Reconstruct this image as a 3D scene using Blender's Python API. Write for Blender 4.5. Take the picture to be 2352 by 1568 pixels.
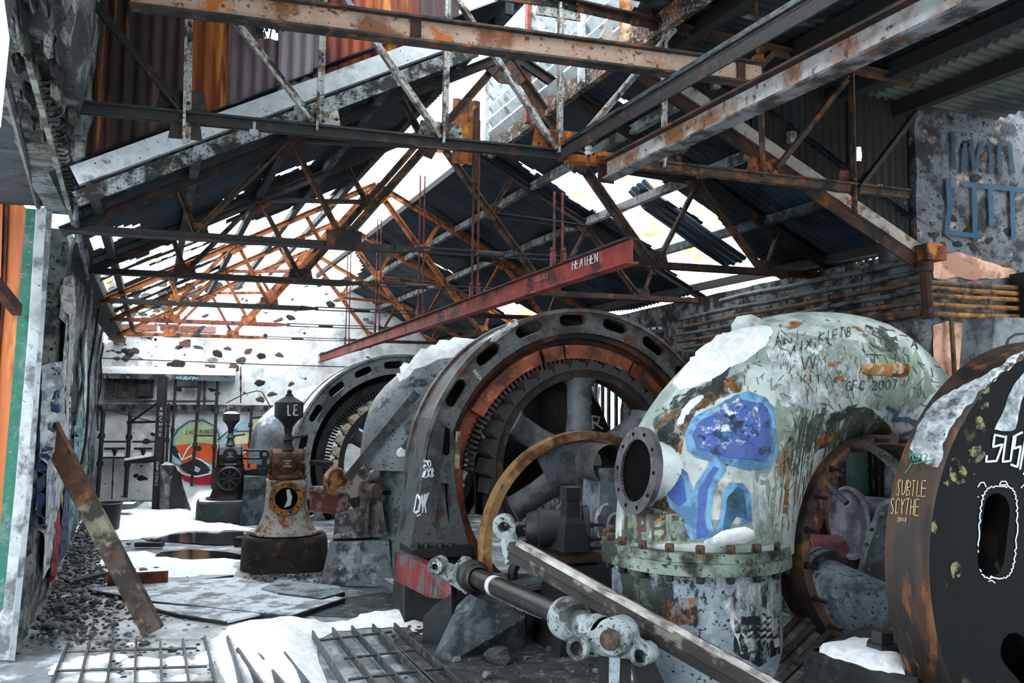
import bpy, bmesh, math, random
from mathutils import Vector as V, Matrix, noise
from mathutils.bvhtree import BVHTree
from mathutils.geometry import delaunay_2d_cdt
R_ = random.Random(7)
for o in list(bpy.data.objects): bpy.data.objects.remove(o)
SC = bpy.context.scene
COL = SC.collection

# ------------------------------------------------------------------ camera, sky, exposure
FPX, CH = 1950.0, 2.2                       # focal length in pixels of the 2352 frame, eye height
PITCH, ROLL = math.atan(146 / FPX), 0.0095
FW = V((0, math.cos(PITCH), math.sin(PITCH)))
_up = V((0, -math.sin(PITCH), math.cos(PITCH))); _x = V((1, 0, 0))
RT = _x * math.cos(ROLL) + _up * math.sin(ROLL)
UPV = _up * math.cos(ROLL) - _x * math.sin(ROLL)
CAM = V((0, 0, CH))
cd = bpy.data.cameras.new('camera'); cam = bpy.data.objects.new('camera', cd); COL.objects.link(cam)
cd.sensor_fit = 'HORIZONTAL'; cd.sensor_width = 36.0; cd.lens = 36.0 * FPX / 2352.0
cd.clip_start = 0.05; cd.clip_end = 300
M3 = Matrix((RT, UPV, -FW)).transposed()
cam.matrix_world = Matrix.Translation(CAM) @ M3.to_4x4()
SC.camera = cam
w = bpy.data.worlds.new('overcast'); SC.world = w; w.use_nodes = True
bg = w.node_tree.nodes['Background']
bg.inputs[0].default_value = (0.86, 0.94, 1.0, 1); bg.inputs[1].default_value = 5.0
SC.view_settings.view_transform = 'Standard'; SC.view_settings.look = 'None'
SC.view_settings.gamma = 1.0; SC.view_settings.use_curve_mapping = False
SC.view_settings.exposure = 0.5
SC.cycles.max_bounces = 7; SC.cycles.diffuse_bounces = 1; SC.cycles.glossy_bounces = 3
SC.cycles.caustics_reflective = False; SC.cycles.caustics_refractive = False

# ------------------------------------------------------------------ geometry helpers
Z = V((0, 0, 1))
def ray(px, py): return FW * FPX + RT * (px - 1176) - UPV * (py - 784)
def P(px, py, d):                            # the point of a photo ray at ground depth d
    r = ray(px, py); return CAM + r * (d / r.y)
def F(px, py, z=0.0):
    r = ray(px, py); return CAM + r * ((z - CH) / r.z)
def proj(q):
    v = q - CAM; z = v.dot(FW)
    if z < .05: return (-9e3, -9e3)
    return (1176 + FPX * v.dot(RT) / z, 784 - FPX * v.dot(UPV) / z)
def az(d): a = math.radians(d); return V((math.sin(a), math.cos(a), 0))
U = az(73.3); D = az(-22.8); E = V((D.y, -D.x, 0))
NU = V((-U.y, U.x, 0))
def onU(px, py, d600, p0=600):
    q = P(p0, 600, d600); r = ray(px, py)
    return CAM + r * (NU.dot(q - CAM) / NU.dot(r))
OH = V((-3.49, 6.73, 0))
def HU(a, b, z): return OH + U * a + D * b + Z * z
def onplane(px, py, q, n):
    r = ray(px, py); return CAM + r * (n.dot(q - CAM) / n.dot(r))
def inpoly(x, y, poly):
    c = False; j = len(poly) - 1
    for i in range(len(poly)):
        xi, yi = poly[i]; xj, yj = poly[j]
        if (yi > y) != (yj > y) and x < (xj - xi) * (y - yi) / (yj - yi) + xi: c = not c
        j = i
    return c
def frame(d, up=Z):
    d = d.normalized()
    s = d.cross(up)
    if s.length < 1e-4: s = d.cross(V((0, 1, 0)))
    s.normalize(); return d, s, s.cross(d)

class MB:
    def __init__(s): s.v = []; s.f = []
    def add(s, vs, fs):
        n = len(s.v); s.v += [V(p) for p in vs]; s.f += [tuple(i + n for i in f) for f in fs]; return s
    def bar(s, p0, p1, w, h, up=Z, off=(0, 0)):
        d, a, b = frame(p1 - p0, up); o = a * off[0] + b * off[1]
        vs = []
        for p in (p0, p1):
            for i, j in ((-1, -1), (1, -1), (1, 1), (-1, 1)): vs.append(p + o + a * (i * w / 2) + b * (j * h / 2))
        return s.add(vs, [(0, 1, 2, 3), (7, 6, 5, 4), (0, 4, 5, 1), (1, 5, 6, 2), (2, 6, 7, 3), (3, 7, 4, 0)])
    def angle(s, p0, p1, w, t=.012, up=Z):
        s.bar(p0, p1, w, t, up); return s.bar(p0, p1, t, w, up, (w / 2 - t / 2, -w / 2))
    def ibeam(s, p0, p1, w, h, t=.014, up=Z):
        s.bar(p0, p1, w, t, up, (0, h / 2)); s.bar(p0, p1, w, t, up, (0, -h / 2)); return s.bar(p0, p1, t, h, up)
    def tube(s, pts, r, seg=8, caps=True):
        pts = [V(p) for p in pts]; n = len(pts); rr = r if isinstance(r, (list, tuple)) else [r] * n
        a = None; vs = []
        for i, p in enumerate(pts):
            t = (pts[min(i + 1, n - 1)] - pts[max(i - 1, 0)]).normalized()
            if a is None: _, a, _b = frame(t)
            a = (a - t * a.dot(t)).normalized(); b = t.cross(a)
            for k in range(seg):
                q = 2 * math.pi * k / seg; vs.append(p + a * (math.cos(q) * rr[i]) + b * (math.sin(q) * rr[i]))
        fs = []
        for i in range(n - 1):
            for k in range(seg):
                k2 = (k + 1) % seg; fs.append((i * seg + k, i * seg + k2, (i + 1) * seg + k2, (i + 1) * seg + k))
        if caps: fs.append(tuple(range(seg))[::-1]); fs.append(tuple((n - 1) * seg + k for k in range(seg)))
        return s.add(vs, fs)
    def cyl(s, p0, p1, r0, r1=None, seg=20): return s.tube([p0, p1], [r0, r0 if r1 is None else r1], seg)
    def lathe(s, o, ax, prof, seg=48, closed=False, a0=0, a1=360, ref=None):
        d, a, b = frame(ax)
        if ref is not None: a = (ref - d * ref.dot(d)).normalized(); b = a.cross(d)
        full = abs(a1 - a0) >= 359.9; n = seg if full else seg + 1; m = len(prof); vs = []
        for k in range(n):
            q = math.radians(a0 + (a1 - a0) * k / seg); e = a * math.cos(q) + b * math.sin(q)
            for r, h in prof: vs.append(o + e * r + d * h)
        fs = []
        for k in range(seg):
            k2 = (k + 1) % n
            for i in range(m if closed else m - 1):
                i2 = (i + 1) % m; fs.append((k * m + i, k * m + i2, k2 * m + i2, k2 * m + i))
        if closed and not full:
            fs.append(tuple(range(m))); fs.append(tuple((n - 1) * m + i for i in range(m))[::-1])
        return s.add(vs, fs)
    def box(s, c, sx, sy, sz, X=V((1, 0, 0)), Y=V((0, 1, 0)), ZZ=Z):
        vs = [c + X * (i * sx / 2) + Y * (j * sy / 2) + ZZ * (k * sz / 2) for k in (-1, 1) for i, j in ((-1, -1), (1, -1), (1, 1), (-1, 1))]
        return s.add(vs, [(3, 2, 1, 0), (4, 5, 6, 7), (0, 1, 5, 4), (1, 2, 6, 5), (2, 3, 7, 6), (3, 0, 4, 7)])
    def prism(s, bot, top):
        n = len(bot); return s.add(list(bot) + list(top), [tuple(range(n))[::-1], tuple(range(n, 2 * n))] + [(i, (i + 1) % n, n + (i + 1) % n, n + i) for i in range(n)])
    def loft(s, loops):
        n = len(loops[0]); vs = [p for l in loops for p in l]; fs = [tuple(range(n))[::-1], tuple((len(loops) - 1) * n + k for k in range(n))]
        for i in range(len(loops) - 1):
            for k in range(n): k2 = (k + 1) % n; fs.append((i * n + k, i * n + k2, (i + 1) * n + k2, (i + 1) * n + k))
        return s.add(vs, fs)
    def blob(s, c, r, seed=0, sub=1, sq=(1, 1, 1), rough=.35):
        bm = bmesh.new(); bmesh.ops.create_icosphere(bm, subdivisions=sub, radius=1)
        so = V((seed * 7.31, seed * 3.7, seed * 1.9))
        vs = []
        for v in bm.verts:
            k = 1 + rough * noise.noise(v.co * 1.3 + so); p = v.co * (r * k); vs.append(c + V((p.x * sq[0], p.y * sq[1], p.z * sq[2])))
        s.add(vs, [tuple(x.index for x in f.verts) for f in bm.faces]); bm.free(); return s
    def solid(s, outer, holes, fn, h0, h1):
        """A plate: outer loop with holes, fn(x, y, h) maps to space."""
        loops = [outer] + holes; vs = []; es = []
        for l in loops:
            n = len(vs); vs += [V(p) for p in l]; es += [(n + i, n + (i + 1) % len(l)) for i in range(len(l))]
        ov, oe, of, _a, _b, _c = delaunay_2d_cdt([V((p.x, p.y)) for p in vs], es, [], 0, 1e-6)
        tri = []
        for f in of:
            c = sum((ov[i] for i in f), V((0, 0))) / len(f)
            if inpoly(c.x, c.y, outer) and not any(inpoly(c.x, c.y, h) for h in holes): tri.append(tuple(f))
        n = len(ov)
        allv = [fn(p.x, p.y, h0) for p in ov] + [fn(p.x, p.y, h1) for p in ov]
        fs = [t for t in tri] + [tuple(i + n for i in t[::-1]) for t in tri]
        cnt = {}
        for t in tri:
            for i in range(3):
                e = (t[i], t[(i + 1) % 3]); k = tuple(sorted(e)); cnt.setdefault(k, []).append(e)
        for k, l in cnt.items():
            if len(l) == 1: a, b = l[0]; fs.append((b, a, a + n, b + n))
        return s.add(allv, fs)
    def build(s, name, mat, parent=None, smooth=35, kind=None, label=None):
        me = bpy.data.meshes.new(name); me.from_pydata(s.v, [], s.f)
        bm = bmesh.new(); bm.from_mesh(me); bmesh.ops.recalc_face_normals(bm, faces=bm.faces); bm.to_mesh(me); bm.free()
        if smooth: me.shade_smooth(); me.set_sharp_from_angle(angle=math.radians(smooth))
        me.materials.append(mat)
        o = bpy.data.objects.new(name, me); COL.objects.link(o)
        if parent is not None: setpar(o, parent)
        if kind: o['kind'] = kind
        if label: o['label'] = label
        return o
def setpar(o, p):
    o.parent = p; t = V((0, 0, 0)); q = p
    while q is not None: t += q.location; q = q.parent
    o.matrix_parent_inverse = Matrix.Translation(-t)
def thing(name, label, cat, loc=V((0, 0, 0)), group=None):
    o = bpy.data.objects.new(name, None); COL.objects.link(o); o.location = loc; o.empty_display_size = .1
    return tag(o, label, cat, group)
def tag(o, label, cat, group=None):
    o['label'] = label; o['category'] = cat
    if group: o['group'] = group
    return o
def struct(o): o['kind'] = 'structure'; return o
def sroot(name):
    o = bpy.data.objects.new(name, None); COL.objects.link(o); return struct(o)
def put(src, parent, loc, rot=None, scale=None, name=None):
    """a copy sharing mesh data, under parent, at a world place"""
    c = src.copy(); COL.objects.link(c); c.parent = None; setpar(c, parent)
    c.location = loc
    if rot is not None: c.rotation_euler = rot
    if scale is not None: c.scale = scale
    return c
def proto(mb, name, mat, smooth=35):
    me = bpy.data.meshes.new(name); me.from_pydata(mb.v, [], mb.f)
    bm = bmesh.new(); bm.from_mesh(me); bmesh.ops.recalc_face_normals(bm, faces=bm.faces); bm.to_mesh(me); bm.free()
    if smooth: me.shade_smooth(); me.set_sharp_from_angle(angle=math.radians(smooth))
    me.materials.append(mat); return me
def inst(me, name, parent, loc, rot=(0, 0, 0), scale=(1, 1, 1), mw=None):
    o = bpy.data.objects.new(name, me); COL.objects.link(o)
    o.location = loc; o.rotation_euler = rot; o.scale = scale
    if mw is not None: o.matrix_world = mw
    if parent is not None: setpar(o, parent)
    return o
def orient(axis, loc, spin=0.0, s=1.0):
    d, a, b = frame(axis); m = Matrix((a, b, d)).transposed().to_4x4() @ Matrix.Rotation(spin, 4, 'Z') @ Matrix.Scale(s, 4)
    return Matrix.Translation(loc) @ m

# ------------------------------------------------------------------ casting paint and snow onto surfaces
_bvh = {}
def bvh(o):
    if o.name not in _bvh:
        me = o.data; _bvh[o.name] = BVHTree.FromPolygons([v.co.copy() for v in me.vertices], [tuple(p.vertices) for p in me.polygons])
    return _bvh[o.name]
def cast(px, py, objs):
    r = ray(px, py).normalized(); best = None
    for o in objs:
        h = bvh(o).ray_cast(CAM, r)
        if h[0] is not None and (best is None or h[3] < best[2]): best = (h[0], h[1], h[3])
    if best is None: return None
    p, n, d = best
    if n.dot(r) > 0: n = -n
    return p, n
def strokes(name, lines, wpx, mat, objs, parent, off=.006, step=5):
    m = MB()
    for ln in lines:
        pts = [ln[0]]
        for a, b in zip(ln, ln[1:]):
            k = max(1, int(math.hypot(b[0] - a[0], b[1] - a[1]) / step))
            pts += [(a[0] + (b[0] - a[0]) * i / k, a[1] + (b[1] - a[1]) * i / k) for i in range(1, k + 1)]
        prev = None
        for i, (x, y) in enumerate(pts):
            a = pts[max(i - 1, 0)]; b = pts[min(i + 1, len(pts) - 1)]
            dx, dy = b[0] - a[0], b[1] - a[1]; l = math.hypot(dx, dy) or 1
            nx, ny = -dy / l * wpx / 2, dx / l * wpx / 2
            h1 = cast(x + nx, y + ny, objs); h2 = cast(x - nx, y - ny, objs)
            if h1 and h2 and (h1[0] - h2[0]).length < wpx * .03:
                cur = (h1[0] + h1[1] * off, h2[0] + h2[1] * off)
                if prev and (prev[0] - cur[0]).length < .25:
                    m.add([prev[0], prev[1], cur[1], cur[0]], [(0, 1, 2, 3)])
                prev = cur
            else: prev = None
    if not m.f: return None
    return m.build(name, mat, parent, smooth=60)
def cdt_poly(poly, step):
    """triangulate a polygon with an inner grid; returns points, triangles, distance-to-edge"""
    dens = []
    for a, b in zip(poly, poly[1:] + poly[:1]):
        k = max(1, int(math.hypot(b[0] - a[0], b[1] - a[1]) / step))
        dens += [(a[0] + (b[0] - a[0]) * i / k, a[1] + (b[1] - a[1]) * i / k) for i in range(k)]
    n = len(dens); es = [(i, (i + 1) % n) for i in range(n)]
    xs = [p[0] for p in dens]; ys = [p[1] for p in dens]; pts = [V(p) for p in dens]
    def dedge(x, y): return min(math.hypot(x - p[0], y - p[1]) for p in dens)
    y = min(ys)
    while y < max(ys):
        x = min(xs)
        while x < max(xs):
            if inpoly(x, y, dens) and dedge(x, y) > step * .6: pts.append(V((x, y)))
            x += step
        y += step
    ov, oe, of, _a, _b, _c = delaunay_2d_cdt(pts, es, [], 0, 1e-5)
    tri = [tuple(f) for f in of if inpoly(sum(ov[i].x for i in f) / 3, sum(ov[i].y for i in f) / 3, dens)]
    return ov, tri, [0 if i < n else dedge(p.x, p.y) for i, p in enumerate(ov)]
def wob(poly, amt, step, seed=0):
    """roughen an outline"""
    out = []
    for a, b in zip(poly, poly[1:] + poly[:1]):
        l = math.hypot(b[0] - a[0], b[1] - a[1]); k = max(1, int(l / step))
        for i in range(k):
            x = a[0] + (b[0] - a[0]) * i / k; y = a[1] + (b[1] - a[1]) * i / k
            q = V((x / (step * 2.2) + seed * 9.1, y / (step * 2.2), seed * 3.3))
            out.append((x + amt * noise.noise(q), y + amt * noise.noise(q + V((31, 17, 5)))))
    return out
def patch(name, poly, mat, objs, parent, step=10, off=.005, thick=0.0, ramp=18, rough=0.0, kind=None, maxe=.6):
    ov, tri, de = cdt_poly(poly, step); hits = [cast(p.x, p.y, objs) for p in ov]; m = MB(); idx = {}
    for i, h in enumerate(hits):
        if h:
            k = min(1, de[i] / ramp); k = math.sin(k * math.pi / 2); t = off + thick * k
            if rough: t += rough * k * noise.noise(h[0] * 6)
            idx[i] = len(m.v); m.v.append(h[0] + (h[1] + (Z * .6 if thick else V((0, 0, 0)))).normalized() * t)
    for t in tri:
        if all(i in idx for i in t):
            a, b, c = (m.v[idx[i]] for i in t)
            if max((a - b).length, (b - c).length, (a - c).length) < maxe: m.f.append(tuple(idx[i] for i in t))
    if not m.f: return None
    return m.build(name, mat, parent, smooth=70, kind=kind)
def mound(name, poly, mat, z0=0.0, h=.08, step=.12, ramp=.35, rough=.03, parent=None, pixels=True, kind=None):
    """a drift lying on the ground: outline given on the photo, turned to ground metres"""
    g = [(q.x, q.y) for q in (F(x, y, z0) for x, y in poly)] if pixels else poly
    ov, tri, de = cdt_poly(g, step); m = MB()
    for p, d in zip(ov, de):
        k = min(1, d / ramp); k = k * k * (3 - 2 * k)
        m.v.append(V((p.x, p.y, z0 + (.002 if d > 0 else -.004) + k * (h + rough * noise.noise(V((p.x * 3.1, p.y * 3.1, 0))) + rough * .5 * noise.noise(V((p.x * 9, p.y * 9, 4)))))))
    m.f = [t for t in tri]
    return m.build(name, mat, parent, smooth=80, kind=kind)
FONT = {
 'A': [[(0, 0), (.5, 1), (1, 0)], [(.2, .4), (.8, .4)]], 'B': [[(0, 0), (0, 1), (.8, .85), (.75, .6), (0, .5), (.9, .35), (.85, .05), (0, 0)]],
 'C': [[(1, .85), (.6, 1), (.1, .8), (0, .4), (.3, 0), (1, .1)]], 'D': [[(0, 0), (0, 1), (.7, .9), (1, .5), (.7, .1), (0, 0)]],
 'E': [[(1, 1), (0, 1), (0, 0), (1, 0)], [(0, .5), (.8, .5)]], 'F': [[(1, 1), (0, 1), (0, 0)], [(0, .55), (.8, .55)]],
 'G': [[(1, .85), (.5, 1), (.05, .7), (.05, .2), (.5, 0), (1, .15), (1, .45), (.6, .45)]], 'H': [[(0, 0), (0, 1)], [(1, 0), (1, 1)], [(0, .5), (1, .5)]],
 'I': [[(.5, 0), (.5, 1)]], 'K': [[(0, 0), (0, 1)], [(1, 1), (0, .45), (1, 0)]], 'L': [[(0, 1), (0, 0), (1, 0)]],
 'M': [[(0, 0), (.1, 1), (.5, .4), (.9, 1), (1, 0)]], 'N': [[(0, 0), (0, 1), (1, 0), (1, 1)]], 'O': [[(.5, 1), (.05, .7), (.05, .3), (.5, 0), (.95, .3), (.95, .7), (.5, 1)]],
 'P': [[(0, 0), (0, 1), (.9, .9), (.9, .55), (0, .45)]], 'R': [[(0, 0), (0, 1), (.9, .9), (.85, .6), (0, .5), (1, 0)]],
 'S': [[(1, .9), (.5, 1), (.05, .75), (.9, .35), (.6, 0), (0, .1)]], 'T': [[(0, 1), (1, 1)], [(.5, 1), (.5, 0)]], 'U': [[(0, 1), (.05, .2), (.5, 0), (.95, .2), (1, 1)]],
 'V': [[(0, 1), (.5, 0), (1, 1)]], 'X': [[(0, 0), (1, 1)], [(0, 1), (1, 0)]], 'Y': [[(0, 1), (.5, .5), (1, 1)], [(.5, .5), (.5, 0)]], 'Z': [[(0, 1), (1, 1), (0, 0), (1, 0)]],
 '0': [[(.5, 1), (.05, .7), (.05, .3), (.5, 0), (.95, .3), (.95, .7), (.5, 1)]], '1': [[(.3, .8), (.5, 1), (.5, 0)]], '2': [[(0, .8), (.4, 1), (.9, .75), (0, 0), (1, 0)]],
 '7': [[(0, 1), (1, 1), (.4, 0)]], '8': [[(.5, .5), (.1, .75), (.5, 1), (.9, .75), (.5, .5), (.05, .2), (.5, 0), (.95, .2), (.5, .5)]],
 'i': [[(.5, 0), (.5, .6)], [(.5, .8), (.5, .9)]], 'v': [[(.1, .6), (.5, 0), (.9, .6)]], 'n': [[(.1, 0), (.1, .6), (.8, .55), (.9, 0)]], 'l': [[(.5, 1), (.5, 0)]],
 'o': [[(.5, .6), (.1, .4), (.2, .05), (.6, 0), (.9, .3), (.5, .6)]], 'z': [[(.1, .55), (.9, .6), (.1, 0), (.9, .05)]], '.': [[(.4, 0), (.6, .05)]], '-': [[(.1, .4), (.9, .4)]], ' ': []}
def word(txt, x0, y0, adv, wid, hgt, slope=(1, 0), up=(0, -1), jit=0):
    """polylines in photo pixels: x0,y0 = foot of the first letter"""
    out = []; rr = random.Random(hash(txt) % 97 if False else sum(map(ord, txt)))
    for k, ch in enumerate(txt):
        for ln in FONT.get(ch, []):
            out.append([(x0 + (k * adv + u * wid) * slope[0] + v * hgt * up[0] + rr.uniform(-jit, jit), y0 + (k * adv + u * wid) * slope[1] + v * hgt * up[1] + rr.uniform(-jit, jit)) for u, v in ln])
    return out

# ------------------------------------------------------------------ materials
def hx(h):
    h = h.lstrip('#'); c = [int(h[i:i + 2], 16) / 255 for i in (0, 2, 4)]
    return tuple((x / 12.92 if x <= .04045 else ((x + .055) / 1.055) ** 2.4) for x in c) + (1,)
_mc = {}
def mat(name, base, dirt=None, rust=None, speck=None, sc=2.5, td=.52, tr=.6, ts=.64, soft=.05, rough=.75, metal=0.0, bump=.25, stretch=(1, 1, 1), snow=0.0, snow_t=.45, bsc=None, spec=.4, bands=None, scol='#f1f5fa', sn=6):
    if name in _mc: return _mc[name]
    m = bpy.data.materials.new(name); m.use_nodes = True; nt = m.node_tree; N = nt.nodes; L = nt.links
    bs = N['Principled BSDF']; bs.inputs['Roughness'].default_value = rough; bs.inputs['Metallic'].default_value = metal
    bs.inputs['Specular IOR Level'].default_value = spec
    tc = N.new('ShaderNodeTexCoord'); mp = N.new('ShaderNodeMapping'); mp.inputs['Scale'].default_value = stretch
    L.new(tc.outputs['Object'], mp.inputs['Vector'])
    def nz(scale, off, detail=7, rg=.62, src=mp):
        n = N.new('ShaderNodeTexNoise'); n.inputs['Scale'].default_value = scale; n.inputs['Detail'].default_value = detail; n.inputs['Roughness'].default_value = rg
        a = N.new('ShaderNodeVectorMath'); a.operation = 'ADD'; a.inputs[1].default_value = off; L.new(src.outputs[0], a.inputs[0]); L.new(a.outputs[0], n.inputs['Vector'])
        return n.outputs['Fac']
    def step(fac, t, s):
        r = N.new('ShaderNodeMapRange'); r.inputs[1].default_value = t - s; r.inputs[2].default_value = t + s; L.new(fac, r.inputs[0]); return r.outputs[0]
    def mix(fac, a, b):
        x = N.new('ShaderNodeMix'); x.data_type = 'RGBA'; L.new(fac, x.inputs[0])
        if isinstance(a, tuple): x.inputs[6].default_value = a
        else: L.new(a, x.inputs[6])
        x.inputs[7].default_value = b; return x.outputs[2]
    b0 = hx(base); n1 = nz(sc, (0, 0, 0))
    col = mix(step(nz(sc * 3.1, (3, 9, 2)), .5, .22), tuple(c * .72 for c in b0[:3]) + (1,), tuple(min(1, c * 1.12) for c in b0[:3]) + (1,))
    dk = lambda c: tuple(q * .62 for q in hx(c)[:3]) + (1,)
    if name.startswith('snow') or name.startswith('old_snow'): dk = hx
    if dirt: col = mix(step(n1, td, soft), col, dk(dirt))
    if rust: col = mix(step(nz(sc * 1.7, (11, 4, 7)), tr, soft), col, hx(rust))
    if speck: col = mix(step(nz(sc * 9, (5, 1, 8), 4), ts, soft * .6), col, dk(speck))
    if snow:
        g = N.new('ShaderNodeNewGeometry'); sx = N.new('ShaderNodeSeparateXYZ'); L.new(g.outputs['Normal'], sx.inputs[0])
        ad = N.new('ShaderNodeMath'); ad.operation = 'ADD'; L.new(sx.outputs['Z'], ad.inputs[0])
        mu = N.new('ShaderNodeMath'); mu.operation = 'MULTIPLY_ADD'; L.new(nz(sn, (2, 2, 2), 6, .7, tc if False else mp), mu.inputs[0]); mu.inputs[1].default_value = snow; mu.inputs[2].default_value = -snow * .5
        L.new(mu.outputs[0], ad.inputs[1]); col = mix(step(ad.outputs[0], snow_t, .12), col, hx(scol))
    L.new(col, bs.inputs['Base Color'])
    if bump:
        bp = N.new('ShaderNodeBump'); bp.inputs['Strength'].default_value = bump; bp.inputs['Distance'].default_value = .03
        L.new(nz(bsc or sc * 4, (1, 6, 3), 8, .7), bp.inputs['Height']); L.new(bp.outputs[0], bs.inputs['Normal'])
    _mc[name] = m; return m
def stain(name, c1, c2, thr=.5, sc=8, soft=.08, stretch=(1, 1, 1), rough=.6, bump=.3):
    """paint, moss or rust with a broken edge: noise decides where it still sticks"""
    m = mat(name, c1, c2, sc=sc * .6, rough=rough, bump=bump, stretch=stretch)
    if m.get('stain'): return m
    m['stain'] = 1; nt = m.node_tree; N = nt.nodes; L = nt.links; out = N['Material Output']; bs = N['Principled BSDF']
    tc = N.new('ShaderNodeTexCoord'); mp = N.new('ShaderNodeMapping'); mp.inputs['Scale'].default_value = stretch; mp.inputs['Location'].default_value = (3.1, 7.7, 1.3)
    n = N.new('ShaderNodeTexNoise'); n.inputs['Scale'].default_value = sc; n.inputs['Detail'].default_value = 8; n.inputs['Roughness'].default_value = .7
    L.new(tc.outputs['Object'], mp.inputs['Vector']); L.new(mp.outputs[0], n.inputs['Vector'])
    r = N.new('ShaderNodeMapRange'); r.inputs[1].default_value = thr - soft; r.inputs[2].default_value = thr + soft; L.new(n.outputs['Fac'], r.inputs[0])
    t = N.new('ShaderNodeBsdfTransparent'); x = N.new('ShaderNodeMixShader'); L.new(r.outputs[0], x.inputs[0]); L.new(t.outputs[0], x.inputs[1]); L.new(bs.outputs[0], x.inputs[2]); L.new(x.outputs[0], out.inputs['Surface'])
    return m
def flat(name, c, rough=.8, metal=0): return mat(name, c, None, rough=rough, metal=metal, bump=.1, sc=6)

STEEL_DARK = mat('dark_rusted_steel', '#17191b', '#261d18', '#45291a', sc=5, td=.56, tr=.6, rough=.6, bump=.3)
STEEL_BLACK = mat('black_iron', '#0e1012', '#1a1e21', '#251a15', sc=4, td=.55, tr=.64, rough=.55, bump=.2, spec=.5)
RUST = mat('orange_rust', '#8a4a1e', '#4a2816', '#b06a2a', sc=4, td=.53, tr=.58, rough=.85, bump=.4)
RUST_DARK = mat('brown_rust', '#3c261b', '#1d1816', '#66391c', sc=4, td=.52, tr=.6, rough=.85, bump=.4)
STRUT_PALE = mat('peeling_pale_steel', '#9fa09b', '#2b2722', '#6e4a2c', '#1d1a17', sc=7, td=.55, tr=.58, ts=.6, rough=.7)
STRUT_RUST = mat('rusted_strut', '#41332a', '#1c1918', '#6e4424', sc=6, td=.54, tr=.58, rough=.8)
BEAM_BEIGE = mat('beige_beam_paint', '#a88f7d', '#8c5a38', '#a35a20', '#7c3c14', sc=3, td=.6, tr=.6, ts=.61, rough=.7)
BEAM_GREY = mat('pale_grey_beam_paint', '#b8bab9', '#a86e46', '#8a5a36', '#6a4630', sc=2.8, td=.5, tr=.6, ts=.62, soft=.07, rough=.65)
BEAM_RED = mat('red_oxide_beam_paint', '#7e2c26', '#43191a', '#964030', sc=3, td=.55, tr=.62, rough=.7)
WHITE_PAINT = mat('flaking_white_paint', '#bfc4c6', '#7c8184', '#6a5236', '#3b3a38', sc=4, td=.58, tr=.66, ts=.66, rough=.8)
ROOF_SHEET = mat('dark_roof_sheet', '#27343e', '#161d23', '#3b2a20', '#4a5f6c', sc=1.6, td=.54, tr=.7, ts=.66, rough=.5, metal=.2, stretch=(1, 1, 1))
CONCRETE = mat('weathered_concrete', '#6c7275', '#3b4043', '#8f9699', '#23282b', sc=3, td=.53, tr=.6, ts=.66, rough=.9, bump=.5)
CONCRETE_DARK = mat('dark_oily_concrete', '#2b2b2b', '#191a1b', '#4a3020', sc=3, td=.52, tr=.64, rough=.85, bump=.5)
SNOW = mat('snow', '#f2f6fb', None, rough=.75, bump=.25, sc=6, bsc=22, spec=.3)
SNOWP = mat('old_snow', '#e6ebf0', '#c3ccd3', sc=5, td=.6, rough=.8, bump=.4, bsc=18)
CAST_GREY = mat('grey_cast_iron', '#45494b', '#2b2f31', '#4b3526', '#191c1e', sc=3, td=.54, tr=.66, ts=.62, rough=.6, bump=.3)
SPOKE = mat('grey_spoke_casting', '#64696d', '#565b60', None, '#3b4044', sc=5, td=.55, rough=.55, bump=.2)
WOOD_GREY = mat('weathered_wood', '#6e675c', '#443d35', '#8b8375', sc=3, td=.52, tr=.6, rough=.85, bump=.4, stretch=(1, 1, 1))
WOOD_BROWN = mat('brown_wood', '#6b4630', '#3f2a20', sc=3, td=.54, rough=.85, bump=.3)

# ------------------------------------------------------------------ setting: ground, floor, walls
FLOORM = mat('wet_concrete_with_thin_snow', '#6a6f73', '#565b5f', '#b9c0c5', '#3a3f43', sc=1.6, td=.53, tr=.58, ts=.64, soft=.09, rough=.5, bump=.35, bsc=9, spec=.6, stretch=(1, 1.0, 1))
def _floor():
    m = MB(); nx, ny = 60, 90
    for j in range(ny + 1):
        for i in range(nx + 1):
            y = 1.5 + 20.5 * j / ny; x = -11.5 + 16.5 * i / nx
            m.v.append(V((x, y, .012 * noise.noise(V((x * 1.4, y * 1.4, 0))) - .012)))
    m.f = [(j * (nx + 1) + i, j * (nx + 1) + i + 1, (j + 1) * (nx + 1) + i + 1, (j + 1) * (nx + 1) + i) for j in range(ny) for i in range(nx)]
    return struct(m.build('floor', FLOORM, None, 60))
floor = _floor()
HILL = mat('snowy_hillside', '#eef1f2', '#8a6f45', '#5d5446', '#7a6a48', sc=.55, td=.56, tr=.62, ts=.62, rough=.9, bump=.5, bsc=3)
def _hill():
    m = MB(); n, k = 60, 16
    for j in range(k + 1):
        for i in range(n + 1):
            a = math.radians(-75 + 160 * i / n); r0 = 27 if a < math.radians(5) else 27 - 9 * min(1, (math.degrees(a) - 5) / 25)
            d = r0 + 38 * (j / k) ** 1.4; x = d * math.sin(a); y = d * math.cos(a) + 1
            h = (d - r0) * (.42 if a < 0 else .75) * (1 + .35 * noise.noise(V((x * .09, y * .09, 1)))) + 1.2 * noise.noise(V((x * .3, y * .3, 5))) - .6
            m.v.append(V((x, y, h)))
    m.f = [(j * (n + 1) + i, j * (n + 1) + i + 1, (j + 1) * (n + 1) + i + 1, (j + 1) * (n + 1) + i) for j in range(k) for i in range(n)]
    o = struct(m.build('hillside_ground', HILL, None, 80)); return o
_hill()
g = MB().box(V((0, 15, -.35)), 140, 120, .1); struct(g.build('outside_ground', SNOW, None))

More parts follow.
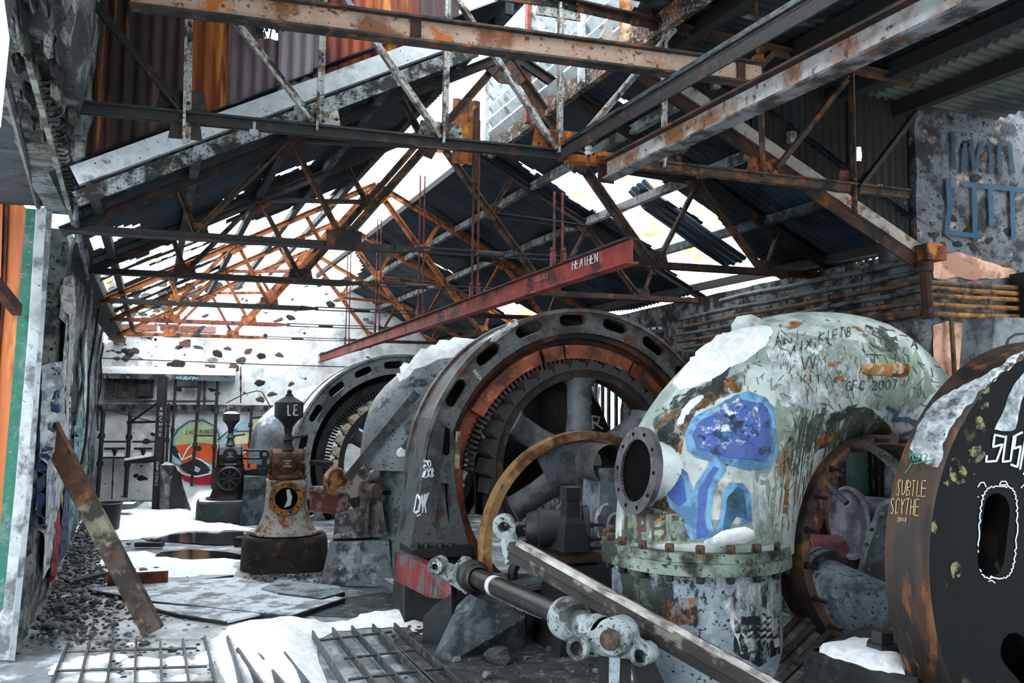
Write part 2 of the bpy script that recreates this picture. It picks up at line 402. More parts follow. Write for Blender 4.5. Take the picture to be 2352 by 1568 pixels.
PLASTER_L = mat('stained_left_plaster', '#858b8b', '#43494b', '#5b4a3c', '#272b2d', sc=2.2, td=.5, tr=.62, ts=.6, rough=.9, bump=.8, bsc=7)
PLASTER_W = mat('white_plaster', '#e8eaea', '#cfd3d5', '#d8c4b4', '#6b6a68', sc=1.4, td=.58, tr=.64, ts=.68, rough=.9, bump=.5, bsc=6)
PLASTER_R = mat('scorched_right_plaster', '#74787a', '#26272a', '#7a5f50', '#15171a', sc=4.5, td=.49, tr=.6, ts=.58, rough=.9, bump=.7, bsc=8)
PLASTER_P = mat('pier_plaster', '#666a6f', '#3a3b3e', '#b08f7e', '#17181b', sc=3.4, td=.53, tr=.63, ts=.62, rough=.9, bump=.8, bsc=9)
def wlx(y, z):
    b = -4.2 - .440 * (y - 7.39); t = -3.62 - .4545 * (y - 6.73)
    return b + (t - b) * min(z, 4.6) / 3.7
def surf(name, fn, nu, nv, amp, freq, mat_, nrm, keep=None, parent=None, thick=None):
    m = MB()
    for j in range(nv + 1):
        for i in range(nu + 1):
            p = fn(i / nu, j / nv); m.v.append(p + nrm * (amp * (noise.noise(p * freq) + .5 * noise.noise(p * freq * 2.7))))
    for j in range(nv):
        for i in range(nu):
            f = (j * (nu + 1) + i, j * (nu + 1) + i + 1, (j + 1) * (nu + 1) + i + 1, (j + 1) * (nu + 1) + i)
            c = (m.v[f[0]] + m.v[f[2]]) / 2
            if keep is None or keep(c): m.f.append(f)
    if thick is not None:      # a back face and a closed rim, so the wall has depth
        n = len(m.v); m.v += [p - nrm * thick for p in m.v]; fs = list(m.f); cnt = {}
        for f in fs:
            for i in range(4):
                e = (f[i], f[(i + 1) % 4]); cnt.setdefault(tuple(sorted(e)), []).append(e)
        m.f += [tuple(i + n for i in f[::-1]) for f in fs]
        for l in cnt.values():
            if len(l) == 1: a, b = l[0]; m.f.append((b, a, a + n, b + n))
    return m.build(name, mat_, parent, smooth=50)
LN = V((.91, .41, 0))
wall_left = struct(surf('wall_left', lambda s, t: V((wlx(7.62 + 11.7 * s, 3.75 * t), 7.62 + 11.7 * s, 3.75 * t)), 150, 48, .05, 2.3, PLASTER_L, LN, thick=.4))
wall_left_upper = struct(surf('wall_left_upper', lambda s, t: V((wlx(2.4 + 3.25 * s, 3.9 + 2.6 * t) + .2, 2.4 + 3.25 * s, 3.9 + 2.6 * t)), 60, 44, .055, 2.2, PLASTER_L, LN, thick=.4))
wall_left_mid = struct(surf('wall_left_bearing', lambda s, t: V((wlx(5.5 + 2.1 * s, 3.86 + 1.0 * t) + .2 + .02 * s, 5.5 + 2.1 * s, 3.86 + 1.0 * t)), 24, 8, .03, 2.2, PLASTER_L, LN, thick=.4))
wn = sroot('wall_left_near_unseen')  # unseen near walls round a gap, added to cut light on the foreground
for (y0, y1, z0, z1) in ((-3.2, -.4, 0, 5.6), (-.4, 1.4, 2.9, 5.6), (1.4, 2.5, 0, 5.6)):
    nb_ = MB(); nb_.loft([[V((wlx(y, z) - .35 * k, y, z)) for y, k in ((y0, 0), (y1, 0), (y1, 1), (y0, 1))] for z in (z0, z1)]); nb_.build('wall_panel', PLASTER_L, wn, 0)
def _plate():
    m = MB(); m.bar(HU(-.2, 1.5, 3.66), HU(-.2, 13.2, 3.66), .3, .16, Z); return struct(m.build('trim_4', mat('sooty_wall_plate', '#25282a', '#17191b', sc=4), None, 0))
_plate()
WB = 13.35                                   # far wall, along D from the second truss
def far_top(a):
    r = 3.75 + .525 * min(a, 7.3 - a) if True else 0
    return r + .12 * noise.noise(V((a * 1.7, 0, 3))) - .05
ND = -NU if NU.y > 0 else NU
wall_far = struct(surf('wall_far', lambda s, t: HU(-.9 + 9.2 * s, WB, t * far_top(-.9 + 9.2 * s)), 90, 50, .03, 2.0, PLASTER_W, ND, thick=.5))
RWN = V((-.93, -.35, 0))
rw0, rw1 = V((3.62, 7.5, 0)), V((-1.2, 21.6, 0))
WINS = [[(1335, 872), (1425, 872), (1425, 1005), (1335, 1005)], [(1985, 1035), (2062, 1035), (2062, 1152), (1985, 1152)]]
def rkeep(c):
    x, y = proj(c); return not any(inpoly(x, y, q) for q in WINS)
wall_right = struct(surf('wall_right', lambda s, t: rw0 + (rw1 - rw0) * (s ** 1.3) + Z * (3.62 * t), 170, 60, .035, 2.2, PLASTER_R, RWN, keep=rkeep, thick=.35))
# pier of the gable wall, facing the camera
gq = P(600, 600, 5.84)
def onG(px, py): return onplane(px, py, gq, NU)
def GA(p): return (p - OH).dot(U)
a_p0 = GA(onG(2108, 500)); gbase = onG(2108, 500); gbase.z = 0
wall_pier = struct(surf('wall_gable', lambda s, t: gbase + U * (3.2 * s) + Z * (5.9 * t), 70, 90, .035, 2.5, PLASTER_P, ND, thick=.5))
unseen_wall_right = struct(surf('wall_right_unseen', lambda s, t: gbase + U * 3.2 - D * (7.5 * s) + Z * (5.2 * t), 40, 30, .04, 2, PLASTER_R, -E, thick=.35))  # out-of-frame right wall, added to keep light off the drum

# ------------------------------------------------------------------ stones and bricks set in the walls
ST_MATS = [mat('stone_grey', '#56544f', '#2f2f30', '#76706a', sc=7, rough=.9, bump=.6), mat('stone_dark', '#2c2b2d', '#191a1c', '#4c4038', sc=7, rough=.9, bump=.6),
           mat('stone_brown', '#6b5443', '#3d322b', '#8a6a50', sc=7, rough=.9, bump=.6), mat('stone_pale', '#9a9894', '#6d6b68', sc=7, rough=.9, bump=.6)]
STONES = [[proto(MB().blob(V((0, 0, 0)), 1, s + 10 * k, 2, (1, .62, .42), .55), 'stone', mm, 25) for s in range(3)] for k, mm in enumerate(ST_MATS)]
def stone_on(parent, p, n, w, kinds=(0, 0, 1, 1, 2), depth=.35):
    k = R_.choice(kinds); me = R_.choice(STONES[k]); d, a, b = frame(n)
    if abs(a.z) > abs(b.z): a, b = b, a
    m = Matrix((a, b, d)).transposed().to_4x4() @ Matrix.Rotation(R_.uniform(-.4, .4), 4, 'Z')
    return inst(me, 'stone', parent, (0, 0, 0), mw=Matrix.Translation(p - n * (w * .3 * depth)) @ m @ Matrix.Diagonal((w / 2, w / 2 * R_.uniform(.75, 1.15), w / 2 * depth * 1.6, 1)))
fq = HU(0, WB, 0)
def onF(px, py): return onplane(px, py, fq, NU)
for x, y, wp in [(505, 980, 0), (598, 880, 44), (640, 878, 34), (668, 882, 22), (622, 905, 30), (598, 918, 24), (668, 830, 46), (640, 815, 30), (600, 818, 34), (570, 807, 22), (558, 828, 34), (535, 846, 40), (480, 840, 44), (408, 835, 60), (452, 795, 42), (425, 815, 24), (520, 800, 24), (500, 812, 34), (400, 800, 44), (610, 770, 26), (640, 735, 34), (668, 730, 34), (700, 765, 26), (745, 815, 34), (760, 700, 36), (775, 690, 22), (720, 705, 18), (830, 800, 24), (850, 770, 30), (745, 640, 18), (800, 640, 26), (700, 660, 24), (560, 690, 30), (590, 700, 22), (480, 740, 26), (505, 735, 32), (440, 670, 40), (490, 660, 50), (555, 745, 30), (545, 660, 34), (600, 655, 30), (640, 690, 24), (420, 690, 34), (355, 700, 40), (915, 790, 30), (880, 765, 24), (940, 830, 22), (500, 905, 18), (485, 895, 22), (440, 905, 26), (408, 893, 30), (560, 900, 24), (845, 820, 20), (700, 870, 16)]:
    if wp:
        p = onF(x, y); stone_on(wall_far, p, ND, wp / FPX * p.y)
rs = random.Random(3)
for i in range(150):                        # rubble courses on the left of the far wall
    x = rs.uniform(218, 500); y = rs.uniform(650, 850)
    if y < 860 - (x - 200) * 0 and rs.random() < (1.15 - (x - 218) / 400):
        p = onF(x, y); stone_on(wall_far, p, ND, rs.uniform(10, 30) / FPX * p.y, (0, 0, 1, 3, 2))
for i in range(70):
    x = rs.uniform(430, 700); y = rs.uniform(600, 720); p = onF(x, y)
    a = (p - OH).dot(U)
    if p.z < far_top(a) - .15: stone_on(wall_far, p, ND, rs.uniform(10, 26) / FPX * p.y, (0, 3, 1, 2))
for i in range(26):
    x = rs.uniform(225, 380); y = rs.uniform(960, 1140); p = onF(x, y); stone_on(wall_far, p, ND, rs.uniform(12, 30) / FPX * p.y, (0, 1, 1))
for i in range(30):
    x = rs.uniform(720, 1000); y = rs.uniform(620, 800); p = onF(x, y); stone_on(wall_far, p, ND, rs.uniform(8, 20) / FPX * p.y, (0, 2, 1, 3))
BRICK = [proto(MB().box(V((0, 0, 0)), 1, 1, 1), 'brick', mat(n, c, d, sc=8, rough=.9, bump=.5), 0) for n, c, d in (('brick_red', '#9a5a4a', '#6e3d33'), ('brick_pale', '#b98c7c', '#8d6558'), ('brick_brown', '#7c5244', '#56382f'))]
for (x, y, wd, hh) in [(285, 750, 44, 13), (335, 752, 48, 14), (390, 752, 40, 14), (438, 756, 46, 14), (480, 757, 30, 13), (310, 766, 40, 10), (395, 768, 36, 10), (340, 770, 22, 9), (275, 780, 26, 12), (425, 790, 24, 10)]:
    p = onF(x, y); me = R_.choice(BRICK)
    inst(me, 'brick', wall_far, (0, 0, 0), mw=Matrix.Translation(p + ND * .0) @ Matrix((U, NU, Z)).transposed().to_4x4() @ Matrix.Diagonal((wd / FPX * p.y, .12, hh / FPX * p.y, 1)))
rs = random.Random(11)
for x, y, wp in [(2215, 330, 52), (2185, 350, 30), (2245, 415, 60), (2270, 360, 40), (2320, 330, 46), (2325, 420, 60), (2195, 405, 36), (2235, 530, 56), (2270, 550, 50), (2320, 530, 40), (2200, 560, 30), (2235, 568, 44), (2290, 640, 0), (2310, 610, 62), (2255, 480, 40), (2290, 475, 44), (2150, 390, 40), (2160, 450, 36), (2135, 330, 34), (2140, 540, 26), (2190, 500, 30), (2330, 250, 40), (2260, 280, 30), (2180, 270, 36), (2160, 560, 30), (2230, 780, 34), (2215, 770, 26), (2245, 850, 30), (2120, 390, 24), (2170, 310, 40), (2220, 240, 34), (2300, 200, 40), (2290, 590, 34), (2340, 480, 30), (2245, 600, 24)]:
    if wp:
        p = onG(x, y); stone_on(wall_pier, p, ND, wp / FPX * p.y, (1, 1, 0, 2), .3)
for i in range(46):
    x, y = rs.uniform(2120, 2350), rs.uniform(170, 760); p = onG(x, y); stone_on(wall_pier, p, ND, rs.uniform(10, 30) / FPX * p.y, (0, 1, 3, 2), .3)
for i in range(60):
    x, y = rs.uniform(1560, 2100), rs.uniform(690, 880); h = cast(x, y, [wall_right])
    if h: stone_on(wall_right, h[0], RWN, rs.uniform(14, 40) / FPX * h[0].y, (1, 1, 0, 2), .3)
for i in range(40):
    x, y = rs.uniform(1820, 2050), rs.uniform(1040, 1290); h = cast(x, y, [wall_right])
    if h: stone_on(wall_right, h[0], RWN, rs.uniform(14, 40) / FPX * h[0].y, (2, 2, 0, 1), .35)
for i in range(60):
    x, y = rs.uniform(50, 175), rs.uniform(5, 400); h = cast(x, y, [wall_left_upper])
    if h: stone_on(wall_left_upper, h[0], LN, rs.uniform(.1, .3), (0, 1, 1, 3), .3)
for i in range(60):
    yy = rs.uniform(7.8, 18); zz = rs.uniform(.1, 3.4); stone_on(wall_left, V((wlx(yy, zz), yy, zz)), LN, rs.uniform(.1, .3), (0, 1, 3, 3), .3)

# ------------------------------------------------------------------ left doorway: jamb boards, lintel
door = sroot('door_1')
ORANGE = mat('orange_varnished_board', '#a5551c', '#7a3c14', '#c07228', sc=3, td=.55, rough=.6, bump=.2, stretch=(1, 1, .2))
REDBR = mat('red_brown_board', '#5c2a20', '#42201a', sc=4, rough=.7)
GREENP = mat('green_flaking_paint', '#1f5a4a', '#6f7f79', '#16352d', '#9aa6a2', sc=4, td=.58, tr=.64, ts=.66, rough=.8)
JAMBC = mat('pale_jamb_plaster', '#a3a7a8', '#6d7375', '#4d5254', '#33383a', sc=3, td=.56, tr=.62, ts=.66, rough=.9, bump=.5)
def jamb(name, poly, y, th, m_):
    b = MB(); b.prism([P(px, py, y) for px, py in poly], [P(px, py, y) + V((-.06, th, 0)) for px, py in poly]); return b.build(name, m_, door, 0)
jamb('board', [(-40, 400), (20, 432), (12, 640), (-8, 900), (-20, 1300), (-60, 1300)], 7.42, .1, REDBR)
jamb('board', [(20, 432), (60, 478), (38, 760), (10, 1090), (-14, 1400), (-30, 1400), (-8, 900), (12, 640)], 7.44, .1, ORANGE)
jamb('board', [(-40, 420), (8, 420), (2, 640), (-12, 900), (-30, 1300), (-60, 1300)], 7.40, .04, ORANGE)
jamb('painted_strip', [(60, 478), (84, 480), (66, 760), (36, 1120), (8, 1400), (-14, 1400), (10, 1090), (38, 760)], 7.43, .12, GREENP)
jamb('door_jamb', [(84, 480), (108, 474), (94, 720), (62, 1130), (20, 1516), (-30, 1516), (8, 1400), (36, 1120), (66, 760)], 7.41, .07, JAMBC)
jamb('moulding', [(108, 468), (122, 465), (104, 720), (74, 1130), (34, 1518), (20, 1516), (62, 1130), (94, 720)], 7.37, .08, mat('grey_moulding', '#7d8386', '#4e5356', sc=4, rough=.8))
LINT = mat('dark_soffit', '#3a4043', '#23282a', '#565d60', sc=2.5, td=.52, rough=.9, bump=.5)  # dark grey underside of the lintel
b = MB(); a0, a1 = P(108, 474, 7.38), P(22, 130, 4.1)
b.prism([a0, a1, a1 - V((1.1, .3, 0)), a0 - V((1.1, .2, 0))], [q + Z * .16 for q in (a0, a1, a1 - V((1.1, .3, 0)), a0 - V((1.1, .2, 0)))])
b.build('lintel', LINT, door, 0)
b = MB(); b.tube([P(88, 474, 7.36), P(14, 190, 4.3)], .025); b.build('conduit', CAST_GREY, door)
b = MB(); wb_ = [(-30, -30), (6, -30), (22, 90), (2, 292), (-30, 300)]; b.prism([P(x, y, 3.2) for x, y in wb_], [P(x, y, 3.24) - V((.02, 0, 0)) for x, y in wb_]); b.build('white_board', flat('white_painted_board', '#c9cfd2'), door, 0)
b = MB(); b.bar(P(-12, 650, 6.6), P(40, 712, 7.3), .07, .1); b.build('handrail', REDBR, door, 0)
# toothed tie strip with hooks on the upper left wall
b = MB()
pts = []
ca0_, ca1_ = P(44, 118, 3.95), P(168, 545, 7.2)
pts = [ca0_.lerp(ca1_, k / 22) + LN * .04 for k in range(23)]
strip = thing('cable_rail', 'pale timber cable rail with a row of small hooks on the upper left wall', 'rail', pts[0])
m = MB()
for q, r in zip(pts, pts[1:]):
    m.bar(q, r, .03, .09, Z)
m.build('batten', mat('pale_batten', '#8f9387', '#5d625a', sc=5), strip, 0)
for q in pts[2:]:
    h = MB(); h.tube([q + LN * .0, q + LN * .05, q + LN * .08 + Z * .03, q + LN * .06 + Z * .07], .008, 6); h.build('hook', STEEL_BLACK, strip)
    h = MB(); h.tube([q + Z * -.03, q + LN * .06 - Z * .03], .007, 6); h.build('hook', STEEL_BLACK, strip)

# ------------------------------------------------------------------ gable above the lower hall: rafters and corrugated sheets
def corr(mapf, s0, s1, t0, t1, pitch, amp, nt, keep=None):
    """corrugated panel: s across the corrugations, t along; mapf(s,t,h)"""
    m = MB(); ns = max(2, int((s1 - s0) / pitch * 5)); idx = {}
    def vid(i, j):
        if (i, j) not in idx:
            s = s0 + (s1 - s0) * i / ns; t = t0 + (t1 - t0) * j / nt
            idx[i, j] = len(m.v); m.v.append(mapf(s, t, amp * math.sin(2 * math.pi * s / pitch)))
        return idx[i, j]
    for i in range(ns):
        for j in range(nt):
            if keep is None or keep(mapf(s0 + (s1 - s0) * (i + .5) / ns, t0 + (t1 - t0) * (j + .5) / nt, 0)):
                m.f.append((vid(i, j), vid(i + 1, j), vid(i + 1, j + 1), vid(i, j + 1)))
    return m
gable = sroot('wall_gable_cladding')
cg = dict(sc=2.2, rough=.75, bump=.3, stretch=(1, 1, .22))
G_M = {'o1': mat('sheet_amber_streaks', '#3f2620', '#2b2020', '#9a5a1a', sc=2.4, td=.5, tr=.6, rough=.75, bump=.3, stretch=(3, 3, .2)),
       'd': mat('sheet_dark_plum', '#43302e', '#2b2020', '#6b3a22', sc=2.2, td=.5, tr=.62, rough=.75, stretch=(1.6, 1.6, .25)),
       'or': mat('sheet_bright_orange', '#8f4a1a', '#6a2a20', '#b8742a', sc=2.2, td=.49, tr=.57, rough=.75, stretch=(2.4, 2.4, .25)),
       'p': mat('sheet_grey_lilac', '#6a5c62', '#4a3f43', '#7d3a2c', sc=1.8, td=.52, tr=.62, rough=.7, stretch=(1.4, 1.4, .3)),
       'l': mat('sheet_pale_lilac', '#8d8289', '#66595f', '#8d4a36', sc=1.8, td=.56, tr=.66, rough=.7, stretch=(1.4, 1.4, .3)),
       'r': mat('sheet_red_orange', '#96482a', '#6d3340', '#b8642c', sc=1.8, td=.52, tr=.56, rough=.7, stretch=(1.4, 1.4, .25)),
       'k': mat('sheet_black_brown', '#14100e', '#0d0b0a', '#2e1a10', sc=2.0, td=.5, tr=.66, rough=.75, stretch=(1.4, 1.4, .25))}
gl0, gl1 = onG(172, 405), onG(1000, 103); gr0, gr1 = onG(1540, 185), onG(2110, 575)
aL0, aL1, aR0, aR1 = GA(gl0), GA(gl1), GA(gr0), GA(gr1)
def raf(a): return gl0.z + (gl1.z - gl0.z) * (a - aL0) / (aL1 - aL0) if a < (aL1 + aR0) / 2 else gr0.z + (gr1.z - gr0.z) * (a - aR0) / (aR1 - aR0)
GH = [[(1963, 342), (1975, 340), (1981, 355), (1975, 372), (1966, 370)], [(2016, 424), (2026, 422), (2026, 434), (2016, 436)], [(1857, 374), (1868, 378), (1858, 381)], [(2075, 458), (2082, 458), (2082, 468), (2075, 468)], [(593, 45), (632, 62), (640, 92), (612, 84), (596, 66)]]
def gkeep(c):
    a = GA(c)
    if c.z < raf(a) - .05: return False
    x, y = proj(c); return not any(inpoly(x, y, q) for q in GH)
def gmap(dz):
    g0 = OH + NU * ((gq - OH).dot(NU)); return lambda s, t, h: g0 + U * s + Z * t + NU * (h + dz)
def gsheet(x0, x1, key, dz=0.0, ztop=6.4, zb=3.4):
    a0, a1 = GA(onG(x0, 100)), GA(onG(x1, 100)); z0 = max(zb, min(raf(a0), raf(a1)) - .1)
    m = corr(gmap(.06 + dz), a0, a1, z0, ztop, .085, .012, 90 if key == 'k' else 46, gkeep); return m.build('corrugated_sheet', G_M[key], gable, 60)
for x0, x1, k, dz in [(196, 306, 'o1', 0), (300, 432, 'd', .02), (428, 524, 'or', 0), (518, 644, 'p', .02), (640, 735, 'l', 0), (730, 865, 'r', .02), (860, 965, 'or', 0), (960, 1060, 'd', .02),
                      (1515, 1640, 'k', 0), (1632, 1740, 'k', .02), (1735, 1850, 'k', 0), (1845, 1960, 'k', .02), (1955, 2060, 'k', 0), (2050, 2125, 'k', .02)]: gsheet(x0, x1, k, dz)
raft = sroot('trim_2')
m = MB(); m.bar(gl0 - NU * -.0, gl1 + (gl1 - gl0) * .12, .05, .13, Z); m.build('channel', WHITE_PAINT, raft, 0)
m = MB(); dn = Z * -.125; m.angle(gl0 + dn, gl1 + (gl1 - gl0) * .12 + dn, .09, .02); m.build('bottom_angle', mat('blackened_white_steel', '#8d9496', '#23211f', '#4a4030', '#17191a', sc=7, td=.5, tr=.6, ts=.58), raft, 0)
raft2 = sroot('trim_3')
m = MB(); m.bar(gr0 - (gr1 - gr0) * .25, gr1, .05, .1, Z); m.build('channel', mat('cream_flaking_steel', '#a29b90', '#5b4634', '#6e4a2c', sc=4, td=.58), raft2, 0)
m = MB(); m.angle(gr0 - (gr1 - gr0) * .25 + Z * -.1, gr1 + Z * -.1, .1, .02); m.build('bottom_angle', RUST_DARK, raft2, 0)
m = MB(); m.box(onG(2118, 585) + ND * .05, .2, .25, .14, U, NU); m.build('bearing_plate', RUST, raft2, 0)
# plaster strip at the left edge of the gable
m = MB(); m.prism([onG(x, y) + ND * .04 for x, y in [(186, -40), (214, -40), (207, 210), (200, 240), (176, 236), (182, 120)]], [onG(x, y) + NU * .05 for x, y in [(186, -40), (214, -40), (207, 210), (200, 240), (176, 236), (182, 120)]])
m.prism([onG(x, y) + ND * .03 for x, y in [(176, 236), (196, 240), (192, 360), (172, 372)]], [onG(x, y) + NU * .05 for x, y in [(176, 236), (196, 240), (192, 360), (172, 372)]])
struct(m.build('trim_1', mat('chipped_plaster_strip', '#a9adad', '#7c7f7e', '#8d7f6c', sc=4, td=.55, bump=.7), None, 0))
# burnt tear in the sheets
m = MB(); rr = random.Random(5)
for i in range(26):
    x = rr.uniform(590, 640); y = rr.uniform(42, 70); q = onG(x, y) + ND * rr.uniform(.02, .1); e = onG(x + rr.uniform(-6, 12), y + rr.uniform(14, 30)) + ND * rr.uniform(.03, .15); m.tube([q, (q + e) / 2 + ND * .03, e], .006, 4)
m.build('shredded_felt', STEEL_BLACK, gable, 0, kind='stuff')

# ------------------------------------------------------------------ the near truss (upper hall) and beams under it
def tp(px, py): return onU(px, py, 5.3)
def member(root, name, p, q, w_, m_, th=None, both=True, mode='angle'):
    m = MB()
    if mode == 'angle': m.bar(p, q, .016, w_, NU); m.bar(p, q, w_, .016, NU, (w_ / 2 - .008, w_ / 2))
    else: m.tube([p, q], w_ / 2, 8)
    return m.build(name, m_, root, 0)
def gusset(root, c, pts, m_, th=.02, rivets=None):
    m = MB(); m.prism([q - NU * th / 2 for q in pts], [q + NU * th / 2 for q in pts]); o = m.build('gusset_plate', m_, root, 0)
    return o
RIV = proto(MB().lathe(V((0, 0, 0)), Z, [(0.001, .012), (.008, .010), (.013, 0.0)], 8), 'rivet', STEEL_DARK)
t1 = thing('roof_truss', 'nearest riveted roof truss spanning the top of the picture in front of the gable', 'truss', tp(185, 248))
def t1m(x0, y0, x1, y1, w_, m_, off=0.0, name='strut'): return member(t1, name, tp(x0, y0) + ND * off, tp(x1, y1) + ND * off, w_, m_)
for seg in (((178, 246), (1282, 356)), ((1282, 356), (2088, 447))):
    p, q = tp(*seg[0]), tp(*seg[1]); m = MB(); m.bar(p, q, .015, .06, Z); m.bar(p + NU * .04, q + NU * .04, .015, .06, Z); m.bar(p + NU * .02, q + NU * .02, .12, .014, Z, (0, .03)); m.build('bottom_chord', STEEL_DARK if seg[0][0] < 500 else STRUT_RUST, t1, 0)
for seg in (((430, -95), (1284, 8)), ((1284, 8), (2100, 194))):
    p, q = tp(*seg[0]), tp(*seg[1]); m = MB(); m.bar(p, q, .015, .06, Z); m.bar(p, q, .11, .014, Z, (0, .03)); m.build('top_chord', RUST_DARK if seg[0][0] > 1000 else STRUT_RUST, t1, 0)
for x0, y0, x1, y1 in [(741, -60, 728, 300), (1024, -30, 1017, 330), (1284, 10, 1281, 352), (1523, 66, 1522, 385), (1742, 112, 1749, 408), (1953, 163, 1960, 490), (432, -90, 423, 330)]:
    t1m(x0, y0, x1, y1, .045, STRUT_PALE if x0 < 1600 else STRUT_RUST, .02)
for x0, y0, x1, y1, mm in [(190, -12, 412, 256, STEEL_DARK), (512, 24, 718, 284, STRUT_PALE), (780, -10, 1008, 320, STRUT_PALE), (1040, -5, 1272, 346, STRUT_PALE), (1545, 62, 1300, 350, STRUT_PALE), (1940, 180, 1778, 384, STRUT_RUST), (2100, 255, 1966, 432, STEEL_DARK), (1770, 120, 1545, 360, STRUT_RUST)]:
    t1m(x0, y0, x1, y1, .05, mm, .035)
for x, y, s_, mm in [(418, 250, .16, STEEL_DARK), (726, 290, .17, STRUT_PALE), (1012, 322, .17, STRUT_PALE), (1280, 346, .2, RUST), (1284, 24, .17, STRUT_PALE), (1760, 400, .17, RUST), (1964, 430, .17, RUST_DARK), (1528, 370, .15, RUST_DARK), (426, 300, .1, STEEL_DARK)]:
    c = tp(x, y) + NU * .012; gusset(t1, c, [c - U * s_ + Z * -.05, c + U * s_ + Z * -.05, c + U * s_ * .8 + Z * s_ * .75, c - U * s_ * .8 + Z * s_ * .75], mm)
    for k in range(4): inst(RIV, 'rivet', t1, (0, 0, 0), mw=orient(ND, c + U * (s_ * .5 * (k - 1.5)) + Z * (.03 + .02 * (k % 2)) + ND * .045))
for k in range(40):
    x = 200 + k * 27; inst(RIV, 'rivet', t1, (0, 0, 0), mw=orient(Z, tp(x, 248 + (x - 185) * .0972) + Z * .036 + NU * .05))
for k in range(18):
    x = 1300 + k * 22; inst(RIV, 'rivet', t1, (0, 0, 0), mw=orient(ND, tp(x, 14 + (x - 1290) * .228) + ND * .01))

def bp(px, py): return onU(px, py, 4.6)
big = thing('ceiling_beam', 'large beige painted I-beam with rust spots crossing the top of the picture', 'beam', bp(1000, 78))
p, q = bp(300, -14), bp(1748, 173)
m = MB(); m.bar(p, q, .012, .135, Z); m.build('web', BEAM_BEIGE, big, 0)
for s_ in (1, -1):
    m = MB(); m.bar(p + Z * .07 * s_, q + Z * .07 * s_, .1, .014, Z); m.build('flange', mat('sooty_flange', '#3c342f', '#211f1f', '#6e4426', sc=5), big, 0)
for x, y in ((955, 70), (1700, 168)):
    m = MB(); c = bp(x, y) + ND * .012; m.box(c, .06, .012, .14, U, NU); m.build('splice_plate', RUST_DARK, big, 0)
hang = thing('hanger_rod', 'rusty hanger rod with a clevis above the end of the beige beam', 'rod', bp(1740, 150))
m = MB(); m.tube([bp(1742, 148) + Z * .0, bp(1733, -60)], .012); m.build('rod', RUST_DARK, hang)
m = MB(); m.box(bp(1741, 140), .05, .07, .07, U, NU); m.cyl(bp(1741, 140) - U * .05, bp(1741, 140) + U * .05, .012); m.build('clevis', RUST, hang, 0)
p0, p1 = P(1396, 391, 5.93), P(2000, 92, 3.56)
crane = thing('crane_rail_beam', 'pale grey I-beam streaked with brown rust slanting up to the top right corner', 'beam', p0)
dv = (p1 - p0); p2 = p0 + dv * 1.55
m = MB(); m.bar(p0, p2, .012, .125, Z); m.build('web', BEAM_GREY, crane, 0)
for s_ in (1, -1):
    m = MB(); m.bar(p0 + Z * .066 * s_, p2 + Z * .066 * s_, .11, .014, Z); m.build('flange', RUST_DARK if s_ > 0 else mat('pale_sooty_flange', '#6e6f70', '#2c2a2a', '#5a3a26', sc=5), crane, 0)
m = MB(); m.box(p0 - dv.normalized() * .03 + Z * .0, .13, .01, .17, E, D); m.build('end_plate', RUST_DARK, crane, 0)
m = MB(); m.bar(tp(1300, 365), tp(1405, 372), .09, .05, Z); m.box(p0 + Z * .1, .2, .1, .03, U, NU); m.build('bracket', RUST, crane, 0)
q0, q1 = P(1290, 350, 5.9), P(1879, 2, 3.46)
rail = thing('angle_rail', 'dark steel angle rail running up beside the pale grey crane beam', 'rail', q0)
m = MB(); m.angle(q0, q0 + (q1 - q0) * 1.3, .07, .012); m.build('angle', STEEL_DARK, rail, 0)
m = MB(); m.angle(q0 + Z * .035, q0 + Z * .035 + (q1 - q0) * 1.3, .05, .01, -Z); m.build('upper_angle', mat('worn_bright_steel', '#5a646a', '#2c3236', sc=5, rough=.35, metal=.6), rail, 0)
ins = thing('insulator', 'small white porcelain insulator on an iron pin beside the truss joint', 'insulator', P(1352, 340, 5.5))
m = MB(); c = P(1352, 352, 5.5); m.lathe(c, Z, [(.001, .05), (.02, .05), (.028, .035), (.018, .02), (.03, .005), (.02, -.01), (.001, -.01)], 16); m.build('porcelain', flat('porcelain', '#b9c4bd'), ins)
m = MB(); m.tube([c - Z * .01, c - Z * .07, P(1348, 378, 5.55)], .01); m.build('pin', RUST, ins)
hb0, hb1 = P(1452, 575, 5.55), P(735, 823, 20.25)
redb = thing('red_hoist_beam', 'red oxide I-beam with white scrawled tags hung on rods down the hall', 'beam', hb0)
m = MB(); m.bar(hb0, hb1, .014, .15, Z); redweb = m.build('web', BEAM_RED, redb, 0)
for s_ in (1, -1):
    m = MB(); m.bar(hb0 + Z * .08 * s_, hb1 + Z * .08 * s_, .1, .014, Z); m.build('flange', BEAM_RED if s_ < 0 else mat('dark_red_flange', '#40201e', '#2a1818', sc=5), redb, 0)
WCHALK = flat('white_paint_pen', '#d9d9d6'); PINKCH = flat('faint_pink_chalk', '#b08a86')
strokes('lettering', word('HEATHEN', 1315, 620, 8.6, 6.5, 22, (1, -.33), (.05, -1), 1), 1.6, WCHALK, [redweb], redb, .004, 3)
strokes('lettering', word('GOSSEZ', 1228, 648, 5.5, 4.2, 10, (1, -.35), jit=.6), 1.0, PINKCH, [redweb], redb, .004, 3)
strokes('lettering', word('-COSMOSI-X', 1010, 727, 6.2, 4.8, 11, (1, -.37), jit=.5), 1.1, PINKCH, [redweb], redb, .004, 3)
strokes('lettering', word('VNNR II', 1082, 702, 8, 5, 15, (1, -.37), jit=.6), 1.0, flat('dull_red_chalk', '#8d5752'), [redweb], redb, .004, 3)
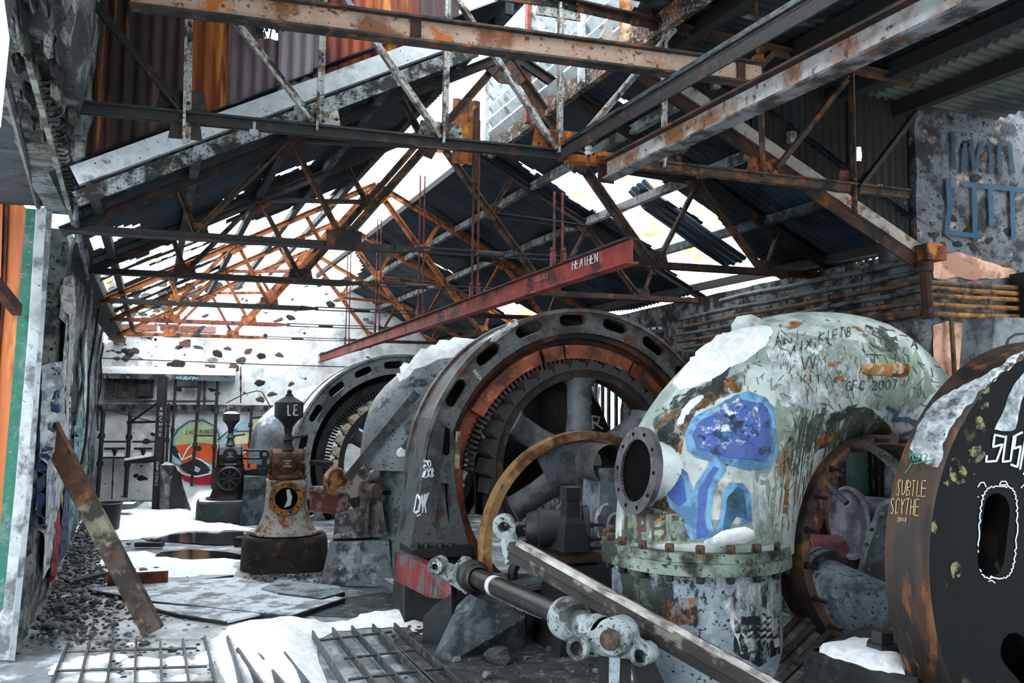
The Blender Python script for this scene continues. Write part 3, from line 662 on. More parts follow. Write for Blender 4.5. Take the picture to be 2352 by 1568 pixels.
def onbeam(px):
    lo, hi = 0., 1.
    for _ in range(40):
        t = (lo + hi) / 2
        if proj(hb0 + (hb1 - hb0) * t)[0] > px: lo = t
        else: hi = t
    return hb0 + (hb1 - hb0) * lo
RODM = mat('red_rod_paint', '#6e2e2c', '#3b2020', sc=6, rough=.7)
for i, (px, top, sep, nm) in enumerate([(1282, 382, .035, 'nearest'), (1090, 352, .03, 'second'), (965, 380, .03, 'third'), (866, 420, .03, 'fourth'), (797, 560, .03, 'farthest')]):
    c = onbeam(px); topz = 5.2 if i else tp(1282, 372).z
    rd = thing('beam_hanger', '%s pair of hanger rods holding the red oxide beam' % nm, 'rod', c + Z * .1)
    for s_ in (-1, 1):
        m = MB(); m.tube([c + U * sep * s_ + Z * .12, c + U * sep * s_ + Z * (topz - c.z)], .011, 8); m.build('rod', RODM, rd)
        m = MB(); m.box(c + U * sep * s_ * 1.3 + Z * .13, .03, .06, .12, U, NU); m.cyl(c + U * sep * s_ * 1.3 + Z * .2, c + U * sep * s_ * 1.3 + Z * .23, .02); m.build('clamp', RODM, rd, 0)

# ------------------------------------------------------------------ lower hall trusses
FK = {'H': (0, 3.6), 'A1': (.71, 4.0), 'B1': (.87, 3.58), 'A2': (1.62, 4.46), 'C': (2.1, 3.58), 'M': (2.85, 4.53), 'A3': (2.6, 4.97), 'PK': (3.6, 5.49)}
WEBS = [('H', 'A1', 't'), ('A1', 'A2', 't'), ('A2', 'A3', 't'), ('A3', 'PK', 't'), ('A1', 'B1', 'w'), ('B1', 'A2', 'w'), ('A2', 'C', 'w'), ('C', 'M', 'w'), ('M', 'PK', 'w'), ('A2', 'M', 'c'), ('M', 'A3', 'w')]
BS = [0.0, 2.37, 5.23, 8.08, 11.35]
T_OR = mat('orange_steel_lit_tone', '#9a5a30', '#5e3420', '#b8743a', sc=5, td=.54, tr=.6)  # orange kept bright to carry the light falling on the far trusses
T_PINK = mat('pinkish_red_steel', '#8d4c3e', '#5a302a', '#a86a4e', sc=5, td=.54)
names = ['second roof truss from the front, black brown steel with fan webs', 'third roof truss from the front, dark steel under the torn left roof', 'fourth roof truss from the front, dark chord before the lit far wall', 'fifth roof truss from the front, orange brown steel before the stone wall', 'farthest roof truss, orange steel close to the far stone wall']
tms = [(STEEL_DARK, STRUT_RUST), (STEEL_DARK, STRUT_RUST), (STEEL_DARK, T_OR), (T_PINK, T_OR), (T_OR, T_PINK)]
for bi, b_ in enumerate(BS):
    tr = thing('roof_truss', names[bi], 'truss', HU(0, b_, 3.58)); mc, mw_ = tms[bi]
    for side in (0, 1):
        def nd(k):
            a, z = FK[k]; return HU(a if side == 0 else 7.2 - a, b_, z)
        m = MB(); p, q = HU(-.1 if side == 0 else 7.35, b_, 3.58), HU(2.55 if side == 0 else 4.65, b_, 3.58)
        m.bar(p, q, .012, .06, Z); m.bar(p + NU * .04, q + NU * .04, .012, .06, Z); m.bar(p + NU * .02, q + NU * .02, .11, .012, Z, (0, -.03))
        e = q + (q - p).normalized() * .25; m.loft([[q + NU * (.02 + u) + Z * v for u, v in ((-.05, -.035), (.06, -.035), (.06, .035), (-.05, .035))], [e + NU * (.02 + u) + Z * v for u, v in ((-.012, -.012), (.012, -.012), (.012, .012), (-.012, .012))]])
        m.build('bottom_chord', mc if side == 0 else RUST_DARK, tr, 0)
        m = MB(); p, q = HU(-.12 if side == 0 else 7.32, b_, 3.6 - .06), nd('PK'); m.bar(p, q, .012, .07, Z); m.bar(p + NU * .03, q + NU * .03, .012, .07, Z); m.bar(p + NU * .015, q + NU * .015, .12, .012, Z, (0, .035)); m.build('top_chord', mc if bi < 2 else T_OR, tr, 0)
        for k0, k1, kind in WEBS:
            if kind == 't': continue
            wd = .055 if (k0, k1) not in (('C', 'M'), ('M', 'PK')) else .075
            member(tr, 'strut', nd(k0) + NU * .02, nd(k1) + NU * .02, wd, mw_ if (kind == 'w') else mc)
        for k, s_ in (('A1', .1), ('B1', .13), ('A2', .14), ('C', .15), ('M', .11)):
            c = nd(k) + NU * .02
            if k in ('B1', 'C'): pts = [c - U * s_ - Z * .03, c + U * s_ - Z * .03, c + U * s_ * .75 + Z * s_ * .9, c - U * s_ * .75 + Z * s_ * .9]
            elif k == 'M': pts = [c - U * s_ - Z * s_ * .6, c + U * s_ * .2 - Z * s_, c + U * s_ + Z * s_ * .5, c - U * s_ * .2 + Z * s_]
            else: pts = [c - U * s_ * 1.1 - Z * (.02 if side else .1), c - U * .02 - Z * s_ * 1.1, c + U * s_ * 1.1 - Z * (.1 if side else .02), c + Z * .03]
            gusset(tr, c, pts, RUST_DARK if bi < 2 else T_OR)
    c = HU(3.6, b_, 5.43) + NU * .02; gusset(tr, c, [c - U * .24 - Z * .1, c - U * .1 - Z * .22, c + U * .1 - Z * .22, c + U * .24 - Z * .1, c + Z * .06], RUST if bi else STRUT_RUST)
    for dz in (-.022, .022):
        m = MB(); m.tube([HU(2.75, b_, 3.58 + dz), HU(4.45, b_, 3.58 + dz)], .009, 6); m.build('tie_rod', STEEL_DARK, tr)
    m = MB(); m.cyl(HU(3.3, b_, 3.58), HU(3.55, b_, 3.58), .028, seg=10); m.build('turnbuckle', STEEL_DARK, tr)
    if bi == 0:
        m = MB(); m.box(HU(2.1, b_, 3.62) + ND * .03, .3, .02, .16, U, NU); m.build('gusset_plate', RUST_DARK, tr, 0)

# ------------------------------------------------------------------ lower hall roof: corrugated sheets, purlins, ridge louvre
ceiling = sroot('ceiling')
HOLES = [[(196, 552), (255, 520), (330, 512), (215, 585)], [(370, 548), (470, 515), (560, 505), (640, 500), (740, 520), (760, 640), (700, 700), (215, 790), (215, 700), (260, 690), (200, 610), (330, 590)],
         [(480, 512), (560, 470), (556, 490), (470, 530)], [(608, 407), (722, 367), (724, 374), (612, 414)], [(505, 460), (560, 436), (562, 443), (508, 468)],
         [(1262, 415), (1300, 390), (1345, 405), (1400, 398), (1450, 392), (1490, 400), (1560, 440), (1640, 490), (1680, 540), (1740, 590), (1790, 640), (1700, 690), (1610, 700), (1560, 640), (1490, 560), (1400, 500), (1330, 470)],
         [(1130, 700), (1150, 686), (1200, 700), (1260, 735), (1180, 735)], [(1190, 372), (1230, 390), (1250, 402), (1225, 398)], [(1415, 222), (1470, 246), (1465, 250), (1420, 232)], [(1232, 338), (1252, 352), (1250, 356), (1230, 346)], [(990, 600), (1040, 625), (1060, 640), (1010, 612)], [(955, 560), (976, 566), (958, 566)]]
STRIPS = [[(1470, 430), (1500, 440), (1600, 500), (1700, 600), (1660, 600), (1560, 520), (1480, 480)]]
rr = random.Random(21)
def rkeep2(c):
    x, y = proj(c)
    if c.y < 3: return True
    if any(inpoly(x, y, h) for h in STRIPS): return True
    bb = (c - OH).dot(D); aa = (c - OH).dot(U)
    if aa < 2.4 + max(0, (bb - 7) * .35) and aa < 3.5 and bb > 4.6 + .5 * noise.noise(V((aa * 2, 0, 1))): return aa < .9 and noise.noise(V((bb * 1.7, 3, 3))) > .25
    if any(inpoly(x, y, h) for h in HOLES):
        if x < 800:                               # a few long strips stay on the rafters
            return noise.noise(V((c.x * .0 + (c - OH).dot(D) * 2.1, 0, (c - OH).dot(D) * .7 + 3))) > .33 and x < 480
        return False
    return True
def roofmap(side, lift=.13):
    nrm = (Z - (U if side == 0 else -U) * .525).normalized()
    def f(s, t, h):
        a = t if side == 0 else 7.2 - t
        sag = .02 * noise.noise(V((s * 1.3, t * 1.1, side * 5))) + (.05 * noise.noise(V((s * .6, t * .9, 9))) if side else 0)
        return HU(a, s, 3.6 + .525 * t + lift) + nrm * (h + sag)
    return f
for side in (0, 1):
    k = 0; s = -1.36
    while s < WB - .05:
        s1 = min(s + .82, WB)
        for t0, t1 in ((-.08, 1.65), (1.6, 3.3 if side == 0 else 2.95)):
            m = corr(roofmap(side, .13 + .01 * (k % 2) + (.012 if t0 > 1 else 0)), s, s1 + .03, t0, t1, .09, .013, 24, rkeep2)
            if m.f: m.build('roof_sheet', ROOF_SHEET, ceiling, 60)
            k += 1
        s = s1
PURL = mat('grey_purlin', '#3c4348', '#1f2326', '#5a636a', sc=4, td=.5, tr=.6); PURL_D = mat('black_purlin', '#1b1e20', '#2d2722', sc=4)
PURL_L = mat('pale_worn_purlin', '#7d7f7d', '#4a4038', '#94979a', sc=4, td=.52)
for side in (0, 1):
    for a, mm in ((.15, PURL_D), (.85, PURL), (1.62, PURL_D if side == 0 else PURL_L), (2.35, PURL if side == 0 else PURL_L), (3.05, PURL_D if side else PURL)):
        b0 = -1.36; aa = a if side == 0 else 7.2 - a
        m = MB(); m.bar(HU(aa, b0, 3.6 + .525 * a + .055), HU(aa, WB, 3.6 + .525 * a + .055), .07, .09, Z); m.build('purlin', mm, ceiling, 0)
# louvred monitor on the right of the ridge
LV = mat('white_louvre_blade', '#c4cbce', '#8f979a', '#a86a3c', sc=4, td=.6, tr=.68, rough=.6)
lq = HU(4.0, 0, 0)
def onL(px, py): return onplane(px, py, lq, E)
lou = thing('ridge_louvre', 'slatted white louvre of the ridge ventilator seen against the sky', 'louvre', onL(1128, 334))
l0, l1 = onL(1126, 335), onL(1383, 150); zt = onL(1126, 205).z
ld = (l1 - l0); ld.z = 0; ld.normalize(); lb0 = l0.copy(); lb0.z = l0.z
Llen = 4.6; nsl = 8
for k in range(nsl):
    z = l0.z + .1 + (1.2) * k / nsl
    a0 = V((l0.x, l0.y, z)); m = MB(); m.bar(a0 + E * .0, a0 + ld * Llen, .10, .012, (Z + E * 1.3).normalized()); m.build('slat', LV, lou, 0)
for k in range(5):
    a0 = V((l0.x, l0.y, l0.z - .1)) + ld * (Llen * k / 4); m = MB(); m.bar(a0 - E * .05, a0 - E * .05 + Z * 1.35, .05, .06, D); m.build('post', WHITE_PAINT if k in (0, 2) else T_PINK, lou, 0)
m = MB(); m.bar(l0 - Z * .06, l0 - Z * .06 + ld * Llen, .06, .16, Z); m.build('sill', mat('rotten_sill', '#6b4a34', '#2c201a', '#a89a88', '#d0cbc2', sc=6, td=.5, tr=.6, ts=.6), lou, 0)
m = MB(); m.bar(l0 + Z * 1.25, l0 + Z * 1.25 + ld * Llen, .08, .08, Z); m.build('head_rail', PURL, lou, 0)
rp = thing('ridge_end_panel', 'orange rusted iron panel hanging at the end of the ridge opening', 'panel', onU(1075, 335, 8.2))
m = corr(lambda s, t, h: onU(1075, 335, 8.2) + U * s + Z * t + NU * h, -.17, .13, -.2, .5, .1, .01, 8, lambda c: True); m.build('sheet', mat('sheet_amber_brown', '#8a4c1a', '#4a2a18', '#b0702a', sc=2.5, td=.52, tr=.6), rp, 60)
m = MB(); m.bar(onU(1095, 250, 8.15), onU(1090, 420, 8.15), .05, .05, NU); m.build('edge_angle', RUST_DARK, rp, 0)
rp2 = thing('orange_end_panel', 'orange and cream rusted panel beside the louvre behind the near truss', 'panel', onU(1480, 80, 5.7))
m = corr(lambda s, t, h: onU(1480, 120, 5.7) + U * s + Z * t + NU * h, -.22, .16, -.15, .5, .1, .01, 8, lambda c: True); m.build('sheet', mat('sheet_cream_orange', '#b07c48', '#8a5420', '#cdb79a', sc=2.5, td=.52, tr=.58), rp2, 60)
# bent sheet hanging across the right roof hole
bs_ = thing('bent_roof_sheet', 'loose black corrugated sheet sagging across the hole in the right roof', 'roof sheet', P(1560, 510, 9.5))
bc = [P(1462, 428, 9.6), P(1500, 470, 9.55), P(1560, 512, 9.35), P(1625, 560, 9.4), P(1690, 604, 9.6)]
m = MB(); wdir = (P(1520, 440, 9.2) - P(1470, 470, 9.8)).normalized() * .2
for k in range(6): m.tube([q + wdir * (k - 2.5) / 2.5 + Z * .02 * (k % 2) for q in bc], .03, 6)
m.build('sheet', ROOF_SHEET, bs_, 60)

# upper hall roof at the top right
ceil2 = sroot('ceiling_upper')
PEEL = mat('peeling_painted_roof_sheet', '#20262a', '#131719', '#5d6463', '#7f8583', sc=1.2, td=.5, tr=.6, ts=.68, rough=.7, stretch=(.35, 1, 1))
PEEL2 = mat('pale_roof_panel', '#50544f', '#3a423f', '#3a4a44', '#2a2f30', sc=1.5, td=.56, tr=.64, ts=.66, rough=.8)
ur0, ur1 = tp(1284, 0), tp(2093, 180)
usl = (ur1 - ur0)
def umap(s, t, h): return ur0 + usl * t - D * s + Z * (.1 + h)
for k in range(9):
    for t0, t1, mm in ((-.02, .75, PEEL), (.73, 1.06, PEEL), (1.04, 1.5, PEEL2)):
        m = corr(umap, -.75 + k * .72, -.75 + (k + 1) * .72 + .03, t0, t1, .09, .014, 24, lambda c: proj(c)[0] > 1462 or c.y < 3.5); m.build('roof_sheet', mm, ceil2, 60)
for t in (.36, .64, .93, 1.15):
    m = MB(); m.bar(umap(-.7, t, -.09), umap(5.6, t, -.09), .09, .12, Z); m.build('purlin', PURL_D, ceil2, 0)

# unseen left roof and rear wall of the upper hall, added to dim the foreground
for k in range(9):
    m = corr(lambda s, t, h: ur0 - usl * t - D * s - Z * (2 * 0) + Z * (.1 + h) + Z * (0), -.75 + k * .72, -.72 + (k + 1) * .72, .42, 1.25, .09, .014, 6); m.build('roof_sheet', PEEL, ceil2, 60)
m = MB(); m.box(V((1.5, -3.2, 2.7)), 11, .3, 5.6); struct(m.build('wall_rear_unseen', PLASTER_R, None, 0))

# ------------------------------------------------------------------ conduits on the right wall and round the pier
PIPE = mat('rusty_conduit', '#54402c', '#2a231e', '#7a5226', sc=6, td=.54, tr=.58, rough=.7)
PIPE_G = mat('dark_grey_conduit', '#4c5256', '#25282a', '#5b4a38', sc=6, td=.55, rough=.5)
PIPE_O = mat('amber_conduit', '#8a5a1e', '#4a3218', '#a8742a', sc=6, td=.54, rough=.7)
ords = ['topmost', 'second', 'third', 'fourth', 'fifth', 'sixth', 'lowest']
lines = [((2104, 597), (1655, 690)), ((2112, 624), (1560, 733)), ((2116, 645), (1560, 752)), ((2118, 665), (1556, 770)), ((2120, 690), (1556, 786)), ((2120, 712), (1570, 800)), ((2118, 720), (1900, 752))]
for i, (a, b_) in enumerate(lines):
    pts = []
    for k in range(9):
        x = a[0] + (b_[0] - a[0]) * k / 8; y = a[1] + (b_[1] - a[1]) * k / 8; q = onplane(x, y, rw0 + RWN * .09, RWN); pts.append(q + Z * .008 * math.sin(k * 2.1 + i))
    m = MB(); m.tube(pts, .024 if i else .03, 8); m.tube([pts[3], pts[3] + (pts[4] - pts[3]).normalized() * .08], .034, 8)
    o = m.build('conduit', PIPE_G if i in (0, 1, 3) else PIPE, None); tag(o, '%s of the long conduits strapped along the right stone wall' % ords[i], 'conduit', 'conduits on the right wall')
for i, (a, b_) in enumerate([((2134, 648), (2338, 661)), ((2134, 660), (2338, 674)), ((2134, 677), (2338, 688)), ((2134, 698), (2340, 708)), ((2140, 720), (2340, 727))]):
    p, q = onplane(a[0], a[1], gq + ND * .1, NU), onplane(b_[0], b_[1], gq + ND * .1, NU)
    m = MB(); m.tube([p, (p + q) / 2 - Z * .006, q], .022, 8); o = m.build('conduit', PIPE_O if i else PIPE, None)
    tag(o, '%s amber rusted conduit across the face of the stone pier' % ['topmost', 'second', 'third', 'fourth', 'lowest'][i], 'conduit', 'conduits on the pier')
m = MB(); a = onplane(2124, 610, gq + ND * .1, NU); b_ = onplane(2132, 732, gq + ND * .1, NU); m.tube([a, b_], .05, 10); m.lathe(a, Z, [(.001, .03), (.07, .03), (.07, -.05), (.05, -.06)], 12)
tag(m.build('junction_pipe', RUST_DARK, None), 'thick brown vertical junction pipe at the corner of the stone pier', 'pipe')
m = MB(); m.tube([onplane(2185, 735, gq + ND * .08, NU), onplane(2192, 850, gq + ND * .08, NU)], .02, 8); m.tube([onplane(2192, 850, gq + ND * .08, NU), onplane(2196, 930, gq + ND * .08, NU)], .022, 8)
tag(m.build('drop_conduit', PIPE, None), 'thin vertical conduit dropping down the pink patched pier plaster', 'conduit')
m = MB(); m.bar(onplane(2285, 735, gq + ND * .12, NU), onplane(2262, 800, gq + ND * .12, NU), .1, .06); tag(m.build('timber_stub', WOOD_BROWN, None, 0), 'short broken brown timber stuck out of the stone pier', 'timber')
m = MB(); m.box(onplane(2352, 690, gq + ND * .12, NU) + U * .1, .3, .2, .5, U, NU); tag(m.build('switch_cabinet', STEEL_BLACK, None, 0), 'black switch cabinet at the right edge ending the amber conduits', 'cabinet')
m = MB(); c = onplane(2345, 605, gq + ND * .1, NU)
m.solid([(-.3, -.35), (.3, -.35), (.3, .1), (-.24, .1)], [], lambda x, y, h: P(2345, 790, 6.4) + U * x + Z * (y + .1) + NU * h, 0, .3)
gb = m.build('panel_box', mat('grey_painted_panel', '#7d8488', '#565c60', sc=4, rough=.6), None, 0); tag(gb, 'grey panel box with a black arc painted on it behind the drum', 'box')
strokes('painted_arc', [[(2308, 800), (2316, 778), (2330, 768), (2350, 766)]], 5, STEEL_BLACK, [gb], gb, .006)
# spray lettering on the pier
patch('pink_patch', wob([(2140, 745), (2190, 738), (2232, 748), (2240, 800), (2225, 850), (2200, 900), (2180, 980), (2160, 960), (2142, 860)], 6, 14, 2), stain('salmon_patch', '#d8a68a', '#c08a70', .36, 5, .08), [wall_pier], wall_pier, 14, .012)  # salmon patch with a broken edge on the pier face
patch('pink_patch', wob([(2135, 590), (2200, 580), (2260, 600), (2330, 620), (2335, 640), (2140, 640)], 6, 14, 3), stain('salmon_patch', '#d8a68a', '#c08a70'), [wall_pier], wall_pier, 14, .012)
BLUES = flat('dark_blue_spray', '#1c3444'); BLUE2 = flat('faded_blue_spray', '#274a5e')
lv = [[(2183, 305), (2186, 392)], [(2210, 330), (2206, 398)], [(2210, 308), (2212, 314)], [(2225, 322), (2232, 396), (2250, 325)], [(2268, 330), (2272, 400)], [(2266, 308), (2270, 314)], [(2292, 400), (2290, 335), (2312, 330), (2322, 400)]]
strokes('lettering', lv, 9, BLUES, [wall_pier], wall_pier, .03, 6)
lt = [[(2172, 412), (2176, 480), (2168, 535), (2250, 545)], [(2205, 425), (2352, 438)], [(2232, 425), (2234, 545)], [(2268, 430), (2272, 520)], [(2318, 435), (2322, 550)]]
strokes('lettering', lt, 11, BLUE2, [wall_pier], wall_pier, .03, 6)

# ------------------------------------------------------------------ generators: stator ring, rotor, scroll case
BOLT = proto(MB().lathe(V((0, 0, 0)), Z, [(.001, .05), (.026, .05), (.03, .04), (.03, 0), (.001, 0)], 6), 'bolt', STEEL_DARK, 0)
BOLT_R = proto(MB().lathe(V((0, 0, 0)), Z, [(.001, .05), (.026, .05), (.03, .04), (.03, 0), (.001, 0)], 6), 'bolt', mat('rusty_bolt', '#5a3d2a', '#2a2420', sc=20), 0)
STUD = proto(MB().lathe(V((0, 0, 0)), Z, [(.001, .11), (.014, .11), (.014, 0), (.026, 0), (.026, -.02), (.001, -.02)], 8), 'stud', mat('black_stud', '#262329', '#3a3034', sc=20), 30)
def slot(cx, cy, ang, l, w_, n=6):
    """stadium hole, long axis along the tangent at ang"""
    tx, ty = -math.sin(ang), math.cos(ang); rx, ry = math.cos(ang), math.sin(ang); out = []
    for sgn in (1, -1):
        for k in range(n + 1):
            q = -math.pi / 2 + math.pi * k / n
            a = sgn * (l / 2 - w_ / 2 + w_ / 2 * math.cos(q)); b = sgn * (w_ / 2 * math.sin(q))
            out.append((cx + tx * a + rx * b, cy + ty * a + ry * b))
    return out
def circ(r, n=96, a0=0): return [(r * math.cos(2 * math.pi * k / n + a0), r * math.sin(2 * math.pi * k / n + a0)) for k in range(n)]
RING_GREY = mat('grey_stator_casting', '#565a5b', '#3a332e', '#4f311d', '#1c1a19', sc=2.6, td=.52, tr=.57, ts=.63, rough=.55, bump=.3, snow=.6, snow_t=.93)
RING_RUST = mat('brown_stator_inner', '#47291c', '#1f1a18', '#6d3d22', sc=2.5, td=.53, tr=.62, rough=.7)
COPPER = mat('copper_red_lamination', '#8d4a2e', '#5e3224', '#a86a48', sc=3, td=.55, tr=.62, rough=.6)
TOOTH = mat('dark_plum_tooth', '#4a3436', '#2b2022', sc=6, rough=.6)
INNER_BLACK = mat('hollow_shade_black', '#0a0a0b', '#0c0b0a', '#1a120d', sc=3, rough=.95, spec=.05)  # black stands in for the shade inside bores, slots and holes
def stator(name, label, C, R, thick, mats, nslots, sl_r, sl_l, sl_w, rin, sl_a0=0.0, teeth=True, flange_r=None, tooth_rng=(0, 360)):
    """axis D, front towards the camera (-D)"""
    t = thing(name, label, 'generator', V((C.x, C.y, 0)))
    fn = lambda x, y, h: C + E * x + Z * y - D * h
    fr = flange_r or rin
    holes = [circ(fr, 96)] + [slot(sl_r * math.cos(a), sl_r * math.sin(a), a, sl_l, sl_w) for a in (sl_a0 + 2 * math.pi * k / nslots for k in range(nslots))]
    m = MB(); m.solid(circ(R, 128), holes, fn, -.07, 0.0); fl = m.build('front_flange', mats[0], t, 40)
    m = MB(); m.lathe(C, D, [(R, 0.03), (R * 1.012, .0), (R * 1.012, -.02), (R * .99, -.03)], 96); m.lathe(C, D, [(R * .985, .02), (R * .975, thick * .5), (R * .985, thick)], 96); sh = m.build('shell', mats[0], t, 40)
    m = MB(); m.solid(circ(R, 96), [circ(rin * 1.0, 72)], fn, -thick - .07, -thick); m.build('rear_flange', mats[0], t, 40)
    m = MB(); m.lathe(C, D, [(fr, -.005), (fr, .05), (fr * .965, .06), (fr * .965, .16), (fr * .93, .18), (fr * .93, thick * .9)], 96); m.build('bore', mats[1], t, 40)
    if teeth:
        r0 = fr * .925; r1 = fr * .80
        m = MB(); m.lathe(C, D, [(r0, .2), (r1 * 1.04, .2), (r1 * 1.04, .42), (r0, .42)], 96, closed=True); m.build('lamination_ring', mats[2], t, 30)
        tb = proto(MB().box(V((0, 0, 0)), R * .017, R * .058, .3), 'tooth', mats[3], 0)
        n = 140
        for k in range(n):
            a = 2 * math.pi * k / n; dg = math.degrees(a)
            if not (tooth_rng[0] <= dg <= tooth_rng[1]): continue
            e = E * math.cos(a) + Z * math.sin(a); tn = -E * math.sin(a) + Z * math.cos(a)
            inst(tb, 'tooth', t, (0, 0, 0), mw=Matrix.Translation(C + e * (r1 * 1.015) + D * .27) @ Matrix((tn, e, D)).transposed().to_4x4())
    return t, fl, sh
GK = 9.6 / 10.5; GC = P(1339, 1097, 9.6); GR = 2.06 * GK
gen, gflange, gshell = stator('generator_stator', 'large grey and rust generator ring with oval slots in the middle of the hall', GC, GR, .62, (RING_GREY, RING_RUST, COPPER, TOOTH), 20, 1.94 * GK, .36 * GK, .14 * GK, 1.62 * GK, math.radians(4.5), flange_r=1.78 * GK, tooth_rng=(8, 175))
# the copper sectors that still stand proud
for a0, a1, mm in ((98, 108, COPPER), (62, 97, COPPER), (20, 61, mat('dull_copper', '#7a4028', '#4a2a20', sc=3)), (110, 150, COPPER)):
    m = MB(); m.lathe(GC, D, [(1.64 * GK, .1), (1.47 * GK, .1), (1.47 * GK, .2), (1.64 * GK, .2)], max(4, int((a1 - a0) / 3)), True, a0, a1, E); m.build('copper_sector', mm, gen, 30)
# cast foot on the left
def gp(px, py): return onplane(px, py, GC - D * .02, D)
def g2(px, py):
    q = gp(px, py) - GC; return (q.dot(E), q.z)
foot = [g2(*p) for p in [(1000, 960), (978, 1060), (962, 1130), (944, 1230), (932, 1290), (1085, 1290), (1068, 1230), (1048, 1150), (1040, 1080), (1042, 1000)]]
hole = [g2(*p) for p in [(1012, 1108), (1003, 1150), (994, 1210), (1008, 1216), (1024, 1212), (1034, 1200), (1030, 1150), (1030, 1110)]]
m = MB(); m.solid(foot, [hole], lambda x, y, h: GC + E * x + Z * y - D * h, -.5, .06); gfoot = m.build('cast_foot', CAST_GREY, gen, 30)
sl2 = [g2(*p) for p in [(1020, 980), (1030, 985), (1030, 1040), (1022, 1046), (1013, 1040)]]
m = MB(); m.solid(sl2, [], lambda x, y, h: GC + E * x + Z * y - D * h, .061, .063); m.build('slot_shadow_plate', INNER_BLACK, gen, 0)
q0 = gp(936, 1262); q1 = gp(1075, 1262)
m = MB(); m.box((q0 + q1) / 2 + D * .05, (q1 - q0).length, .5, .09, E, D); m.build('foot_plate', STEEL_BLACK, gen, 0)
for px in (950, 972, 1004, 1028): inst(BOLT, 'bolt', gen, (0, 0, 0), mw=orient(Z, gp(px, 1258) - D * .1 + Z * .0, s=1.2))
m = MB(); m.box((q0 + q1) / 2 + D * .12 - Z * (((q0 + q1) / 2).z / 2 + .03), .75, .45, ((q0 + q1) / 2).z - .05, E, D); m.build('plinth', CONCRETE_DARK, gen, 0)
q0 = GC + E * 1.5; m = MB(); m.loft([[q0 + E * x + D * y + Z * z for x, y in ((-.35, -.05), (.2, -.05), (.2, .5), (-.35, .5))] for z in (-GC.z, -.9)] + [[q0 + E * x + D * y - Z * .2 for x, y in ((.0, -.05), (.2, -.05), (.2, .5), (.0, .5))]]); m.build('cast_foot', CAST_GREY, gen, 30)
m = MB(); m.bar(gp(1049, 990) - D * .05, gp(1046, 1075) - D * .05, .045, .03, D); m.build('brass_strip', mat('dull_brass', '#8d8054', '#5a4a30', sc=8), gen, 0)
WSPRAY = flat('white_spray', '#c9cfd3'); CREAMP = flat('cream_paint_pen', '#cdbfa0')
strokes('lettering', word('2X8', 972, 1095, 8, 6, 22, (1, .05), (.06, -1), 1), 3, WSPRAY, [gfoot, gflange, gshell], gen, .012, 4)
strokes('lettering', word('X0', 972, 1072, 9, 7, 16, (1, 0), (.1, -1), 1), 3, WSPRAY, [gfoot, gflange, gshell], gen, .012, 4)
strokes('lettering', word('DNK', 954, 1178, 8, 6, 44, (1, -.1), (.16, -1), 2) + [[(956, 1185), (966, 1180)], [(972, 1140), (982, 1135), (976, 1150)]], 3, WSPRAY, [gfoot, gflange, gshell], gen, .012, 4)
strokes('lettering', word('SORCH', 1085, 852, 5.5, 4.5, 8, (.62, .78), (.6, -.6), .5), 1.3, CREAMP, [gflange], gen, .01, 3)
# rotor with jagged poles and six spokes
def rotor(name, label, C, R, w_, mats, nsp, a_off, npole, rng=(0, 360)):
    t = thing(name, label, 'rotor', C)
    m = MB(); m.lathe(C, D, [(R, 0), (R, w_), (R * .9, w_), (R * .88, w_ * .5), (R * .9, 0)], 72, closed=True); m.build('rim', mats[0], t, 30)
    pole = proto(MB().add([V(p) for p in [(-.11, -.02, 0), (.10, -.02, 0), (.10, .05, 0), (-.05, .10, 0), (-.11, -.02, w_ * 1.1), (.10, -.02, w_ * 1.1), (.10, .05, w_ * 1.1), (-.05, .10, w_ * 1.1)]], [(0, 1, 2, 3), (7, 6, 5, 4), (0, 4, 5, 1), (1, 5, 6, 2), (2, 6, 7, 3), (3, 7, 4, 0)]), 'pole_piece', mats[1], 0)
    for k in range(npole):
        a = 2 * math.pi * k / npole
        if not rng[0] <= math.degrees(a) <= rng[1]: continue
        e = E * math.cos(a) + Z * math.sin(a); tn = E * math.sin(a) - Z * math.cos(a)
        inst(pole, 'pole_piece', t, (0, 0, 0), mw=Matrix.Translation(C + e * R * 1.0 - D * .02) @ Matrix((tn, e, D)).transposed().to_4x4())
    m = MB(); m.lathe(C, D, [(.001, -.12), (.16, -.12), (.2, -.05), (.27, .05), (.27, w_), (.001, w_)], 32); m.build('hub', mats[2], t, 40)
    for k in range(nsp):
        a = math.radians(a_off + 360 * k / nsp); e = E * math.cos(a) + Z * math.sin(a); c = C + D * w_ * .5
        m = MB(); m.tube([c + e * .18, c + e * .3, c + e * R * .55, c + e * R * .82, c + e * R * .9], [.2, .16, .135, .145, .22], 16); m.build('spoke', mats[2], t, 50)
    return t
RC = GC - D * .05 + Z * .13
rot = rotor('generator_rotor', 'dark spoked rotor wheel with jagged pole pieces inside the large ring', RC, 1.2 * GK, .3, (mat('brown_black_rim', '#33241f', '#1c1817', '#4f3022', sc=4), mat('pole_dark', '#2c2a2c', '#46413f', sc=5, rough=.45), SPOKE), 6, 90, 34)
m = MB(); m.tube([RC - D * .1, RC - D * 1.2], .09, 20); m.lathe(RC - D * .42, -D, [(.001, .0), (.2, 0), (.22, .03), (.22, .12), (.15, .14), (.14, .3), (.001, .3)], 28); m.lathe(RC - D * .85, -D, [(.17, 0), (.19, .02), (.19, .1), (.14, .12), (.12, .2), (.001, .2)], 28); m.build('shaft', mat('brown_grey_shaft', '#5a534b', '#2a2521', '#6b4a30', sc=5, rough=.45), rot, 40)
for k in range(10):
    a = 2 * math.pi * k / 10; inst(BOLT, 'bolt', rot, (0, 0, 0), mw=orient(-D, RC - D * .96 + (E * math.cos(a) + Z * math.sin(a)) * .165, s=.6))
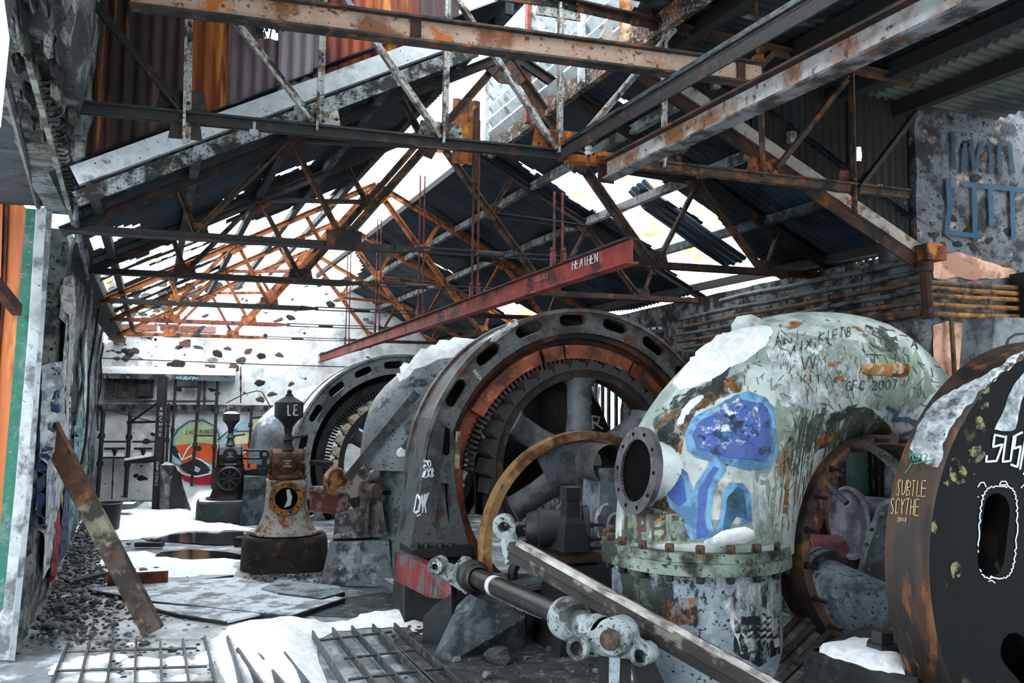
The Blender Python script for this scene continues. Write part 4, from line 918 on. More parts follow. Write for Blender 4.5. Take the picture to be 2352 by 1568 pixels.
# dark plate behind the rotor carrying white letters
bq = GC + D * .78
def bpl(px, py):
    q = onplane(px, py, bq, D) - bq; return (q.dot(E), q.z)
m = MB(); m.solid([bpl(*p) for p in [(1180, 900), (1200, 858), (1230, 836), (1265, 832), (1310, 850), (1350, 892), (1384, 945), (1408, 1010), (1330, 1090), (1150, 1190), (1095, 1180), (1090, 1050)]], [], lambda x, y, h: bq + E * x + Z * y - D * h, -.06, 0)
bpo = m.build('end_shield', mat('black_brown_shield', '#1f1715', '#141112', '#33221c', sc=3, rough=.5), gen, 30)
boz = [[(1212, 870), (1222, 842), (1240, 846), (1236, 856), (1220, 858), (1244, 864), (1238, 874), (1214, 870)], [(1252, 858), (1262, 852), (1272, 856), (1264, 866), (1252, 862), (1254, 856)], [(1268, 852), (1285, 856), (1276, 868), (1280, 873)], [(1352, 918), (1345, 930), (1354, 932), (1358, 922)], [(1350, 946), (1353, 950)], [(1362, 985), (1358, 955), (1376, 958), (1372, 972), (1360, 968), (1384, 985)]]
strokes('lettering', boz, 4, WSPRAY, [bpo], gen, .012, 4)
# lower arch ring in front of the rotor
AC = P(1352, 1250, 8.9); AR = 1.275 * 8.9 / 9.75
arch = thing('arch_guard', 'rust yellow arched ring guard standing in front of the spoked rotor', 'guard', V((AC.x, AC.y, 0)))
m = MB(); m.lathe(AC, D, [(AR, 0), (AR, .16), (AR * .94, .16), (AR * .925, 0)], 64, True, -27, 207, E); m.build('ring', mat('rust_yellow_ring', '#8a6a44', '#6a3a1e', '#a88450', '#4a3828', sc=2, td=.53, tr=.6, rough=.6), arch, 40)
m = MB(); m.lathe(AC + D * .05, D, [(AR * .92, 0.02), (AR * .92, .05), (AR * .62, .1), (AR * .6, .07)], 32, True, 62, 122, E); m.build('web_plate', SPOKE, arch, 40)
# bearing pedestal to the right with a painted circle
ped = thing('bearing_pedestal', 'grey bearing pedestal with white painted rings beside the mint scroll case', 'pedestal', P(1400, 1300, 8.3))
m = MB(); bq2 = P(1400, 1300, 8.3)
def pl2(px, py):
    q = onplane(px, py, bq2, D) - bq2; return (q.dot(E), q.z)
m.solid([pl2(*p) for p in [(1380, 1075), (1470, 1075), (1500, 1180), (1500, 1335), (1352, 1335), (1366, 1250), (1376, 1180)]], [], lambda x, y, h: bq2 + E * x + Z * y - D * h, -.35, 0)
pedo = m.build('body', mat('blue_grey_casting', '#70777e', '#4a5056', '#8a9096', sc=3, td=.52, rough=.7), ped, 0)
m = MB(); m.lathe(P(1405, 1068, 8.3) + D * .0, D, [(.2, 0), (.2, .4), (.12, .42)], 24); m.build('bearing_cap', CAST_GREY, ped)
strokes('painted_ring', [[(1392 + 22 * -math.sin(t), 1205 - 48 * math.cos(t)) for t in [k * .3 - .2 for k in range(12)]], [(1412 + 18 * -math.sin(t), 1208 - 30 * math.cos(t)) for t in [k * .35 - .2 for k in range(10)]]], 6, WSPRAY, [pedo], ped, .01, 5)
m = MB(); m.loft([[bq2 + E * x - D * y + Z * (z - bq2.z) for x, y in ((-.3, .25), (.75, .25), (.75, -.5), (-.3, -.5))] for z in (0, .14)]); m.build('base', CONCRETE, ped, 0)

# scroll case (spiral turbine casing)
def scroll(name, label, C, Rin, prof, zf, rf, fx, mats, base_prof, seg=32, end=-70, nb=20, dsc=1.0, cf=.94):
    t = thing(name, label, 'turbine', V((C.x - E.x * 1.3 * Rin, C.y - E.y * 1.3 * Rin, 0)))
    def rr_(ph):
        for (p0, r0), (p1, r1) in zip(prof, prof[1:]):
            if p1 <= ph <= p0: k = (p0 - ph) / (p0 - p1); k = k * k * (3 - 2 * k) * .5 + k * .5; return r0 + (r1 - r0) * k
        return prof[-1][1]
    r180 = rr_(180); Rc = Rin + cf * r180; loops = []
    c180 = C - E * Rc
    fc = V((c180.x, c180.y, 0)) + E * fx; fc.z = zf
    steps = [(fc, rf, 0), (fc + (c180 - fc) * .35, rf + (r180 - rf) * .3, .0), (fc + (c180 - fc) * .75, r180 * 1.0, 0)]
    for c, r, _ in steps: loops.append((c, -E, r))
    ph = 180; phs = [180, 180, 180]
    while ph >= end:
        r = rr_(ph); a = math.radians(ph); q = E * math.cos(a) + Z * math.sin(a); loops.append((C + q * (Rin + cf * r), q, r)); phs.append(ph); ph -= 5
    m = MB(); n = seg
    for i_, (c, q, r) in enumerate(loops):
        for k in range(n):
            g_ = 2 * math.pi * k / n; m.v.append(c + q * (r * math.cos(g_)) + D * (r * math.sin(g_) * (dsc if i_ > 3 else (1 + (dsc - 1) * i_ / 3)) * (.35 + .65 * min(1, max(0, (phs[i_] - 20) / 60)))))
    for i in range(len(loops) - 1):
        for k in range(n): k2 = (k + 1) % n; m.f.append((i * n + k, i * n + k2, (i + 1) * n + k2, (i + 1) * n + k))
    body = m.build('spiral_tube', mats[0], t, 60)
    m = MB(); m.lathe(fc, Z, [(rf * .95, .0), (rf * 1.1, .0), (rf * 1.1, -.055), (rf * 1.085, -.06), (rf * 1.085, -.075), (rf * 1.1, -.08), (rf * 1.1, -.14), (rf * .95, -.15)], 48); fl = m.build('flange', mats[1], t, 30)
    for k in range(nb):
        a = 2 * math.pi * (k + .5) / nb; e = V((math.cos(a), math.sin(a), 0))
        inst(BOLT_R, 'bolt', t, (0, 0, 0), mw=orient(Z, fc + e * rf * 1.04, s=1.0)); inst(BOLT, 'nut', t, (0, 0, 0), mw=orient(-Z, fc + e * rf * 1.04 - Z * .14, s=.9))
    m = MB(); m.lathe(V((fc.x, fc.y, 0)), Z, base_prof, 48); bs = m.build('base_pipe', mats[2], t, 40)
    return t, body, fl, bs, fc
MINT = mat('scratched_mint_paint', '#c6d0cc', '#a9bbb0', '#a8652c', '#3a4540', sc=2.1, td=.53, tr=.66, ts=.655, soft=.05, rough=.5, bump=.35, snow=.5, snow_t=1.13)
MINT_B = mat('mossy_flange_paint', '#7d8c80', '#2b332c', '#6e6030', '#1c211f', sc=3, td=.5, tr=.6, ts=.6, rough=.6)
PALE_B = mat('flaking_pale_blue_grey', '#94a2a9', '#2a3135', '#a9b5ba', '#262c30', sc=3.4, td=.58, tr=.6, ts=.61, soft=.03, rough=.6, bump=.4)
SCC = P(2004, 1245, 6.3)
scr, sbody, sflange, sbase, sfc = scroll('scroll_turbine', 'mint painted scroll turbine casing with blue spray paint and snow on its shoulder', SCC + D * .25, .76, [(180, .62), (158, .63), (135, .59), (90, .50), (50, .45), (20, .28), (0, .22), (-70, .15)], 1.285, .586, -.07, (MINT, MINT_B, PALE_B),
    [(.585, 1.2), (.585, 1.12), (.57, 1.08), (.58, .6), (.62, .3), (.72, .12), (.8, .0)], dsc=.95, cf=.88)
m = MB(); m.lathe(SCC - D * .15, D, [(.79, .3), (.785, .0), (.72, 0), (.72, .3)], 72, closed=True); m.build('stay_ring', mat('brown_stay_ring', '#5e4a3c', '#3a3034', '#8a6238', sc=3, td=.53), scr, 40)
for k in range(20):
    a = math.radians(18 * k + 7); inst(STUD, 'stud', scr, (0, 0, 0), mw=orient(-D, SCC - D * .15 + (E * math.cos(a) + Z * math.sin(a)) * .757, s=1.0))
# side branch with open flange
bc_ = P(1462, 1080, 5.66); bn = (az(250) + Z * .12).normalized()
m = MB(); m.lathe(bc_, bn, [(.28, 0), (.28, -.04), (.21, -.05), (.21, -.15), (.25, -.36)], 40); m.build('branch_neck', MINT, scr, 40)
m = MB(); m.lathe(bc_, bn, [(.29, .012), (.29, -.03), (.205, -.03), (.205, .012)], 48, closed=True); bfl = m.build('branch_flange', mat('dark_purple_grey_flange', '#4a474c', '#2f2c30', '#5f5a5e', sc=5, rough=.5), scr, 40)
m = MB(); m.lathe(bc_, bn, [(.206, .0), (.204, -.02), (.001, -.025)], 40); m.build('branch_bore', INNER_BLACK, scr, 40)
_d, _a, _b = frame(bn)
BH = proto(MB().lathe(V((0, 0, 0)), Z, [(.001, .003), (.013, .003), (.013, 0)], 10), 'bolt_hole', INNER_BLACK, 0)
for k in range(10):
    a = 2 * math.pi * k / 10; inst(BH, 'bolt_hole', scr, (0, 0, 0), mw=orient(bn, bc_ + (_a * math.cos(a) + _b * math.sin(a)) * .248 + bn * .012))
# lifting lugs and the rusty handle plate
for px, py, s_ in ((1712, 742, 1.0), (2130, 765, .9)):
    h = cast(px, py + 14, [sbody]) or cast(px, py + 40, [sbody])
    if h:
        c = h[0]; m = MB(); rad = (c - SCC); rad = (rad - D * rad.dot(D)).normalized(); tg = rad.cross(D)
        m.prism([c + tg * x * s_ + rad * y * s_ - D * .05 for x, y in ((-.18, -.06), (.12, -.06), (.06, .07), (-.02, .1), (-.07, .08))], [c + tg * x * s_ + rad * y * s_ + D * .05 for x, y in ((-.18, -.06), (.12, -.06), (.06, .07), (-.02, .1), (-.07, .08))]); m.build('lifting_lug', MINT, scr, 30)
pp = [(1976, 842), (1990, 838), (2040, 838), (2078, 842), (2086, 852), (2084, 864), (2074, 868), (2030, 864), (1990, 862), (1977, 854)]
o = patch('handle_plate', pp, mat('rusty_cream_plate', '#c08a4c', '#8a4e20', '#d8c8a4', sc=5, td=.55, tr=.58), [sbody], scr, 8, .01, .05, 6)
# rust blotches, scratches, tags and blue paint
BLK = flat('black_marker', '#20262a'); SCRATCH = flat('dark_scratches', '#39423f')
BLUE_D = stain('blue_spray_paint', '#3d5fae', '#5a74b8', .38, 10, .07, rough=.35, bump=.5)
BLUE_L = stain('light_blue_spray', '#74a8cf', '#5a8ab8', .30, 9, .06, rough=.4, bump=.5)
BLUE_T = mat('teal_blue_spray', '#1f4a66', '#3f7aa0', '#17303c', sc=4, rough=.5)
cap = [(1575, 1000), (1590, 960), (1640, 935), (1690, 905), (1720, 900), (1760, 915), (1778, 940), (1782, 1010), (1785, 1050), (1765, 1075), (1720, 1082), (1690, 1070), (1650, 1060), (1600, 1052), (1580, 1035)]
patch('blue_paint', wob(cap, 5, 14, 1), BLUE_L, [sbody], scr, 14, .006)
patch('blue_paint', wob([(1590, 1000), (1605, 968), (1650, 945), (1700, 915), (1750, 925), (1768, 955), (1770, 1040), (1750, 1060), (1700, 1055), (1640, 1040), (1600, 1030)], 6, 14, 2), BLUE_D, [sbody], scr, 14, .010)
patch('white_highlight', wob([(1592, 1000), (1620, 955), (1690, 915), (1740, 920), (1740, 1000), (1680, 1035), (1610, 1030)], 8, 14, 21), stain('highlight_white', '#dfe8ee', '#a9c4dc', .56, 16, .06), [sbody], scr, 14, .014)  # whitish highlights painted onto the blue cap
patch('dark_flake', wob([(1600, 1000), (1690, 930), (1760, 940), (1770, 1060), (1650, 1060)], 8, 14, 22), stain('flaked_dark', '#2b3c58', '#22304a', .58, 15, .05), [sbody], scr, 14, .015)
stem = [(1660, 1055), (1668, 1080), (1640, 1120), (1632, 1180), (1640, 1238), (1590, 1240), (1578, 1225), (1570, 1190), (1540, 1165), (1520, 1110), (1518, 1070), (1545, 1062), (1580, 1085), (1592, 1130), (1600, 1110), (1625, 1075), (1630, 1055)]
patch('blue_paint', wob(stem, 4, 12, 3), BLUE_L, [sbody], scr, 12, .007)
patch('blue_paint', wob([(1640, 1070), (1650, 1075), (1626, 1120), (1618, 1180), (1622, 1232), (1600, 1236), (1602, 1180), (1606, 1120)], 3, 12, 4), BLUE_D, [sbody], scr, 12, .011)
patch('blue_paint', wob([(1528, 1072), (1550, 1070), (1570, 1100), (1578, 1150), (1560, 1165), (1536, 1140)], 3, 12, 5), BLUE_D, [sbody], scr, 12, .011)
patch('blue_paint', wob([(1660, 1130), (1680, 1108), (1705, 1108), (1724, 1135), (1726, 1195), (1700, 1206), (1705, 1160), (1690, 1140), (1668, 1185), (1655, 1228), (1640, 1232), (1655, 1185)], 3, 12, 6), BLUE_L, [sbody], scr, 12, .008)
patch('blue_paint', wob([(1672, 1140), (1690, 1120), (1708, 1125), (1714, 1190), (1690, 1185), (1672, 1215), (1660, 1215)], 3, 12, 7), BLUE_T, [sbody], scr, 12, .012)
strokes('blue_paint', [[(2035, 935), (2060, 945), (2050, 965), (2085, 960), (2110, 985), (2070, 1000), (2060, 1020), (2100, 1030)], [(2060, 960), (2110, 970)]], 9, BLUE_T, [sbody], scr, .006, 6)
RUSTB = stain('rust_blotch', '#a45f24', '#8e5d2c', .49, 13, .05, rough=.9)
for pl in ([(1790, 745), (1850, 735), (1835, 752), (1795, 758)], [(1960, 748), (1975, 750), (1995, 775), (1975, 772)], [(1662, 875), (1700, 868), (1704, 895), (1690, 905), (1670, 895)], [(1900, 835), (1935, 830), (1940, 838), (1905, 845)], [(1910, 866), (1935, 862), (1935, 875), (1912, 876)], [(1620, 920), (1650, 905), (1640, 930), (1615, 940)], [(1885, 995), (1935, 985), (1910, 1012), (1870, 1030)], [(1800, 1110), (1812, 1100), (1806, 1180), (1796, 1180)]):
    patch('rust_patch', wob(pl, 6, 8, 8), RUSTB, [sbody], scr, 8, .005)
BLKP = stain('black_bared_iron', '#20282a', '#39423f', .49, 12, .04, rough=.6)
for pl in ([(1990, 745), (2030, 762), (2062, 795), (2058, 815), (2035, 800), (2005, 770)], [(1780, 765), (1800, 772), (1810, 790), (1790, 792)], [(1640, 860), (1680, 842), (1670, 870), (1690, 900), (1660, 905), (1625, 900)], [(1545, 915), (1600, 890), (1580, 930), (1540, 950)], [(1510, 990), (1545, 960), (1570, 1000), (1555, 1040), (1520, 1020)], [(1900, 950), (1970, 925), (1940, 960), (1880, 1000)]):
    patch('bare_patch', wob(pl, 8, 8, 9), BLKP, [sbody], scr, 8, .0045)
MOSS = stain('moss_black_stain', '#3a4234', '#2a2f28', .50, 7, .10, (1, 1, .5)); WHT = stain('chalky_white_wear', '#dfe6e6', '#c9d2d2', .50, 9, .10, (1, 1, .45)); RUSTW = stain('rust_wash', '#a5642e', '#7a4a28', .55, 6, .08, (1, 1, .5)); GREENW = stain('green_grey_wash', '#93a592', '#a5b5a4', .50, 6, .12, (1, 1, .5))
for pl, mm in (([(1435, 1150), (1560, 1180), (1700, 1200), (1800, 1180), (1800, 1250), (1430, 1250)], GREENW), ([(1435, 1090), (1520, 1050), (1560, 1160), (1600, 1245), (1430, 1245), (1425, 1150)], MOSS), ([(1440, 1100), (1510, 1080), (1545, 1180), (1570, 1240), (1440, 1240)], RUSTW), ([(1500, 960), (1620, 880), (1720, 850), (1700, 900), (1600, 940), (1580, 1010), (1520, 1060)], MOSS), ([(1500, 980), (1600, 900), (1700, 860), (1690, 900), (1590, 950), (1560, 1040)], RUSTW), ([(1830, 960), (1990, 930), (2060, 1000), (1980, 1010), (1880, 1030), (1800, 1120), (1790, 1060)], MOSS), ([(1990, 735), (2050, 760), (2080, 830), (2030, 820), (1980, 770)], MOSS), ([(1760, 800), (1900, 790), (1990, 830), (1960, 900), (1850, 960), (1790, 930)], WHT), ([(1730, 1090), (1800, 1060), (1800, 1240), (1730, 1235)], WHT), ([(1800, 760), (2100, 800), (2150, 900), (2080, 960), (1900, 900)], GREENW), ([(1790, 900), (1860, 940), (1800, 1200), (1740, 1240), (1735, 1080)], GREENW), ([(1640, 1090), (1660, 1060), (1690, 1090), (1650, 1180), (1640, 1150)], RUSTW)):
    patch('stain', wob(pl, 8, 16, len(pl)), mm, [sbody], scr, 15, .0035)
for pl, mm in (([(1425, 1300), (1520, 1300), (1540, 1420), (1460, 1450), (1430, 1400)], MOSS), ([(1520, 1380), (1600, 1370), (1620, 1430), (1540, 1440)], RUSTW), ([(1640, 1320), (1800, 1320), (1830, 1480), (1700, 1500)], WHT), ([(1690, 1420), (1790, 1400), (1830, 1470), (1740, 1530), (1690, 1500)], stain('black_peel', '#151b1e', '#20272b', .46, 7, .04, (1, 1, .6))), ([(1500, 1310), (1640, 1310), (1660, 1480), (1560, 1460)], stain('black_peel_fine', '#1b2226', '#262d31', .57, 12, .03, (1, 1, .6)))):
    patch('stain', wob(pl, 8, 16, len(pl)), mm, [sbase], scr, 15, .0035)
sc_l = word('KIETB', 1880, 786, 16, 10, 22, (.98, -.18), (.1, -1), 1.5) + word('AIX', 1815, 815, 18, 12, 22, (.95, -.3), (.2, -1), 2) + word('GFC 2007', 1942, 897, 15, 11, 22, (1, -.03), (.05, -1), 1.5) + word('I', 1998, 838, 30, 18, 22, (1, 0), (0, -1)) + [[(1990, 814), (2025, 816)]] + word('A', 2092, 798, 16, 16, 18, (.9, .3), (0, -1)) + word('AN', 1780, 792, 20, 16, 18, (1, 0), (0, -1), 3) + word('VV', 1838, 850, 20, 14, 30, (1, -.1), (.1, -1), 3) + word('KIT', 1840, 880, 16, 12, 18, (1, 0), (0, -1), 2)
strokes('lettering', sc_l, 2.0, BLK, [sbody], scr, .007, 4)
rr = random.Random(31); sl = []
for i in range(420):
    x, y = rr.uniform(1660, 2150), rr.uniform(755, 1190)
    if x < 1790 and y > 890: continue
    l = rr.uniform(8, 26); a = rr.choice([1.3, 1.75, .3, 2.2, 1.55, 1.1]) + rr.uniform(-.25, .25); sl.append([(x, y), (x + l * math.cos(a), y + l * math.sin(a))])
o = strokes('scratches', sl, 1.5, SCRATCH, [sbody], scr, .005, 8); o['kind'] = 'stuff'
o = strokes('streaks', [[(x, y), (x - 14 - 6 * rr.random(), y + rr.uniform(50, 110))] for x, y in ((rr.uniform(1840, 1990), rr.uniform(930, 985)) for _ in range(60))], 2.4, mat('olive_streak', '#5a6450', '#3f4a3c', sc=6), [sbody], scr, .004, 8); o['kind'] = 'stuff'
o = strokes('streaks', [[(x, y), (x - 8 - 8 * rr.random(), y + rr.uniform(60, 130))] for x, y in ((rr.uniform(1780, 1870), rr.uniform(1010, 1110)) for _ in range(40))], 2.4, mat('pale_streak', '#d4ddd6', '#c08a5a', sc=6), [sbody], scr, .004, 8); o['kind'] = 'stuff'
# snow lying on it
patch('snow_cover', wob([(1545, 880), (1580, 830), (1640, 775), (1705, 748), (1768, 748), (1780, 765), (1762, 795), (1725, 825), (1680, 850), (1650, 868), (1600, 885), (1560, 895)], 6, 14, 12), SNOW, [sbody], scr, 12, -.01, .07, 22, .02)
patch('snow_cover', wob([(1540, 985), (1565, 930), (1600, 905), (1640, 900), (1600, 935), (1570, 975)], 6, 10, 13), SNOWP, [sbody], scr, 10, -.005, .02, 16, .02)
patch('snow_cover', wob([(1608, 1248), (1640, 1230), (1668, 1216), (1700, 1210), (1722, 1216), (1738, 1236), (1720, 1246), (1660, 1254)], 3, 8, 14), SNOW, [sbody, sflange], scr, 8, .0, .08, 14, .02)

# second scroll case behind the big ring, and the second generator with its own
B_GREY = mat('mottled_grey_casing', '#6a7074', '#1c2022', '#4a4038', '#15171a', sc=2.6, td=.56, tr=.66, ts=.61, soft=.03, rough=.5, bump=.25, snow=.7, snow_t=.95)
scB = P(1185, 1068, 11.6)
s2, s2body, s2fl, s2b, s2fc = scroll('scroll_turbine', 'grey scroll turbine casing under snow behind the large generator ring', scB, .87, [(180, .645), (158, .66), (135, .57), (90, .41), (0, .3), (-70, .2)], 1.55, .52, .11, (B_GREY, STEEL_BLACK, mat('dark_blue_grey_pipe', '#5d686c', '#3a4144', '#2a2f31', '#191c1e', sc=2.4, td=.54, ts=.6, rough=.6)), [(.5, 1.4), (.5, 1.2), (.55, .6), (.65, .1), (.7, 0)], nb=14)
patch('snow_cover', wob([(905, 870), (935, 815), (965, 794), (1040, 776), (1105, 780), (1100, 800), (1060, 815), (1000, 830), (950, 850), (920, 880)], 5, 12, 15), SNOW, [s2body], s2, 10, -.01, .10, 16, .03)
patch('snow_cover', wob([(1112, 786), (1140, 756), (1175, 736), (1212, 732), (1180, 752), (1140, 782)], 3, 10, 16), SNOW, [gshell, gflange, s2body], gen, 8, 0, .06, 10, .02)
patch('snow_cover', wob([(905, 1040), (920, 1030), (938, 1034), (936, 1046), (915, 1048)], 2, 6, 17), SNOW, [s2fl, s2body], s2, 6, 0, .1, 8, .02)
GC2 = P(921, 1064, 16.8)
gen2, g2fl, g2sh = stator('generator_stator', 'second grey generator ring, snow edged, farther back behind the governor stand', GC2, 2.12, .9, (mat('grey_ring_snow_edge', '#6b7274', '#3d4244', '#4f463c', '#26282a', sc=2.2, td=.55, ts=.63, rough=.5, snow=.5, snow_t=.5), INNER_BLACK, mat('dark_laminations', '#2f3234', '#1b1d1f', sc=4), mat('black_tooth', '#1c1d1f', None, sc=5)), 20, 1.94, .36, .14, 1.6, math.radians(6), flange_r=1.76, tooth_rng=(60, 260))
rot2 = rotor('generator_rotor', 'second rotor with cream jagged pole pieces inside the farther ring', GC2 - D * .1, 1.27, .3, (STEEL_BLACK, mat('cream_pole', '#a89a88', '#6a5f52', '#c4bcae', sc=5), CAST_GREY), 6, 90, 34)
s3, s3body, s3fl, s3b, s3fc = scroll('scroll_turbine', 'farthest grey scroll casing with a snowy back behind the second ring', P(790, 1060, 18.3), .8, [(180, .60), (158, .62), (135, .55), (90, .42), (0, .3), (-70, .2)], 1.45, .5, .08, (mat('snowy_grey_casing', '#697074', '#44494c', None, '#23262a', sc=2.2, td=.55, ts=.64, rough=.5, snow=.7, snow_t=.6), STEEL_BLACK, CAST_GREY), [(.5, 1.3), (.5, 1.0), (.6, .1), (.62, 0)], nb=12)

# black drum ring at the right edge
DC = P(2412, 1268, 5.2); DR = 1.275
DRUM_RIM = mat('rust_brown_drum_rim', '#3d2818', '#1f1814', '#6e431b', sc=3.2, td=.5, tr=.6, rough=.5, bump=.3, stretch=(1.8, 1.8, .35))
DRUM_FACE = mat('black_drum_face', '#0c0e10', '#121518', '#3f4029', sc=2.0, td=.53, tr=.64, soft=.03, rough=.75, bump=.3, spec=.15)
drum = thing('generator_stator', 'black faced drum ring with rusty rim and chalk outlined slot at the right edge', 'generator', V((DC.x, DC.y, 0)))
fn = lambda x, y, h: DC + E * x + Z * y - D * h
m = MB(); m.lathe(DC, D, [(DR * .97, .06), (DR, .05), (DR, -.17), (DR * .985, -.2), (DR * .97, -.21)], 128); drim = m.build('rim', DRUM_RIM, drum, 40)
m = MB(); m.solid(circ(DR * .972, 128), [circ(.42, 48)] + [slot(.755 * math.cos(a), .755 * math.sin(a), a, .46, .19) for a in [math.radians(167 + 60 * k) for k in range(6)]], lambda x, y, h: fn(x, y, .21 + h + .03 * math.cos(min(1, math.hypot(x, y) / DR) * 3.1)), -.05, 0); dface = m.build('face_plate', DRUM_FACE, drum, 40)
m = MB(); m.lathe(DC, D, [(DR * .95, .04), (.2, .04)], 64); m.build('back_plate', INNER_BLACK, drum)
# rope-like chalk outline round the slot and the spray tags
RP = []
for k in range(90):
    t = k / 90 * 2 * math.pi; c, s_ = math.cos(t), math.sin(t)
    x = 2290 + 43 * (abs(c) ** .45) * (1 if c > 0 else -1); y = 1222 + 105 * (abs(s_) ** .7) * (1 if s_ > 0 else -1); x -= (y - 1222) * .045
    RP.append((x + 2.2 * math.cos(k * 2.4), y + 2.2 * math.sin(k * 2.4)))
strokes('chalk_outline', [RP + RP[:1]], 3, WSPRAY, [dface], drum, .006, 4)
strokes('chalk_marks', [[(2244, 1118), (2250, 1108), (2258, 1107), (2263, 1118)], [(2293, 1113), (2298, 1105), (2308, 1105), (2313, 1113), (2293, 1113)], [(2343, 1120), (2350, 1112)], [(2268, 1334), (2276, 1332), (2284, 1338)], [(2243, 1140), (2246, 1141)], [(2252, 1136), (2255, 1138)]], 2.6, WSPRAY, [dface], drum, .006, 3)
SUST = [[(2304, 1003), (2282, 998), (2278, 1026), (2300, 1020), (2286, 1058), (2262, 1060), (2264, 1045)], [(2308, 1000), (2300, 1060), (2318, 1058), (2326, 1000)], [(2346, 992), (2330, 1000), (2326, 1030), (2342, 1024), (2334, 1072), (2318, 1066)], [(2352, 1008), (2340, 1078)], [(2348, 1090), (2352, 1082)]]
strokes('lettering', SUST, 5, WSPRAY, [dface], drum, .008, 4)
patch('white_spray', wob([(2352, 852), (2330, 880), (2318, 910), (2300, 945), (2282, 985), (2300, 992), (2330, 985), (2338, 965), (2340, 930), (2352, 905)], 4, 10, 20), stain('soft_white_spray', '#c4ccd0', '#aab2b6', .42, 9, .15), [dface], drum, 10, .004)
OLIVE = stain('olive_mottled_paint', '#7a7648', '#5f6448', .5, 14, .05)
rr = random.Random(8)
for i in range(26):
    x = rr.uniform(2150, 2260); y = rr.uniform(870, 1120); ln = 2105 + (1350 - y) * .13
    if x < 2120 + (1130 - y) * .38 + 20: continue
    if i > 18: x, y = rr.uniform(2140, 2200), rr.uniform(1150, 1420)
    r = rr.uniform(8, 18); pl = wob([(x + r * math.cos(t) * rr.uniform(.7, 1.3), y + r * 1.3 * math.sin(t) * rr.uniform(.7, 1.3)) for t in [k * .7 for k in range(9)]], 6, 6, i)
    patch('paint_patch', pl, OLIVE, [dface], drum, 9, .004)
patch('white_spray', wob([(2150, 918), (2240, 872), (2300, 838), (2352, 806), (2352, 818), (2262, 890), (2195, 965), (2168, 1020), (2156, 1075), (2120, 1062), (2092, 1030), (2104, 990), (2125, 950)], 7, 9, 33), stain('powder_white_spray', '#d3d9dd', '#b5bdc2', .43, 12, .1), [drim, dface], drum, 9, .004)
YEL = flat('cream_yellow_pen', '#c8b07a'); GRN = flat('sea_green_pen', '#2f9a7a')
strokes('lettering', word('SUBTLE', 2060, 1138, 11.5, 8, 36, (1, .04), (.1, -1), 1.5), 1.7, YEL, [drim, dface], drum, .006, 3)
strokes('lettering', word('SCYTHE', 2046, 1180, 11.5, 8, 36, (1, .05), (.08, -1), 1.5), 1.7, YEL, [drim, dface], drum, .006, 3)
strokes('lettering', word('2018', 2063, 1197, 5.5, 4, 9, (1, .05), (.1, -1), .4), 1.5, YEL, [drim], drum, .006, 3)
strokes('lettering', word('MOXZ', 2088, 1056, 12, 9, 16, (.95, .1), (.1, -1), 2) + [[(2080, 1088), (2090, 1075), (2096, 1064)], [(2100, 1066), (2145, 1056)]], 2.2, GRN, [drim, dface], drum, .006, 3)

